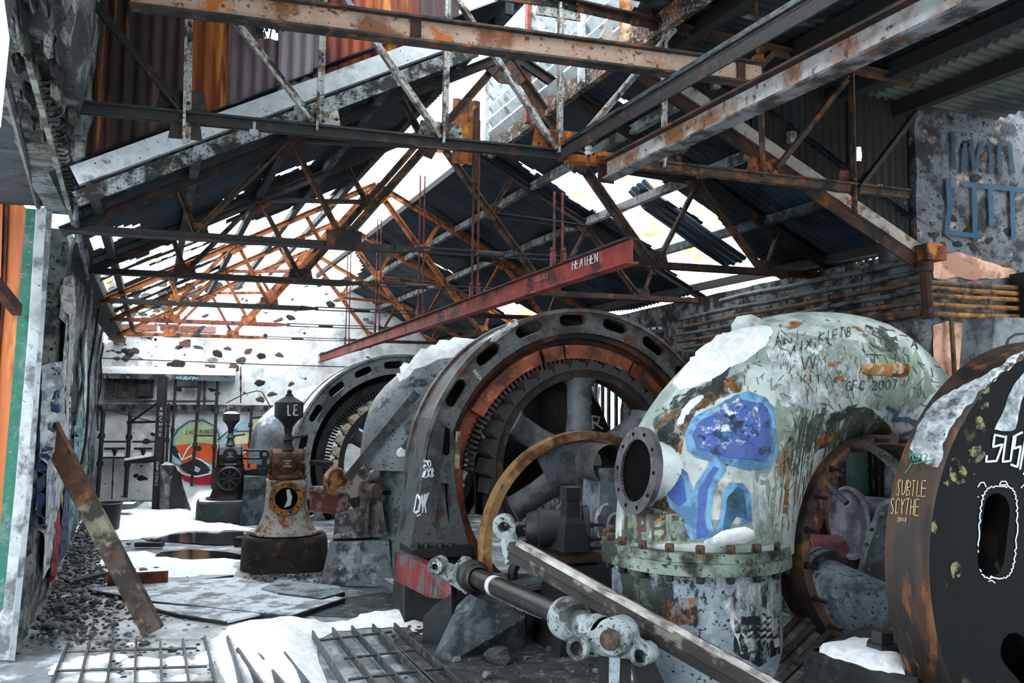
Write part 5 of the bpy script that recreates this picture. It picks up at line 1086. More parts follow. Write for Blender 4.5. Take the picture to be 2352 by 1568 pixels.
# ------------------------------------------------------------------ governor stands
def governor(label, px, Y, ptop, mats, plinth, tall, box_w, portal=True, lett=None):
    """px = centre column, Y = depth; tall: heights of body top, head top, hopper base, hopper rim, cap"""
    c = P(px, 1000, Y); c.z = 0; f_ = V((-c.x, -c.y, 0)).normalized(); s_ = V((-f_.y, f_.x, 0))
    t = thing('governor_stand', label, 'governor', c)
    m = MB(); plinth(m, c, s_, f_); m.build('plinth', mats[0], t, 40)
    zb, zt, zh, z1, z2, z3 = tall
    loops = []
    for k in range(9):
        u = k / 8; z = zb + (zt - zb) * u; w_ = box_w[0] + (box_w[1] - box_w[0]) * (1 - (1 - u) ** 3.6)
        e = 2.2 + 3 * u; lp = []
        for i in range(28):
            a = 2 * math.pi * i / 28; ca, sa = math.cos(a), math.sin(a)
            lp.append(c + s_ * (w_ * math.copysign(abs(ca) ** (2 / e), ca)) + f_ * (w_ * .95 * math.copysign(abs(sa) ** (2 / e), sa)) + Z * z)
        loops.append(lp)
    m = MB(); m.loft(loops); body = m.build('body', mats[1], t, 45)
    m = MB(); m.lathe(c + Z * zb, Z, [(box_w[0] * .9, .03), (box_w[0] * 1.12, .03), (box_w[0] * 1.14, 0), (box_w[0] * .9, -.01)], 40); m.build('base_rim', mats[1], t, 40)
    pc = c + f_ * (box_w[1] * 1.02) + Z * (zb + (zt - zb) * .68); r = box_w[1] * .82
    if portal:
        m = MB(); m.lathe(pc, f_, [(r, -.12), (r, .08), (r * .97, .09), (r * .66, .09), (r * .66, .0)], 40); m.build('porthole_ring', mats[2], t, 35)
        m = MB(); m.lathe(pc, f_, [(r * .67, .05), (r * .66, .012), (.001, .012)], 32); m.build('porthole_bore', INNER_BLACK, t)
        m = MB(); k = pc + f_ * .08; m.prism([k + s_ * (r * x) + Z * (r * y) - f_ * .04 for x, y in ((-.12, -.55), (.25, -.42), (.34, .1), (.16, .55), (-.02, .5), (.06, -.1))], [k + s_ * (r * x) + Z * (r * y) - f_ * .06 for x, y in ((-.12, -.55), (.25, -.42), (.34, .1), (.16, .55), (-.02, .5), (.06, -.1))]); m.build('inner_plate', flat('pale_inner_plate', '#b9c4bd'), t, 0)
        for i in range(10):
            a = 2 * math.pi * i / 10; inst(BH, 'bolt_hole', t, (0, 0, 0), mw=orient(f_, pc + f_ * .092 + (s_ * math.cos(a) + Z * math.sin(a)) * r * .83, s=.9))
    else:
        m = MB(); m.lathe(pc, f_, [(r, -.1), (r, .12), (r * .88, .14), (r * .84, .1), (r * .8, .1), (r * .8, .0), (.001, .0)], 36); m.build('wheel', mats[2], t, 35)
        for i in range(4):
            a = math.pi * i / 4; e = s_ * math.cos(a) + Z * math.sin(a); m = MB(); m.bar(pc + f_ * .1 - e * r * .84, pc + f_ * .1 + e * r * .84, .03, .03, f_); m.build('spoke', mats[2], t, 0)
    m = MB(); m.lathe(c + Z * (zt + .02), Z, [(box_w[1] * .9, -.03), (box_w[1] * 1.0, 0), (box_w[1] * 1.0, .03), (box_w[1] * .9, .05)], 8); m.build('head_base', mats[3], t, 0)
    h = zh - zt; m = MB(); hc = c + Z * (zt + .05 + h * .45); w2 = box_w[1] * .78
    m.tube([hc - s_ * w2 * 1.05, hc - s_ * w2 * .9, hc + s_ * w2 * .9, hc + s_ * w2 * 1.05], [h * .42, h * .47, h * .47, h * .42], 8)
    m.box(hc - Z * h * .2, w2 * 1.9, w2 * 1.3, h * .6, s_, f_); m.build('head', mats[3], t, 30)
    m = MB(); m.lathe(hc + f_ * (h * .45), f_, [(.13, -.06), (.13, .03), (.1, .035), (.09, .02), (.001, .02)], 28); m.build('medallion', mats[3], t, 30)
    m = MB()
    for k in range(3): m.box(hc + f_ * (h * .45 + .03) + Z * (.03 - .035 * k), (.09, .05, .11)[k], .012, .018, s_, f_)
    m.build('cast_mark', flat('bare_metal', '#9a938a'), t, 0)
    for sd in (-1, 1):
        m = MB(); m.cyl(hc + s_ * w2 * sd * 1.0, hc + s_ * w2 * sd * 1.12, h * .52, h * .52, 12); m.build('end_flange', mats[3], t, 30)
    m = MB(); m.lathe(c, Z, [(.10, zh), (.07, zh + .04), (.055, zh + .12), (.085, zh + .14), (.06, zh + .18), (.045, z1 - .1), (.06, z1 - .02), (.001, z1 - .02)], 16); m.build('neck', mats[4], t, 30)
    m = MB(); m.bar(c + Z * (zh + .16), c + Z * (zh + .2) + s_ * .26, .05, .03); m.build('lever', mats[4], t, 0)
    r = (z2 - z1) * .62; m = MB(); m.lathe(c, Z, [(.05, z1 - .02), (r * .55, z1 + .06), (r, z1 + .14), (r, z2), (r * .98, z2 + .01), (.06, z3 - .05), (.05, z3 - .02), (.001, z3 - .02)], 6); hop = m.build('hopper', mats[5], t, 0)
    m = MB(); m.lathe(c, Z, [(.03, z3 - .03), (.035, z3), (.03, z3 + .03), (.001, z3 + .05)], 10); m.build('cap_nut', mats[4], t, 30)
    return t, hop, body
def round_plinth(rx, h, top=.92):
    def f(m, c, s_, f_):
        loops = []
        for u, k in ((0, 1.02), (.75, 1.0), (.93, .975), (1.0, top)):
            lp = []
            for i in range(40):
                a = 2 * math.pi * i / 40; ca, sa = math.cos(a), math.sin(a); lp.append(c + s_ * (rx * k * math.copysign(abs(ca) ** .62, ca)) + f_ * (rx * .85 * k * math.copysign(abs(sa) ** .62, sa)) + Z * (h * u))
            loops.append(lp)
        m.loft(loops)
    return f
GOV_BODY = mat('stained_white_iron', '#a8a49c', '#6d6459', '#8a4e22', '#3a332d', sc=3.5, td=.55, tr=.58, ts=.62, rough=.7, bump=.3)
GOV_HEAD = mat('rust_brown_head', '#5e3a26', '#33231b', '#85502a', sc=5, td=.52, tr=.6, rough=.75)
gA, hopA, bodA = governor('rust headed governor stand on a dark rounded plinth, white body with amber porthole', 662, 11.65, None,
    (mat('sooty_brown_plinth', '#2a2420', '#1a1817', '#5a3c24', '#3d352e', sc=3, td=.52, tr=.64, rough=.85, bump=.5), GOV_BODY, mat('amber_ring', '#8d5a22', '#5e3a1a', '#a5702c', sc=6), GOV_HEAD, STEEL_DARK, mat('black_hopper', '#26282b', '#1a1c1e', '#3a3430', sc=5, snow=.4, snow_t=1.15)),
    round_plinth(.56, .44), (.46, 1.17, 1.56, 1.88, 2.2, 2.34), (.42, .27))
strokes('lettering', [[(662, 930), (662, 953), (668, 953)], [(682, 930), (675, 930), (674, 953), (684, 953)], [(675, 941), (681, 941)]], 3, WSPRAY, [hopA], gA, .01, 3)
# put the head over the body line of the photograph
DARKI = mat('black_wet_iron', '#16181a', '#23262a', '#2e2320', sc=4, rough=.4, spec=.6)
def box_plinth(a, b_, h):
    def f(m, c, s_, f_):
        loops = []
        for u, k in ((0, 1.02), (.9, 1.0), (1.0, .93)):
            lp = []
            for i in range(32):
                q = 2 * math.pi * i / 32; ca, sa = math.cos(q), math.sin(q); lp.append(c + s_ * (a * k * math.copysign(abs(ca) ** .35, ca)) + f_ * (b_ * k * math.copysign(abs(sa) ** .35, sa)) + Z * (h * u))
            loops.append(lp)
        m.loft(loops)
    return f
gB, hopB, bodB = governor('black governor stand with a hand wheel on a square black block, snow on its hopper', 530, 16.1, None,
    (mat('black_block', '#15181a', '#222628', '#24382c', sc=3, rough=.6, snow=.3, snow_t=.95), mat('dark_maroon_iron', '#2a191b', '#16171a', '#4a2a2c', sc=4, rough=.5), DARKI, DARKI, DARKI, mat('black_hopper_snow', '#1b1d20', '#2a2d30', None, '#55595c', sc=8, ts=.66, snow=.3, snow_t=.62)),
    box_plinth(.56, .5, .40), (.40, 1.0, 1.4, 1.72, 1.98, 2.08), (.36, .27), False)
m = MB(); c = P(560, 1100, 16.1)
for z in (1.15, 1.3): m.tube([P(556, 1080, 16.2) + Z * (z - P(556, 1080, 16.2).z), P(608, 1080, 16.2) + Z * (z - P(608, 1080, 16.2).z)], .025, 8)
m.build('side_bars', DARKI, gB)
m = MB(); a = P(607, 1080, 16.2); m.lathe(V((a.x, a.y, 1.22)), -FW, [(.05, -.03), (.1, -.03), (.1, .03), (.05, .03)], 16, closed=True); m.bar(V((a.x, a.y, .9)), V((a.x, a.y, 1.2)), .08, .06); m.build('side_eye', DARKI, gB)
m = MB(); a, b_ = P(560, 1075, 16.0), P(625, 1060, 15.6); m.prism([P(558, 1080, 16), P(625, 1072, 15.7), P(628, 1095, 15.7), P(562, 1118, 16)], [q + V((.05, .3, 0)) for q in (P(558, 1080, 16), P(625, 1072, 15.7), P(628, 1095, 15.7), P(562, 1118, 16))]); m.build('side_arm', DARKI, gB, 0)
# slate block and leaning bar between the two governors
m = MB(); a = F(600, 1205); 
def blk(m, c, w0, d0, w1, d1, h, X=E, Y=D):
    lo = [c + X * x * w0 / 2 + Y * y * d0 / 2 for x, y in ((-1, -1), (1, -1), (1, 1), (-1, 1))]; hi = [c + X * x * w1 / 2 + Y * y * d1 / 2 + Z * h for x, y in ((-1, -1), (1, -1), (1, 1), (-1, 1))]
    return m.loft([lo, hi])
a = F(590, 1205) + D * .35
sb = thing('slate_block', 'slate grey tapered concrete block between the two governor stands', 'block', a)
m = MB(); blk(m, a, .55, .6, .45, .5, .52); m.build('lower_block', mat('slate_concrete', '#4a5256', '#2c3236', '#6a7276', sc=3, rough=.85, bump=.4), sb, 0)
m = MB(); blk(m, a + Z * .52, .42, .45, .42, .45, .33); m.build('upper_block', mat('slate_concrete', '#4a5256'), sb, 0)
ba = thing('leaning_bar', 'grey steel bar with a round knob leaning by the slate block', 'bar', F(612, 1150))
m = MB(); m.tube([P(612, 1140, 13.4), P(622, 1075, 13.2)], .035, 8); m.build('bar', CAST_GREY, ba)
m = MB(); m.lathe(P(628, 1074, 13.2), -FW, [(.001, -.06), (.09, -.06), (.1, 0), (.09, .06), (.001, .06)], 20); m.build('knob', mat('black_knob', '#1b1d1f', None, rough=.4), ba)

# ------------------------------------------------------------------ gate gear pedestal beside the rust governor
gc = P(818, 1345, 10.6); gc.z = 0
gg = thing('gate_gear_pedestal', 'grey concrete pedestal carrying a rusty lever shaft and disc by the rust governor', 'gear pedestal', gc)
m = MB(); m.loft([[P(x, y, d) for x, y, d in ((735, 1342, 10.45), (903, 1340, 10.45), (915, 1290, 11.3), (760, 1290, 11.3))], [P(x, y, d) for x, y, d in ((757, 1246, 10.5), (893, 1240, 10.5), (900, 1228, 11.2), (768, 1230, 11.2))]])
for i in range(4): m.v[i].z = 0
m.build('concrete_block', mat('pale_grey_block', '#6a7073', '#3f4548', '#8d9497', '#2a2e30', sc=4, td=.54, rough=.9, bump=.4), gg, 0)
PGREY = mat('peeling_mauve_iron', '#5e585a', '#332f30', '#8a8a86', '#27211f', sc=5, td=.52, tr=.6, rough=.75)
m = MB(); m.loft([[P(x, y, d) for x, y, d in ((765, 1238, 10.6), (885, 1232, 10.6), (885, 1232, 11.1), (765, 1238, 11.1))], [P(x, y, d) for x, y, d in ((770, 1180, 10.65), (872, 1150, 10.65), (872, 1150, 11.0), (770, 1180, 11.0))]]); m.build('iron_pedestal', PGREY, gg, 0)
for x0, y0, x1, y1 in ((835, 1135, 826, 1230), (868, 1135, 882, 1228), (842, 1140, 838, 1232)):
    m = MB(); m.bar(P(x0, y0, 10.55), P(x1, y1, 10.5), .05, .09, D); m.build('leg', PGREY, gg, 0)
m = MB(); a, b_ = P(716, 1124, 11.3), P(856, 1126, 10.45); m.tube([a, b_], .05, 16); m.build('shaft', mat('worn_grey_shaft', '#7d7670', '#4a4038', '#6a4a30', sc=6, rough=.5), gg)
m = MB(); dd = (b_ - a).normalized(); m.lathe(b_, dd, [(.001, .09), (.085, .09), (.09, .06), (.09, 0), (.12, -.01), (.12, -.14), (.06, -.15)], 24); m.build('boss', mat('brown_boss', '#55483f', '#2d2623', '#7a5a40', sc=6, rough=.55), gg, 35)
m = MB(); m.lathe(P(772, 1106, 10.9), dd, [(.001, .03), (.05, .04), (.06, .03), (.13, .02), (.165, .04), (.18, .02), (.18, -.04), (.001, -.05)], 32); m.build('disc_wheel', mat('rust_cream_disc', '#8a6234', '#4f3018', '#b09a70', sc=5, td=.53, tr=.58), gg, 35)
m = MB(); m.prism([P(x, y, 10.5) for x, y in ((795, 1118), (800, 1100), (838, 1075), (850, 1085), (845, 1100), (822, 1140), (805, 1145))], [P(x, y, 10.65) for x, y in ((795, 1118), (800, 1100), (838, 1075), (850, 1085), (845, 1100), (822, 1140), (805, 1145))]); m.lathe(P(836, 1086, 10.5), -D, [(.001, .02), (.05, .03), (.07, 0), (.07, -.1)], 16); m.build('lever_arm', mat('grey_brown_lever', '#77716a', '#3d352e', '#7a4a26', sc=6), gg, 35)
fb = thing('flat_bar', 'long straight steel flat bar slanting up across the grey scroll casing', 'bar', P(800, 1090, 10.5))
m = MB(); m.bar(P(797, 1098, 10.5), P(958, 902, 10.2), .10, .02, (FW * -1 + V((.3, 0, .2))).normalized()); m.build('bar', mat('dark_bright_edged_bar', '#3a3d40', '#26282a', '#4f4a46', sc=5, rough=.4), fb, 0)
for i, (x0, y0, d0, x1, y1, d1, r_, l_) in enumerate([(835, 1078, 10.6, 966, 1038, 10.9, .035, 'dark rod rising to the ring foot above the gate gear'), (872, 1131, 10.6, 962, 1131, 10.9, .028, 'level dark rod between gate gear and ring foot'), (716, 1062, 11.6, 760, 1064, 12.2, .04, 'thick brown rod sticking out of the rust governor head')]):
    m = MB(); m.tube([P(x0, y0, d0), P(x1, y1, d1)], r_, 10); tag(m.build('linkage_rod', STEEL_BLACK if i < 2 else RUST_DARK, None), l_, 'rod')
m = MB(); m.ibeam(P(712, 1150, 11.2), P(800, 1155, 11.0), .1, .26, .02); tag(m.build('maroon_beam', mat('maroon_peeling', '#5e2a28', '#8d8580', '#3a1c1a', sc=6, td=.55), None, 0), 'short maroon peeling beam between rust governor and gate gear', 'beam')

# ------------------------------------------------------------------ middle ground: red sheet, curb, plates
m = MB(); rp_ = [P(x, y, d) for x, y, d in ((905, 1332, 8.55), (914, 1272, 8.55), (960, 1288, 8.4), (1036, 1322, 8.2), (1036, 1378, 8.15), (985, 1372, 8.3))]
m.prism(rp_, [q + V((.05, .12, 0)) for q in rp_]); m_red = mat('red_sprayed_sheet', '#6a0e12', '#3d0a0e', '#46484c', '#2b2c30', sc=3.5, td=.52, tr=.55, ts=.66, rough=.5, stretch=(2.2, 2.2, .7))
tag(m.build('sprayed_sheet', m_red, None, 0), 'red sprayed metal panel leaning in front of the large ring foot', 'panel')
m = MB(); a = [F(x, y) for x, y in ((856, 1330), (900, 1322), (990, 1385), (962, 1402))]; m.prism(a, [q + Z * .1 for q in a]); tag(m.build('concrete_curb', mat('snow_dusted_concrete', '#6a6c6d', '#45484a', None, '#2a2c2e', sc=4, rough=.9, snow=.5, snow_t=1.0), None, 0), 'low snow dusted concrete curb in front of the red panel', 'curb')
m = MB(); a = [P(x, y, 8.0) for x, y in ((970, 1490), (972, 1415), (1000, 1388), (1037, 1362), (1038, 1470), (1012, 1492))]; m.prism(a, [q + V((.02, .03, 0)) for q in a]); tag(m.build('steel_plate', mat('dark_slate_plate', '#22272b', '#33393d', '#3a3028', sc=4, rough=.5), None, 0), 'dark steel plate standing upright beside the concrete foot', 'plate')
cf = thing('concrete_foot', 'sloping grey concrete foot under the left end of the long foreground shaft', 'plinth', F(1100, 1500))
m = MB(); m.loft([[F(990, 1518), F(1045, 1515), F(1206, 1488), F(1215, 1440), F(1030, 1430)], [P(1050, 1390, 7.95), P(1085, 1400, 7.8), P(1206, 1418, 7.75), P(1206, 1400, 8.2), P(1060, 1380, 8.3)], [P(1078, 1362, 8.0), P(1095, 1372, 7.9), P(1140, 1385, 7.9), P(1140, 1372, 8.2), P(1085, 1360, 8.2)]]); m.build('block', mat('blue_grey_concrete', '#474f54', '#2a3034', '#646c70', sc=3, td=.5, rough=.9, bump=.4), cf, 0)

# ------------------------------------------------------------------ foreground shaft with cranks, and timbers on it
fs = thing('gate_shaft', 'long black foreground shaft with pale crank plates at both ends', 'shaft', P(1300, 1540, 7.0))
SH_BLACK = mat('glossy_black_shaft', '#17181a', '#2a2420', '#3d342e', sc=6, rough=.28, spec=.7, stretch=(1, 1, 1))
CRANK = mat('pale_green_grey_crank', '#98a3a3', '#39403f', '#5a4634', '#1f2322', sc=4, td=.53, tr=.64, ts=.6, rough=.5)
s0, s1 = P(1085, 1322, 8.15), P(1400, 1462, 5.35); sd = (s1 - s0).normalized()
m = MB(); m.tube([s0, s0 + (s1 - s0) * .82], [.088, .074], 24); m.build('tube', SH_BLACK, fs)
k = s0 + (s1 - s0) * .22; m = MB(); m.tube([k, k + sd * .1], .0865, 24); m.build('white_band', flat('white_band', '#c4c9cc'), fs)
m = MB(); m.lathe(s0, sd, [(.09, -.1), (.13, -.1), (.15, -.04), (.15, .06), (.12, .08), (.12, .18), (.1, .2)], 24); m.build('collar', mat('black_lumpy_collar', '#1d1e1f', '#37322d', sc=8, rough=.4), fs, 35)
k = s0 + (s1 - s0) * .76; m = MB(); m.lathe(k, sd, [(.085, -.02), (.13, 0), (.145, .03), (.145, .13), (.12, .17), (.12, .22), (.09, .25), (.09, .5), (.11, .52), (.11, .66)], 32); m.build('coupling', CRANK, fs, 35)
# near crank: three bosses on a flat web
pc = P(1410, 1467, 5.2); cn = (az(205) + Z * .12).normalized()
def cp(px, py, o=0):
    q = onplane(px, py, pc, cn); return q + cn * o
m = MB(); pts = [(1310, 1488), (1325, 1462), (1365, 1445), (1385, 1425), (1420, 1418), (1448, 1432), (1462, 1465), (1490, 1490), (1494, 1510), (1474, 1522), (1440, 1512), (1380, 1508), (1338, 1508), (1318, 1505)]
m.prism([cp(x, y) for x, y in pts], [cp(x, y, -.07) for x, y in pts]); m.build('crank_web', CRANK, fs, 30)
for (x, y, r_, in_) in ((1332, 1486, .074, .042), (1475, 1503, .066, .038)):
    m = MB(); m.lathe(cp(x, y), cn, [(in_, .06), (r_ * .9, .06), (r_, .04), (r_, -.14), (in_, -.14)], 28, closed=True); m.build('eye', CRANK, fs, 35)
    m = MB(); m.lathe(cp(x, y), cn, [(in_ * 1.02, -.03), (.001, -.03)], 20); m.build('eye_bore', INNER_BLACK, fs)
m = MB(); m.lathe(cp(1410, 1462), cn, [(.001, .05), (.098, .05), (.112, .03), (.112, -.18)], 32); m.build('boss', CRANK, fs, 35)
m = MB(); m.lathe(cp(1410, 1465), cn, [(.001, .10), (.055, .10), (.06, .09), (.06, .04)], 24); m.build('pin', mat('brown_pin', '#5b4a40', '#3d322c', sc=8), fs, 35)
# far crank
pc2 = P(1040, 1320, 8.2)
m = MB(); pts = [(990, 1285), (1015, 1286), (1045, 1296), (1062, 1276), (1080, 1278), (1095, 1300), (1098, 1330), (1070, 1365), (1040, 1345), (1010, 1322), (990, 1310)]
m.prism([P(x, y, 8.15) for x, y in pts], [P(x, y, 8.3) for x, y in pts]); m.build('crank_web', CRANK, fs, 30)
m = MB(); m.lathe(P(1003, 1299, 8.12), (az(195)), [(.03, .05), (.07, .05), (.08, .03), (.08, -.12), (.03, -.12)], 24, closed=True); m.build('eye', CRANK, fs, 35)
m = MB(); m.bar(P(1100, 1345, 8.3), P(1250, 1400, 7.9), .05, .16); m.build('under_strut', CRANK, fs, 0)
for x0, x1 in ((1386, 1384), (1438, 1428)):
    m = MB(); m.bar(P(x0, 1505, 5.22), V((P(x1, 1600, 5.22).x, P(x1, 1600, 5.22).y, 0)), .065, .06); m.build('leg', STEEL_BLACK, fs, 0)
m = MB(); m.prism([P(1455, 1512, 5.22), P(1500, 1512, 5.22), P(1560, 1640, 5.22), P(1480, 1640, 5.22)], [q + V((0, .3, 0)) for q in (P(1455, 1512, 5.22), P(1500, 1512, 5.22), P(1560, 1640, 5.22), P(1480, 1640, 5.22))]); m.build('stool', STEEL_BLACK, fs, 0)
# timber of three laminated boards lying on the shaft
tb = thing('timber_beam', 'split grey timber beam of laminated boards propped across the foreground', 'timber', P(1500, 1500, 6.5))
t0, t1 = P(1176, 1256, 6.1), P(1800, 1608, 4.75); td_ = (t1 - t0); _q, ta, tb_ = frame(td_)
TW = [mat('timber_pale_top', '#c0bab4', '#8b8782', '#a8a39c', sc=4, td=.53, stretch=(1, 1, 1), rough=.85), mat('timber_dark', '#2b2928', '#282625', '#56504c', sc=4, rough=.85), mat('timber_mid', '#35312f', '#3c3936', '#777169', sc=4, rough=.85)]
for (oa, ob, w_, h_, k0, k1, mm) in ((.03, .06, .035, .03, .03, .66, 0), (-.008, .055, .035, .028, .02, 1, 0), (.0, .012, .10, .06, 0, 1, 2), (.0, -.048, .105, .055, .01, 1, 1), (-.042, .048, .03, .03, .05, 1, 2)):
    m = MB(); m.bar(t0 + td_ * k0, t0 + td_ * k1, w_, h_, Z, (oa, ob)); m.build('board', TW[mm], tb, 0)
m = MB(); m.lathe(P(1158, 1208, 6.3), -FW, [(.045, -.05), (.085, -.05), (.085, .05), (.045, .05)], 24, closed=True); m.bar(P(1165, 1225, 6.3), P(1180, 1290, 6.2), .1, .09, D); ek = thing('timber_end_bracket', 'grey eye bracket gripping the raised end of the timber beam', 'bracket', P(1165, 1290, 6.2)); m.build('bracket', CRANK, ek, 30)
m = MB(); m.bar(P(1548, 1440, 5.05), P(1770, 1562, 4.6), .03, .022, Z); tag(m.build('plank_batten', TW[0], None, 0), 'thin pale batten lying along the lower end of the timber beam', 'batten')
# curved bar loop hanging by the timber, cross pipe
m = MB(); m.tube([P(1190, 1285, 8.5), P(1178, 1310, 8.45), P(1176, 1340, 8.45), P(1184, 1370, 8.5)], .05, 10); tag(m.build('curved_strap', STEEL_BLACK, None), 'curved black iron strap behind the raised timber end', 'strap')
m = MB(); m.tube([P(1180, 1362, 8.2), P(1240, 1350, 8.2), P(1256, 1352, 8.2), P(1262, 1372, 8.2)], .042, 12); tag(m.build('black_elbow_pipe', SH_BLACK, None), 'short glossy black elbow pipe under the timber beam', 'pipe')
cr = thing('snowy_trough', 'grey trough with blue white snow behind the shaft and timber', 'trough', P(1150, 1345, 9.3))
m = MB(); a = [P(x, y, d) for x, y, d in ((1080, 1335, 8.45), (1360, 1352, 8.3), (1360, 1330, 8.7), (1085, 1312, 8.8))]; m.prism([V((q.x, q.y, 0)) for q in a], [V((q.x, q.y, .5)) for q in a]); tro = m.build('body', mat('blue_grey_trough', '#66737b', '#454f55', '#8f9aa0', sc=3, rough=.6), cr, 0)
patch('snow_cover', wob([(1092, 1318), (1130, 1300), (1185, 1288), (1205, 1292), (1200, 1318), (1140, 1322)], 3, 10, 40), SNOWP, [tro], cr, 10, 0, .1, 12, .03)

# ------------------------------------------------------------------ black servo valve in front of the arch
sv = thing('servo_valve', 'black cylinder valve with upright stem and two guide rods before the spoked rotor', 'valve', P(1320, 1300, 8.0))
vx = E * .96 + D * -.27; vx.normalize()
c0, c1 = P(1268, 1212, 8.0), P(1352, 1212, 8.0)
m = MB(); m.lathe(c0, (c1 - c0), [(.05, -.25), (.13, -.24), (.155, -.18), (.155, -.13), (.18, -.12), (.18, -.05), (.17, .0), (.17, .27), (.21, .28), (.21, .33), (.18, .34), (.001, .34)], 28); m.build('cylinder', STEEL_BLACK, sv, 35)
m = MB(); m.loft([[P(1310, 1262, 7.85) + E * x * .13 + D * y * .13 + Z * z * 0 for x, y in ((-1, -1), (1, -1), (1, 1), (-1, 1))]] + [[P(1310, py, 7.85) + E * x * w_ + D * y * w_ for x, y in ((-1, -1), (1, -1), (1, 1), (-1, 1))] for py, w_ in ((1200, .1), (1185, .07), (1148, .062), (1147, .075), (1118, .07), (1116, .05))]); m.build('stem', STEEL_BLACK, sv, 0)
for y in (1205, 1240):
    m = MB(); m.tube([P(1160, y, 8.1), P(1260, y - 2, 8.05)], .03, 10); m.build('guide_rod', mat('bright_grey_rod', '#5d6266', '#2e3236', sc=6, rough=.3, metal=.4), sv)
for (x, y) in ((1368, 1205), (1368, 1238), (1362, 1258)): inst(STUD, 'stud', sv, (0, 0, 0), mw=orient((c1 - c0), P(x - 6, y, 7.95), s=1.0))
m = MB(); c = P(1325, 1310, 8.0); m.loft([[V((c.x, c.y, 0)) + E * x * .32 + D * y * .3 for x, y in ((-1, -1), (1, -1), (1, 1), (-1, 1))], [V((c.x, c.y, P(1325, 1290, 8.0).z)) + E * x * .2 + D * y * .25 for x, y in ((-1, -1), (1, -1), (1, 1), (-1, 1))]]); m.build('stand', STEEL_BLACK, sv, 0)
m = MB(); c = P(1300, 1275, 7.95); m.box(P(1290, 1278, 7.95), .65, .4, .06, E, D); m.build('base_plate', RUST_DARK, sv, 0)

# ------------------------------------------------------------------ through the open scroll ring: pipe, funnel, trough, planks
pp0 = thing('flanged_pipe', 'grey flaking pipe stub with bolted flange lying behind the open scroll ring', 'pipe', P(1930, 1450, 7.2))
a, b_ = P(1885, 1350, 7.3), P(2070, 1430, 6.7); dd = (b_ - a).normalized()
m = MB(); m.tube([a, b_], [.26, .24], 32); m.build('barrel', mat('blue_grey_flaking_pipe', '#75828a', '#4a555b', '#8d979c', '#22282b', sc=3, td=.54, ts=.6, rough=.5), pp0)
m = MB(); m.lathe(a, dd, [(.2, -.1), (.33, -.1), (.33, -.05), (.31, -.045), (.31, -.035), (.33, -.03), (.33, .02), (.26, .04)], 32); m.build('flange', mat('lumpy_grey_flange', '#525c60', '#2c3336', '#6d767a', sc=6), pp0, 30)
for k in range(10):
    an = 2 * math.pi * k / 10; _d, u_, v_ = frame(dd); inst(BOLT, 'bolt', pp0, (0, 0, 0), mw=orient(-dd, a - dd * .1 + (u_ * math.cos(an) + v_ * math.sin(an)) * .29))
fu = thing('grey_funnel', 'grey funnel casting with a wide rim and green specks behind the scroll ring', 'funnel', P(1990, 1400, 7.9))
a = P(1950, 1200, 7.8); fx_ = (E * .95 + D * -.2).normalized()
m = MB(); m.lathe(a, fx_, [(.001, .03), (.27, .02), (.30, -.02), (.33, 0), (.31, .05), (.24, .12), (.22, .42)], 32); m.build('rim_tube', mat('grey_funnel_paint', '#777c84', '#555a62', '#6a4a5a', sc=3, rough=.6), fu, 40)
m = MB(); a = [P(x, y, 7.3) for x, y in ((1965, 1390), (1995, 1260), (2030, 1160), (2080, 1140), (2080, 1470), (1950, 1440))]; m.prism(a, [q + V((.03, .18, 0)) for q in a]); fb_ = m.build('side_plate', mat('grey_funnel_paint', '#777c84'), fu, 0)
for (x, y) in ((2028, 1180), (2016, 1233), (1990, 1250), (2014, 1265), (1995, 1308), (2002, 1215), (2036, 1210)):
    m = MB(); m.blob(P(x, y, 7.28), .022, x, 1); m.build('rivet', mat('green_rivet', '#4f8a5e', '#3a4a44', sc=20), fu)
m = MB(); m.tube([P(1876, 1085, 7.9), P(1945, 1155, 7.6)], .028, 8); tag(m.build('stay_bar', CAST_GREY, None), 'grey slanting stay bar seen through the open scroll ring', 'bar')
tr_ = thing('red_trough', 'half round red grey trough on the floor behind the scroll ring', 'trough', P(1900, 1300, 8.1))
m = MB(); a, b_ = P(1855, 1272, 8.0), P(1975, 1275, 8.0); m.lathe(a, b_ - a, [(.18, 0), (.18, .55), (.15, .55), (.15, 0)], 18, True, 180, 360, E.cross(Z) if False else D); m.build('half_pipe', mat('red_grey_trough', '#7a5558', '#5a4448', '#9a3a3e', sc=3), tr_, 30)
for i, (x0, y0, x1, y1, mm) in enumerate([(1866, 1275, 1896, 1200, WOOD_BROWN), (1835, 1290, 1850, 1130, RUST_DARK)]):
    m = MB(); m.bar(P(x0, y0, 8.05), P(x1, y1, 8.3), .1 if i == 0 else .2, .04, D); tag(m.build('upright_board', mm, None, 0), ['short orange brown board standing in the red trough', 'tall rust brown board against the brick wall behind the scroll ring'][i], 'board')
struct(MB().box(P(1905, 1140, 8.35), .5, .2, 1.8, (rw1 - rw0).normalized(), RWN).build('wall_brick_pier', mat('red_brown_masonry', '#5e3a34', '#332423', '#8d7a72', '#a3968e', sc=5, td=.5, tr=.6, ts=.66, bump=.8), None, 0))
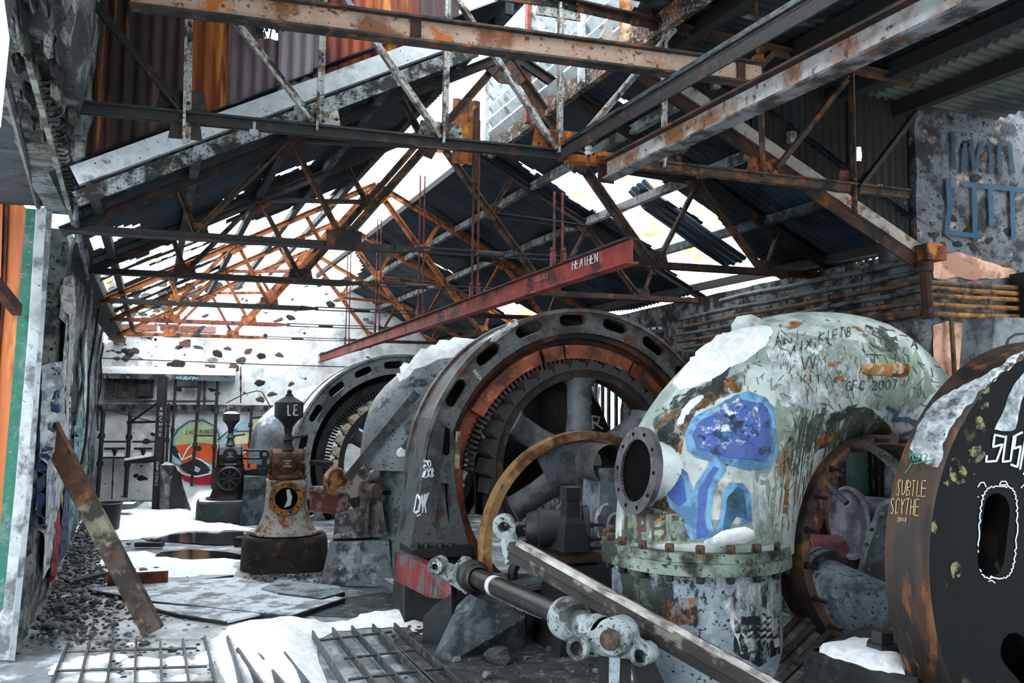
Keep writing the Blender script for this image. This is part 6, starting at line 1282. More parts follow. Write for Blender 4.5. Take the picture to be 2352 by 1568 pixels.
# window in the right wall behind the ring: green post and bars
wi = sroot('window_1')
for x, w_ in ((1968, .16),):
    m = MB(); m.bar(P(x, 1020, 7.95), P(x, 1165, 7.95), w_, .1, D); m.build('window_frame', mat('dark_green_frame', '#1d3a34', '#15211f', sc=5), wi, 0)
for x in (1998, 2010, 2022, 2036, 2048):
    m = MB(); m.bar(P(x, 1020, 8.0), P(x + 4, 1160, 8.0), .022, .022, D); m.build('bar', STEEL_BLACK, wi, 0)
wi2 = sroot('window_2')
for x in (1352, 1368, 1384, 1398, 1415):
    q = [onplane(x, y, rw0 + RWN * .05, RWN) for y in (865, 1010)]; m = MB(); m.bar(q[0], q[1], .05, .04, RWN); m.build('bar', PIPE_G, wi2, 0)
# broken plank panel leaning by the base pipe: seven boards
pk = thing('broken_planks', 'splintered dark plank panel leaning between scroll base and snowy plinth', 'planks', F(1800, 1568))
ca = [P(1690, 1560, 5.6), P(1830, 1410, 6.0)]; cb = [P(1800, 1640, 5.3), P(1960, 1500, 5.7)]
DW = [mat('charred_plank', '#3a3536', '#241f20', '#554d4c', sc=5, rough=.9, bump=.5), mat('grey_plank', '#5a5557', '#3a3637', '#746e6d', sc=5, rough=.9, bump=.5)]
for k in range(8):
    u = (k + .5) / 8; a = ca[0].lerp(cb[0], u) - (ca[1] - ca[0]) * (.05 * (k % 3)); b_ = ca[1].lerp(cb[1], u) + (ca[1] - ca[0]) * (.04 * ((k * 2) % 3) - .05)
    nn = (ca[1] - ca[0]).cross(cb[0] - ca[0]).normalized(); m = MB(); m.bar(a, b_, (cb[0] - ca[0]).length / 8 * .9, .035, nn, (0, .01 * (k % 2))); m.build('plank', DW[k % 2], pk, 0)
# snowy plinth at the lower right with a big nut
sp = thing('snowy_plinth', 'dark concrete plinth under snow with a large square nut at the lower right', 'plinth', P(1960, 1600, 5.2))
m = MB(); top = [(1845, 1492, 5.25), (2110, 1560, 4.6), (2130, 1470, 5.6), (1990, 1440, 5.9)]; tq = [P(*q) for q in top]
zt = sum(q.z for q in tq) / 4; tq = [V((q.x, q.y, zt)) for q in tq]
m.loft([[V((q.x, q.y, 0)) for q in tq], [q - Z * .04 for q in tq], [q + (sum(tq, V()) / 4 - q) * .05 for q in tq]]); plo = m.build('block', mat('black_green_concrete', '#23292b', '#14181a', '#3a4144', sc=3, rough=.8), sp, 0)
patch('snow_cover', wob([(1868, 1492), (1900, 1478), (1990, 1466), (2040, 1478), (2075, 1510), (2080, 1545), (2010, 1540), (1930, 1515)], 6, 12, 50), SNOW, [plo], sp, 12, 0, .05, 20, .02)
m = MB(); c = P(2030, 1520, 5.15); c.z = zt; m.lathe(c, Z, [(.001, .15), (.065, .15), (.07, .14), (.07, .08), (.1, .08), (.105, .0)], 6); m.build('nut', STEEL_BLACK, sp, 0)
m = MB(); m.lathe(SCC - D * .12 - Z * .02, D, [(.78, 0), (.78, .05), (.70, .05), (.70, 0)], 24, True, 285, 335, E); tag(m.build('snow_edged_strip', mat('snowy_steel_strip', '#9aa3a8', '#5a6468', sc=5, snow=.3, snow_t=.6), None), 'curved pale steel strip with snow along the lower inside of the open ring', 'strip')

# tank with snowy bolted lid by the right wall
tk = thing('wall_tank', 'grey tank with a snowy bolted lid behind the large ring by the right wall', 'tank', P(1530, 1000, 12.2))
c = P(1530, 760, 12.2); m = MB(); m.lathe(V((c.x, c.y, 0)), Z, [(.24, 0), (.24, c.z - .06), (.29, c.z - .05), (.29, c.z), (.001, c.z)], 32); m.build('drum', mat('grey_tank_paint', '#565c60', '#383d40', sc=3), tk, 35)
for k in range(14):
    an = 2 * math.pi * k / 14; inst(BOLT, 'bolt', tk, (0, 0, 0), mw=orient(Z, c + V((math.cos(an), math.sin(an), 0)) * .265, s=.7))
m = MB(); m.lathe(c, Z, [(.28, 0), (.26, .04), (.1, .06), (.001, .06)], 24); m.build('snow_cover', SNOW, tk, 60)

# ------------------------------------------------------------------ floor things on the left
lt_ = thing('leaning_timber', 'long weathered timber with a rusty brown end leaning on the left wall', 'timber', F(355, 1468))
b0_ = F(352, 1462); b0_.z = .05; tq_ = P(106, 972, 7.9); td2 = tq_ - b0_
upn = td2.cross(V((0, 0, 1))).normalized(); upn = (FW * -1 - td2 * ((FW * -1).dot(td2) / td2.length_squared)).normalized()
GREYT = mat('greenish_grey_timber', '#85836f', '#4d4a3e', '#8a8672', '#35322b', sc=4, td=.53, ts=.66, rough=.85, bump=.3)
m = MB(); m.bar(b0_, b0_ + td2 * .62, .19, .07, upn); m.build('grey_length', GREYT, lt_, 0)
m = MB(); m.bar(b0_ + td2 * .62, tq_, .188, .068, upn); m.build('brown_end', mat('rust_stained_timber', '#5e4030', '#4a3326', '#7a5a40', sc=4, rough=.8), lt_, 0)
m = MB(); m.bar(b0_, b0_ + td2 * .42, .192, .072, upn); m.build('damp_foot', mat('damp_timber', '#4f4238', '#3a312b', '#6a5a4a', sc=4, rough=.7), lt_, 0)
m = MB(); a, b_ = F(246, 1356), F(385, 1348); a.z = b_.z = .09; m.bar(a, b_, .04, .2, Z); m.bar(a - Z * .09, b_ - Z * .09, .16, .015, Z); tag(m.build('rusty_channel', mat('deep_red_rust', '#6a2f1c', '#43211a', '#83442a', sc=6), None, 0), 'short red rusty steel channel lying behind the leaning timber', 'steel channel')
m = MB(); m.tube([F(388, 1344, .03), F(535, 1323, .03)], .018, 8); tag(m.build('thin_rod', RUST_DARK, None), 'thin brown rod on the icy floor beyond the red rusty channel', 'rod')
SHEETM = mat('snow_dusted_sheet', '#8a8d8e', '#55595b', '#c4ccd2', '#2f3335', sc=2.2, td=.52, tr=.5, ts=.66, rough=.6, bump=.3)
for i, (pl, z, l_) in enumerate([([(205, 1352), (330, 1338), (545, 1325), (790, 1372), (668, 1412), (345, 1378)], .03, 'large thin floor sheet under snow dust, its dark edge facing the camera'), ([(300, 1382), (350, 1385), (610, 1405), (522, 1425), (420, 1410)], .02, 'narrow thin floor sheet lying partly under the larger one'), ([(600, 1350), (640, 1330), (780, 1345), (790, 1358), (740, 1372), (640, 1360)], .05, 'torn flat sheet with green flecks beside the rust governor plinth')]):
    z += .03; a = [F(x, y, z) for x, y in pl]; m = MB(); m.prism([q - Z * .025 for q in a], a); fso = tag(m.build('floor_sheet', SHEETM if i < 2 else mat('green_flecked_sheet', '#8f9697', '#4d5558', '#7fb0a4', '#2a3032', sc=3, td=.52, tr=.62), None, 0), l_, 'sheet')
    m = MB()
    for k0, k1 in ([(-1, -2), (-1, 0), (-2, -3)], [(-1, 0), (-1, -2)], [(-1, -2), (-2, -3)])[i]: m.bar(a[k0] - Z * .03, a[k1] - Z * .03, .03, .045, Z)
    m.build('dark_edge', STEEL_BLACK, fso, 0)
for i, (x0, y0, x1, y1, w_, l_) in enumerate([(158, 1338, 243, 1318, .12, 'short dark board on the rubble near the left wall'), (312, 1250, 375, 1250, .12, 'dark short board lying in the snow beside the puddle'), (542, 1245, 560, 1245, .2, 'small dark block beside the rust governor plinth')]):
    a, b_ = F(x0, y0, .05), F(x1, y1, .05); m = MB(); m.bar(a, b_, w_, .06 if i < 2 else .16, Z); tag(m.build('scrap_board', mat('damp_dark_board', '#2b2a29', '#1c1b1b', '#4a4844', sc=6, snow=.4, snow_t=1.2), None, 0), l_, 'board')
bk = P(242, 1228, 14.3); bk.z = 0
bu = thing('black_bucket', 'black open bucket standing on snow by the far left wall', 'bucket', bk)
m = MB(); m.lathe(bk, Z, [(.001, .01), (.2, .01), (.235, .5), (.25, .51), (.235, .52), (.22, .5), (.19, .05), (.001, .05)], 28); m.build('shell', mat('black_plastic', '#101214', '#1c1f21', sc=4, rough=.4), bu, 35)
m = MB(); m.tube([bk + V((.25 * math.cos(t), .05, .5 + .02 * math.sin(t))) for t in [k * math.pi / 8 for k in range(9)]], .008, 6); m.build('handle', STEEL_BLACK, bu)
m = MB(); a, b_ = F(205, 1160, .25), F(310, 1158, .25); m.bar(a, b_, .4, .06, Z); tag(m.build('bench_board', mat('snowy_bench_board', '#5a5d5f', '#3a3d3f', sc=5, snow=.3, snow_t=.9), None, 0), 'wide low board with snow behind the black bucket', 'board')

SLABD = mat('oily_dark_slab', '#3c4144', '#2a2e31', '#6a7074', '#1a1d1f', sc=5, td=.5, tr=.6, ts=.6, soft=.08, rough=.7, bump=.5, bsc=20)
for pl in ([(980, 1440), (1420, 1430), (1520, 1600), (1000, 1600), (905, 1470)], [(880, 1360), (1000, 1385), (975, 1408), (790, 1418), (690, 1412), (800, 1372)]):
    a = [F(x, y) for x, y in pl]; m = MB(); m.prism([q - Z * .02 for q in a], [q + Z * .006 for q in a]); m.build('slab', SLABD, floor, 0)
SLAB = mat('icy_pale_slab', '#a9a9a8', '#8f9294', '#c9ced1', '#5f6468', sc=1.8, td=.52, tr=.56, ts=.66, soft=.1, rough=.45, bump=.3, spec=.5)
for pl in ([(262, 1378), (300, 1372), (560, 1430), (500, 1470), (262, 1468)], [(110, 1590), (150, 1474), (258, 1470), (238, 1590)], [(266, 1472), (500, 1474), (520, 1590), (246, 1590)], [(205, 1360), (258, 1374), (256, 1464), (170, 1470)], [(430, 1300), (556, 1290), (590, 1350), (330, 1345)]):
    a = [F(x, y) for x, y in pl]; m = MB(); m.prism([q - Z * .02 for q in a], [q + Z * .008 for q in a]); m.build('slab', SLAB, floor, 0)
# gratings: two welded bar grids over the pit covers
GRM = mat('galvanised_grating', '#33383c', '#2c3135', '#6a5a4a', sc=8, rough=.45)
g1 = thing('floor_grating', 'left welded bar grating half buried in ice by the leaning timber', 'grating', F(300, 1530))
for (x0, y0, x1, y1) in [(155, 1482, 112, 1590), (205, 1478, 178, 1590), (260, 1478, 243, 1590), (313, 1474, 308, 1590), (368, 1474, 372, 1590), (420, 1472, 436, 1590), (470, 1466, 500, 1590)]:
    m = MB(); m.bar(F(x0, y0, .03), F(x1, y1, .03), .018, .06, Z); m.build('bearing_bar', GRM, g1, 0)
for (x0, y0, x1, y1) in [(152, 1496, 452, 1488), (132, 1540, 475, 1530), (118, 1575, 490, 1566)]:
    m = MB(); m.tube([F(x0, y0, .045), F(x1, y1, .045)], .011, 6); m.build('cross_rod', GRM, g1)
g2_ = thing('floor_grating', 'right bar grating tilted dark before the concrete foot', 'grating', F(880, 1530))
for (x0, y0, x1, y1) in [(718, 1456, 800, 1590), (764, 1448, 872, 1590), (808, 1444, 940, 1590), (856, 1440, 1000, 1590), (868, 1450, 1015, 1590), (906, 1438, 1075, 1590)]:
    m = MB(); m.bar(F(x0, y0, .05), F(x1, y1, .05), .016, .07, Z); m.build('bearing_bar', GRM, g2_, 0)
for (x0, y0, x1, y1) in [(735, 1470, 900, 1450), (790, 1512, 950, 1492), (800, 1560, 1015, 1534)]:
    m = MB(); m.tube([F(x0, y0, .07), F(x1, y1, .07)], .012, 6); m.build('cross_rod', GRM, g2_)
g3_ = thing('floor_grating', 'middle bar grating mostly under deep snow between the other gratings', 'grating', F(600, 1560))
for (x0, y0, x1, y1) in [(522, 1472, 560, 1590), (545, 1500, 605, 1590), (592, 1510, 655, 1590), (652, 1510, 715, 1590)]:
    m = MB(); m.bar(F(x0, y0, .05), F(x1, y1, .05), .02, .1, Z); m.build('bearing_bar', GRM, g3_, 0)
# snow lying about, puddle, rubble
SD = [([(470, 1475), (520, 1440), (600, 1420), (700, 1418), (760, 1428), (850, 1408), (985, 1402), (975, 1480), (940, 1440), (860, 1440), (770, 1448), (720, 1470), (760, 1590), (560, 1590), (500, 1560)], .10, 'deep snow drift over the gratings in the foreground'),
      ([(175, 1195), (290, 1172), (420, 1172), (470, 1180), (458, 1200), (570, 1210), (600, 1216), (420, 1222), (300, 1240), (200, 1235), (175, 1225)], .07, 'smooth snow field on the floor before the far wall'),
      ([(430, 1180), (425, 1150), (450, 1130), (500, 1128), (520, 1150), (455, 1165), (455, 1182)], .22, 'snow heap below the graffiti beside the black governor block'),
      ([(300, 1172), (330, 1158), (360, 1160), (350, 1176)], .18, 'small snow heap at the foot of the black column'),
      ([(200, 1290), (300, 1262), (400, 1280), (555, 1285), (550, 1318), (400, 1330), (250, 1318)], .02, 'thin snow crust between the puddle and the floor sheets'),
      ([(385, 1335), (540, 1330), (610, 1345), (480, 1360)], .04, 'thin snow on the floor sheet'),
      ([(1395, 1590), (1420, 1515), (1500, 1530), (1530, 1590)], .05, 'snow patch under the crank plate'),
      ([(190, 1486), (300, 1470), (430, 1476), (440, 1488), (220, 1496)], .015, 'thin icy snow strip at the top of the left grating')]
for pl, h_, l_ in SD: tag(mound('snow_drift', wob(pl, 7, 16, h_ * 50), SNOW, 0, h_, .09 if h_ > .02 else .2, .3 if h_ > .03 else .15, .03 if h_ > .03 else .006), l_, 'snow')
rr = random.Random(17)
mi = MB()
for i in range(24):
    x, y = rr.uniform(130, 500), rr.uniform(1500, 1565); q = F(x, y); n = 10; rad = [rr.uniform(.06, .15) for _ in range(n)]; c0_ = len(mi.v)
    mi.v.append(q + Z * .035)
    for ring, zz in ((.6, .03), (1.0, .004)):
        for k in range(n): a = 2 * math.pi * k / n; mi.v.append(V((q.x + rad[k] * ring * math.cos(a), q.y + rad[k] * ring * math.sin(a), zz)))
    for k in range(n):
        k2 = (k + 1) % n; mi.f += [(c0_, c0_ + 1 + k, c0_ + 1 + k2), (c0_ + 1 + k, c0_ + 1 + n + k, c0_ + 1 + n + k2, c0_ + 1 + k2)]
tag(mi.build('snow_crumbs', SNOW, None, 80, kind='stuff'), 'crumbs of leftover snow between the bars of the left grating', 'snow')
PUD = mat('black_meltwater', '#14181b', None, rough=.06, bump=.03, sc=2, spec=.6)
for i, (pl, l_) in enumerate([([(300, 1228), (400, 1220), (470, 1218), (560, 1222), (556, 1250), (500, 1252), (430, 1246), (340, 1240)], 'dark meltwater puddle mirroring the far graffiti'), ([(370, 1268), (430, 1262), (520, 1268), (555, 1275), (552, 1282), (470, 1284), (400, 1290), (350, 1282)], 'second meltwater puddle nearer the rust governor')]):
    a = wob([(q.x, q.y) for q in (F(x, y) for x, y in pl)], .12, .3, i); m = MB(); m.solid(a, [], lambda x, y, h: V((x, y, h)), .0, .006); tag(m.build('puddle', PUD, None, 0), l_, 'puddle')
RUBM = [mat('rubble_dark', '#4b4b4d', '#3a3a3c', '#6d6c6a', sc=9, rough=.9), mat('rubble_pale', '#7d8083', '#55585a', sc=9, rough=.9)]
for mm, n_, nm in ((RUBM[0], 1500, 'rubble'), (RUBM[1], 900, 'rubble')):
    m = MB()
    for i in range(n_):
        y = rr.uniform(7.7, 15.5); fx2 = abs(rr.gauss(0, .5)) * (1.25 if y < 11.5 else .5); x = wlx(y, 0) + .06 + fx2
        r = rr.uniform(.007, .026) * (2.0 if rr.random() < .05 else 1); m.blob(V((x, y, max(0, .08 - .07 * fx2) * rr.random() + r * .4)), r, i, 1, (1.2, 1, .7), .5)
    tag(m.build(nm, mm, None, 0, kind='stuff'), '%s rubble spilled along the foot of the left wall' % ('dark crumbled' if mm is RUBM[0] else 'pale broken'), 'rubble')
RK = [proto(MB().blob(V((0, 0, 0)), 1, s, 2, (1.2, 1, .7), .6), 'rock', RUBM[s % 2], 25) for s in range(4)]
for i, (x, y, r, l_) in enumerate([(1150, 1505, .11, 'largest angular rock on the floor before the concrete foot'), (1050, 1515, .04, 'small pale rock at the corner of the concrete foot'), (1265, 1490, .04, 'small rock near the crank plate eye'), (1370, 1540, .03, 'little dark stone under the crank plate'), (330, 1478, .04, 'dark lump of ice grit above the left grating'), (262, 1460, .03, 'dark lump by the seam above the left grating'), (395, 1492, .04, 'dark lump at the upper bar of the left grating'), (120, 1440, .08, 'grey stone in the rubble by the door jamb'), (140, 1395, .09, 'dark stone on the rubble heap left of the timber'), (200, 1372, .06, 'stone at the edge of the rubble near the floor sheet'), (270, 1345, .05, 'stone beside the rusty channel'), (1120, 1550, .05, 'flat scrap on the floor before the large rock')]):
    q = F(x, y, r * .5); inst(RK[i % 4], 'rock', None, q, (0, 0, i), (r, r, r)); tag(bpy.data.objects[-1] if False else COL.objects[-1], l_, 'rock')
m = MB()
for i in range(420):
    x, y = (rr.uniform(900, 1420), rr.uniform(1440, 1590)) if i < 200 else ((rr.uniform(560, 760), rr.uniform(1318, 1345)) if i < 320 else (rr.uniform(230, 520), rr.uniform(1470, 1560)))
    q = F(x, y); r = rr.uniform(.006, .022); m.blob(q + Z * r * .4, r, i, 1, (1.2, 1, .7), .5)
tag(m.build('floor_grit', RUBM[0], None, 0, kind='stuff'), 'dark grit scattered over the floor', 'grit')

# ------------------------------------------------------------------ things on and before the far wall
def fo(px, py, o=.1): return onplane(px, py, fq + ND * o, NU)
MUR = {k: flat('mural_' + k, c) for k, c in (('green', '#b9c795'), ('orange', '#e2602a'), ('red', '#ad1a30'), ('black', '#272b30'), ('sky', '#a9cdd8'), ('cream', '#dfdcb0'), ('white', '#eef0f0'))}
def mp(poly, c, o): patch('mural', poly, MUR[c], [wall_far], wall_far, 14, o)
mp([(398, 1062), (388, 1020), (402, 985), (432, 964), (466, 962), (498, 978), (512, 1000), (545, 975), (575, 955), (625, 958), (640, 975), (648, 1020), (640, 1060), (560, 1075), (450, 1080)], 'sky', .03)
mp([(402, 1024), (404, 1008), (416, 986), (440, 970), (465, 970), (490, 984), (502, 1008), (505, 1030), (450, 1040)], 'green', .04)
mp([(570, 985), (600, 990), (606, 1004), (596, 1022), (540, 1022), (538, 1004), (548, 992)], 'cream', .04)
mp([(570, 978), (580, 962), (600, 958), (620, 962), (626, 972), (612, 982), (590, 986)], 'cream', .042)
mp([(404, 1022), (460, 1016), (510, 1022), (560, 1018), (620, 1024), (648, 1020), (640, 1072), (585, 1080), (540, 1082), (510, 1072), (470, 1058), (440, 1066), (418, 1064), (410, 1046)], 'orange', .046)
mp([(406, 1078), (428, 1092), (462, 1096), (486, 1088), (500, 1070), (530, 1082), (578, 1078), (574, 1108), (500, 1113), (450, 1112), (424, 1104)], 'red', .05)
mp([(392, 1018), (402, 1024), (414, 1042), (424, 1058), (410, 1052), (398, 1044)], 'black', .054)
mp([(426, 1062), (448, 1052), (470, 1062), (482, 1078), (476, 1088), (448, 1090), (424, 1080), (412, 1068)], 'black', .056)
mp([(446, 1068), (462, 1076), (456, 1084), (438, 1078)], 'sky', .06)
mp([(450, 1024), (460, 1022), (464, 1030), (458, 1036), (450, 1032)], 'black', .056)
strokes('mural', [[(410, 1040), (418, 1056), (440, 1046), (462, 1056), (486, 1072), (484, 1086), (450, 1094), (420, 1086), (404, 1072)], [(418, 1056), (432, 1030), (450, 1012)], [(560, 1040), (580, 1028), (596, 1030), (600, 1060), (612, 1030), (622, 1032), (620, 1064)]], 3, MUR['white'], [wall_far], wall_far, .065, 5)
strokes('mural', [[(398, 1006), (410, 984), (436, 966), (468, 964), (496, 980), (506, 1008)], [(500, 1010), (520, 992), (545, 985)], [(540, 990), (600, 988), (610, 1004), (596, 1024)], [(570, 980), (580, 960), (604, 956), (624, 966), (618, 980), (592, 988)], [(565, 1036), (572, 1062), (584, 1034), (592, 1062)], [(604, 1020), (620, 1000), (645, 992)]], 2.2, MUR['black'], [wall_far], wall_far, .065, 5)
strokes('lettering', word('LAST MINUTE', 428, 996, 6.2, 4.4, 9, (1, -.02), (.25, -1), .5), 1.3, MUR['black'], [wall_far], wall_far, .07, 3)
PLANKG = mat('sooty_grey_plank', '#5b5f60', '#3a3d3e', '#8d9090', sc=4, td=.53, rough=.85)
sh = thing('wall_shelf', 'long grey shelf plank under deep snow high on the far wall', 'shelf', fo(390, 870, .2))
m = MB(); m.prism([fo(x, y, .42) for x, y in ((232, 856), (540, 862), (540, 876), (232, 868))], [fo(x, y, .02) for x, y in ((232, 856), (540, 862), (540, 876), (232, 868))]); pl_ = m.build('plank', PLANKG, sh, 0)
m = MB(); m.loft([[fo(x0, y0, o) + Z * dz for o, dz in ((.43, .0), (.02, .0), (.02, .13), (.3, .16), (.42, .09))] for x0, y0 in ((230, 857), (300, 858), (390, 859), (470, 861), (541, 862))]); m.build('snow_cover', SNOW, sh, 60)
strokes('lettering', word('SOUTHERN', 405, 873, 6.2, 5, 8, (1, .01), jit=.5), 2, flat('cyan_spray', '#8fd0d8'), [pl_], sh, .01, 3)
rl = thing('wall_rail', 'grey timber rail carrying pipe clamps across the far wall above the graffiti', 'rail', fo(420, 940))
m = MB(); m.bar(fo(205, 936, .12), fo(650, 938, .12), .08, .16, Z); m.build('plank', PLANKG, rl, 0)
for x in (230, 285, 390, 425, 448, 490, 535, 572, 610):
    m = MB(); m.lathe(fo(x, 935, .2), ND, [(.001, .05), (.03, .05), (.045, .03), (.045, -.02), (.03, -.05)], 12); m.build('clamp', STEEL_BLACK, rl, 40)
DPIPE = mat('dark_wall_pipe', '#2f2a2b', '#1b1a1c', '#4a3630', sc=8, rough=.6)
VP_ = [(238, 940, 224, 1142, .045), (300, 945, 288, 1142, .045), (261, 1050, 257, 1145, .012), (404, 868, 392, 1062, .028), (460, 868, 440, 1116, .034), (500, 870, 488, 1122, .034), (553, 842, 553, 925, .014), (578, 932, 571, 1075, .03), (388, 925, 382, 1062, .03), (470, 872, 469, 945, .02), (306, 1150, 303, 1165, .03)]
cnt = {}
for i, (x0, y0, x1, y1, r) in enumerate(VP_):
    m = MB(); m.tube([fo(x0, y0, .3), fo(x1, y1, .3)], r, 8)
    for k in (.3, .62): q = fo(x0, y0, .3).lerp(fo(x1, y1, .3), k); m.tube([q - Z * .05, q + Z * .05], r * 1.6, 8)
    tag(m.build('wall_pipe', DPIPE, None), 'dark upright pipe before the far wall, %s' % ['leftmost of them by the corner', 'second from the corner, by the snowy brackets', 'thinnest one, low by the corner brackets', 'running down beside the lettered column', 'left of the word in the graffiti arch', 'right of the word in the graffiti arch', 'short thin one hanging above the rail', 'crossing the cream end of the graffiti', 'close right of the lettered column', 'short one under the shelf end', 'stub behind the black bucket'][i], 'pipe')
ld_ = thing('pipe_ladder', 'short pipe ladder rungs between two upright pipes over the graffiti', 'ladder', fo(450, 1000, .3))
for x0, x1, y in ((405, 460, 872), (404, 459, 888), (447, 492, 1000), (398, 452, 922), (330, 500, 921)):
    m = MB(); m.tube([fo(x0, y, .3), fo(x1, y, .3)], .02, 8); m.build('rung', DPIPE, ld_)
cb_ = thing('steel_column', 'black riveted steel column with white letters standing before the far wall', 'column', P(360, 1178, 17.6))
c0, c1 = P(360, 1176, 17.6), P(374, 864, 17.6)
m = MB(); m.ibeam(c0, c1, .17, .17, .03, E); cw = m.build('shaft', mat('black_column', '#232122', '#161617', '#3d2f2b', sc=6, rough=.6), cb_, 0)
m = MB(); m.bar(c0 + ND * .1, c1 + ND * .1, .14, .01, ND); cw2 = m.build('face_plate', mat('black_column', '#232122'), cb_, 0)
strokes('lettering', [l for k, ch in enumerate('ANCHOR') for l in word(ch, 368 + k * -.5, 942 + k * 12, 6, 5, 8)] + [l for k, ch in enumerate('DETUNEL') for l in word(ch, 360 - k * .4, 1066 + k * 8, 6, 5, 6)], 1.3, WSPRAY, [cw2, cw], cb_, .012, 3)
for x0, y0, x1, y1, l_ in ((296, 972, 372, 918, 'thin slanting brace left of the lettered column'), (195, 1060, 0, 0, ''), (292, 970, 365, 968, 'perforated dark cross bar left of the lettered column'), (245, 940, 395, 980, 'thin wire bar sloping behind the lettered column')):
    if x1: m = MB(); m.bar(P(x0, y0, 17.9), P(x1, y1, 17.7), .05 if y1 != 980 else .02, .03, D); tag(m.build('brace', DPIPE, None, 0), l_, 'brace')
br = thing('snowy_bracket', 'black iron table bracket with a snowy top left of the lettered column', 'bracket', P(320, 1060, 18.0))
m = MB(); m.prism([P(x, y, 17.4) for x, y in ((285, 1058), (360, 1046), (360, 1060), (330, 1064), (288, 1064))], [P(x, y, 18.0) for x, y in ((285, 1058), (360, 1046), (360, 1060), (330, 1064), (288, 1064))]); tb2 = m.build('arm', STEEL_BLACK, br, 0)
m = MB(); m.loft([[P(x, y, d) + Z * dz for d, dz in ((17.4, 0), (18, 0), (18, .05), (17.4, .04))] for x, y in ((286, 1058), (330, 1051), (345, 1048))]); m.build('snow_cover', SNOW, br, 60)
for i, (x0, x1) in enumerate(((240, 287), (308, 350))):
    b_r = thing('switch_bracket', '%s wall bracket with snow and a black clamp, low on the far wall' % ('left' if i == 0 else 'right'), 'bracket', fo(x0, 1045, .2))
    m = MB(); m.bar(fo(x0 - 4, 1014, .25), fo(x1 + 6, 1014, .25), .06, .04, Z); m.bar(fo(x0, 1030, .3), fo(x1, 1030, .3), .06, .05, Z); m.bar(fo(x0, 1050, .3), fo(x1, 1050, .3), .3, .04, Z); m.build('frame', STEEL_BLACK, b_r, 0)
    m = MB(); m.tube([fo((x0 + x1) / 2, 1030, .4), fo((x0 + x1) / 2, 1046, .4)], [.07, .02], 8); m.build('clamp', STEEL_BLACK, b_r)
    m = MB(); m.box(fo((x0 + x1) / 2, 1044, .25), (fo(x1, 1044, .25) - fo(x0, 1044, .25)).length, .3, .1, U, NU); m.build('snow_cover', SNOW, b_r, 0)
ra = thing('iron_grille', 'cast iron grille of toothed bars hung under the shelf on the far wall', 'grille', fo(295, 890, .2))
m = MB(); m.solid([(-.5, -.27), (.5, -.24), (.5, .27), (-.46, .27)], [[(-.42 + .19 * k, -.2), (-.42 + .19 * k + .09, -.2), (-.42 + .19 * k + .1, .2), (-.41 + .19 * k, .2)] for k in range(5)], lambda x, y, h: fo(297, 889, .2) + U * x + Z * y + NU * h, 0, .05); m.build('frame', mat('grey_brown_grille', '#4f4b4a', '#2f2c2c', sc=6), ra, 0)
for k in range(5):
    m = MB()
    for j in range(9): m.box(fo(297, 889, .21) + U * (-.37 + .19 * k) + Z * (-.17 + .042 * j), .1, .03, .018, U, NU)
    m.build('toothed_bar', DPIPE, ra, 0)
bx = MB(); c = fo(333, 893, .35); bx.box(c, .24, .2, .2, U, NU); bx.box(c - Z * .13, .3, .24, .05, U, NU); tag(bx.build('meter_box', mat('black_meter_box', '#1f1e20', '#131315', sc=6), None, 0), 'small black meter box beside the iron grille', 'box')
tp_ = thing('tarpaulin', 'grey and black tarpaulin draped over a frame before the graffiti wall', 'tarpaulin', P(400, 1175, 17.3))
def drape(pl, d0, d1, mm):
    m = MB(); n = len(pl); m.prism([P(x, y, d0 + .12 * math.sin(i * 2.3)) for i, (x, y) in enumerate(pl)], [P(x, y, d1 + .1 * math.sin(i * 1.7)) for i, (x, y) in enumerate(pl)]); return m.build('sheet', mm, tp_, 30)
drape([(368, 1068), (382, 1060), (402, 1068), (408, 1080), (392, 1096), (388, 1176), (366, 1168)], 17.2, 17.5, mat('grey_tarp', '#7b8084', '#4c5155', sc=4, rough=.55, snow=.3, snow_t=.9))
drape([(404, 1078), (418, 1092), (416, 1130), (426, 1172), (388, 1174), (392, 1100)], 17.1, 17.4, mat('black_tarp', '#141517', '#232528', sc=3, rough=.4))
drape([(416, 1094), (422, 1120), (440, 1174), (424, 1172), (414, 1130)], 17.25, 17.5, mat('pale_tarp', '#8d9498', '#656b6f', sc=4, rough=.5))
m = MB(); m.tube([fo(520, 925, .3), fo(560, 905, .3), fo(590, 897, .3), fo(602, 900, .3), fo(622, 935, .3), fo(648, 972, .3)], .014, 6); tag(m.build('hanging_cable', STEEL_BLACK, None), 'bent black cable arching over the far wall rail', 'cable')
for i, (x0, y0, x1, y1) in enumerate([(225, 822, 1000, 848)]):
    m = MB(); m.tube([fo(x0, y0, .6), fo((x0 + x1) / 2, (y0 + y1) / 2 + 2, .6), fo(x1, y1, .6)], .013, 6); tag(m.build('wall_wire', STEEL_BLACK, None), 'long straight wire stretched in front of the far wall', 'wire')
m2 = MB(); m2.prism([P(x, y, 17.2) for x, y in ((462, 748), (474, 748), (454, 772), (441, 770))], [P(x, y, 17.5) for x, y in ((462, 748), (474, 748), (454, 772), (441, 770))]); tag(m2.build('hanging_board', mat('dark_green_board', '#2f4438', '#22302a', sc=5), None, 0), 'small dark green board caught on the far orange truss', 'board')

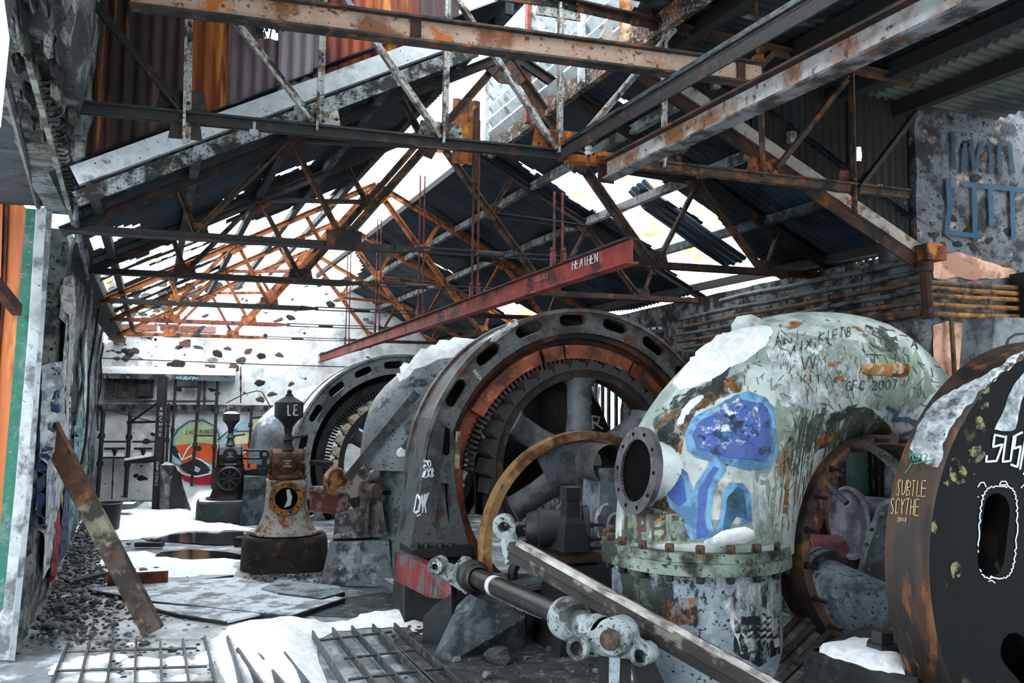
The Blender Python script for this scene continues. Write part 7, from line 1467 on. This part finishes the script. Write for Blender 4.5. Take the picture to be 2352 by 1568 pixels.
# ------------------------------------------------------------------ pipes, cables and graffiti on the left wall
def wallpath(pts, off=.05):
    out = []
    for x, y in pts:
        h = cast(x, y, [wall_left, wall_left_upper, wall_left_mid])
        if h: out.append(h[0] + LN * off)
    return out
LP_ = mat('grey_wall_conduit', '#6d777b', '#3f474b', sc=6, rough=.6)
cpts = [P(x, y, d) for x, y, d in ((138, -30, 4.6), (148, 60, 4.85), (164, 160, 5.1), (172, 235, 5.3), (170, 330, 5.6), (165, 420, 6.0), (168, 500, 6.5), (182, 570, 7.5), (196, 640, 8.6))]
m = MB(); m.tube([q + V((.03, -.02, 0)) for q in cpts], .022, 8); tag(m.build('wall_conduit', LP_, None), 'long grey conduit bending down the upper left wall past the truss end', 'conduit')
m = MB(); m.tube([P(x, y, d) for x, y, d in ((180, 262, 5.2), (190, 254, 5.2), (215, 252, 5.18), (330, 262, 5.25), (640, 292, 5.5), (830, 314, 5.62))], .014, 8); o = m.build('chord_conduit', mat('grey_thin_conduit', '#4c5357', '#25282a', sc=6, rough=.5), None); tag(o, 'thin grey conduit running along the bottom chord of the nearest truss', 'conduit')
m = MB(); c = P(584, 293, 5.3); m.lathe(c, -Z, [(.001, -.03), (.03, -.03), (.03, .03), (.022, .05), (.001, .05)], 14); tag(m.build('lamp_socket', flat('grey_porcelain', '#8b9190'), None), 'small grey lamp socket hanging from the thin truss conduit', 'lamp socket')
rr = random.Random(41)
for i, (yy, z0, z1) in enumerate([(10.2, 3.6, 1.9), (12.6, 3.6, .6), (15.0, 3.5, .9), (17.0, 3.3, 1.6)]):
    q = [V((wlx(yy + .25 * k / 6, z0 + (z1 - z0) * k / 6) + .1 + .03 * math.sin(k * 1.9 + i), yy + .25 * k / 6, z0 + (z1 - z0) * k / 6)) for k in range(7)]
    m = MB(); m.tube(q, .02, 6); tag(m.build('loose_cable', STEEL_BLACK if i % 2 else LP_, None), '%s loose cable hanging down the left wall' % ['nearest grey', 'long black', 'third grey', 'farthest black'][i], 'cable')
q = wallpath([(132, 520), (146, 575)], .06)
m = MB(); m.bar(P(152, 540, 7.9), P(136, 595, 7.75), .1, .04, LN); tag(m.build('wall_batten', mat('pale_brown_batten', '#8d7a66', '#5d5146', sc=5), None, 0), 'short brown batten fixed high on the left wall', 'batten')
LW = {'navy': mat('navy_spray', '#1f2f52', '#2f4574', '#c9d2da', sc=6, td=.54, tr=.66), 'white': mat('thick_white_spray', '#ccd3d6', '#9aa3a8', sc=6, rough=.7), 'red': mat('red_spray', '#8d1f24', '#5c1a20', sc=6), 'teal': mat('pale_teal_spray', '#5c8a90', '#3d5f68', '#a9c4c8', sc=6), 'black': mat('black_spray', '#1a1b1e', '#2e3034', sc=6), 'orange': flat('orange_spray', '#d8642c'), 'yellow': flat('ochre_spray', '#b08a2c'), 'brown': flat('bare_brown_plaster', '#8d6a4c'), 'pinkw': mat('pinkish_white_plaster', '#cfc6c0', '#a89c96', sc=5)}
for k, pl in (('white', [(98, 840), (128, 830), (140, 700), (152, 620), (160, 700), (152, 900), (146, 1050), (120, 1180), (100, 1300), (84, 1330)]), ('navy', [(96, 860), (122, 842), (130, 900), (120, 1040), (112, 1160), (92, 1220), (84, 1180), (90, 1000)]), ('pinkw', [(140, 660), (152, 650), (154, 780), (146, 900), (138, 980), (134, 900), (142, 780)]), ('brown', [(142, 740), (152, 730), (152, 770), (144, 780)]), ('black', [(150, 880), (160, 840), (166, 900), (160, 1010), (150, 1060), (144, 1000)]), ('teal', [(162, 930), (170, 900), (172, 1020), (164, 1130), (150, 1240), (142, 1220), (152, 1080)]), ('red', [(112, 1190), (124, 1150), (128, 1230), (116, 1330), (106, 1360), (104, 1280)]), ('orange', [(120, 1080), (132, 1060), (132, 1085), (122, 1100)]), ('yellow', [(130, 1100), (136, 1080), (136, 1150), (130, 1170)]), ('navy', [(136, 1130), (148, 1090), (152, 1180), (140, 1270), (126, 1290), (128, 1210)]), ('teal', [(172, 840), (180, 820), (182, 960), (176, 1080), (170, 1040)]), ('red', [(176, 900), (181, 880), (181, 940), (176, 960)]), ('white', [(182, 760), (190, 740), (192, 900), (186, 960)])):
    patch('graffiti', wob(pl, 3, 10, len(pl)), LW[k], [wall_left], wall_left, 7, .05 + .004 * (len(pl) % 4), maxe=3)
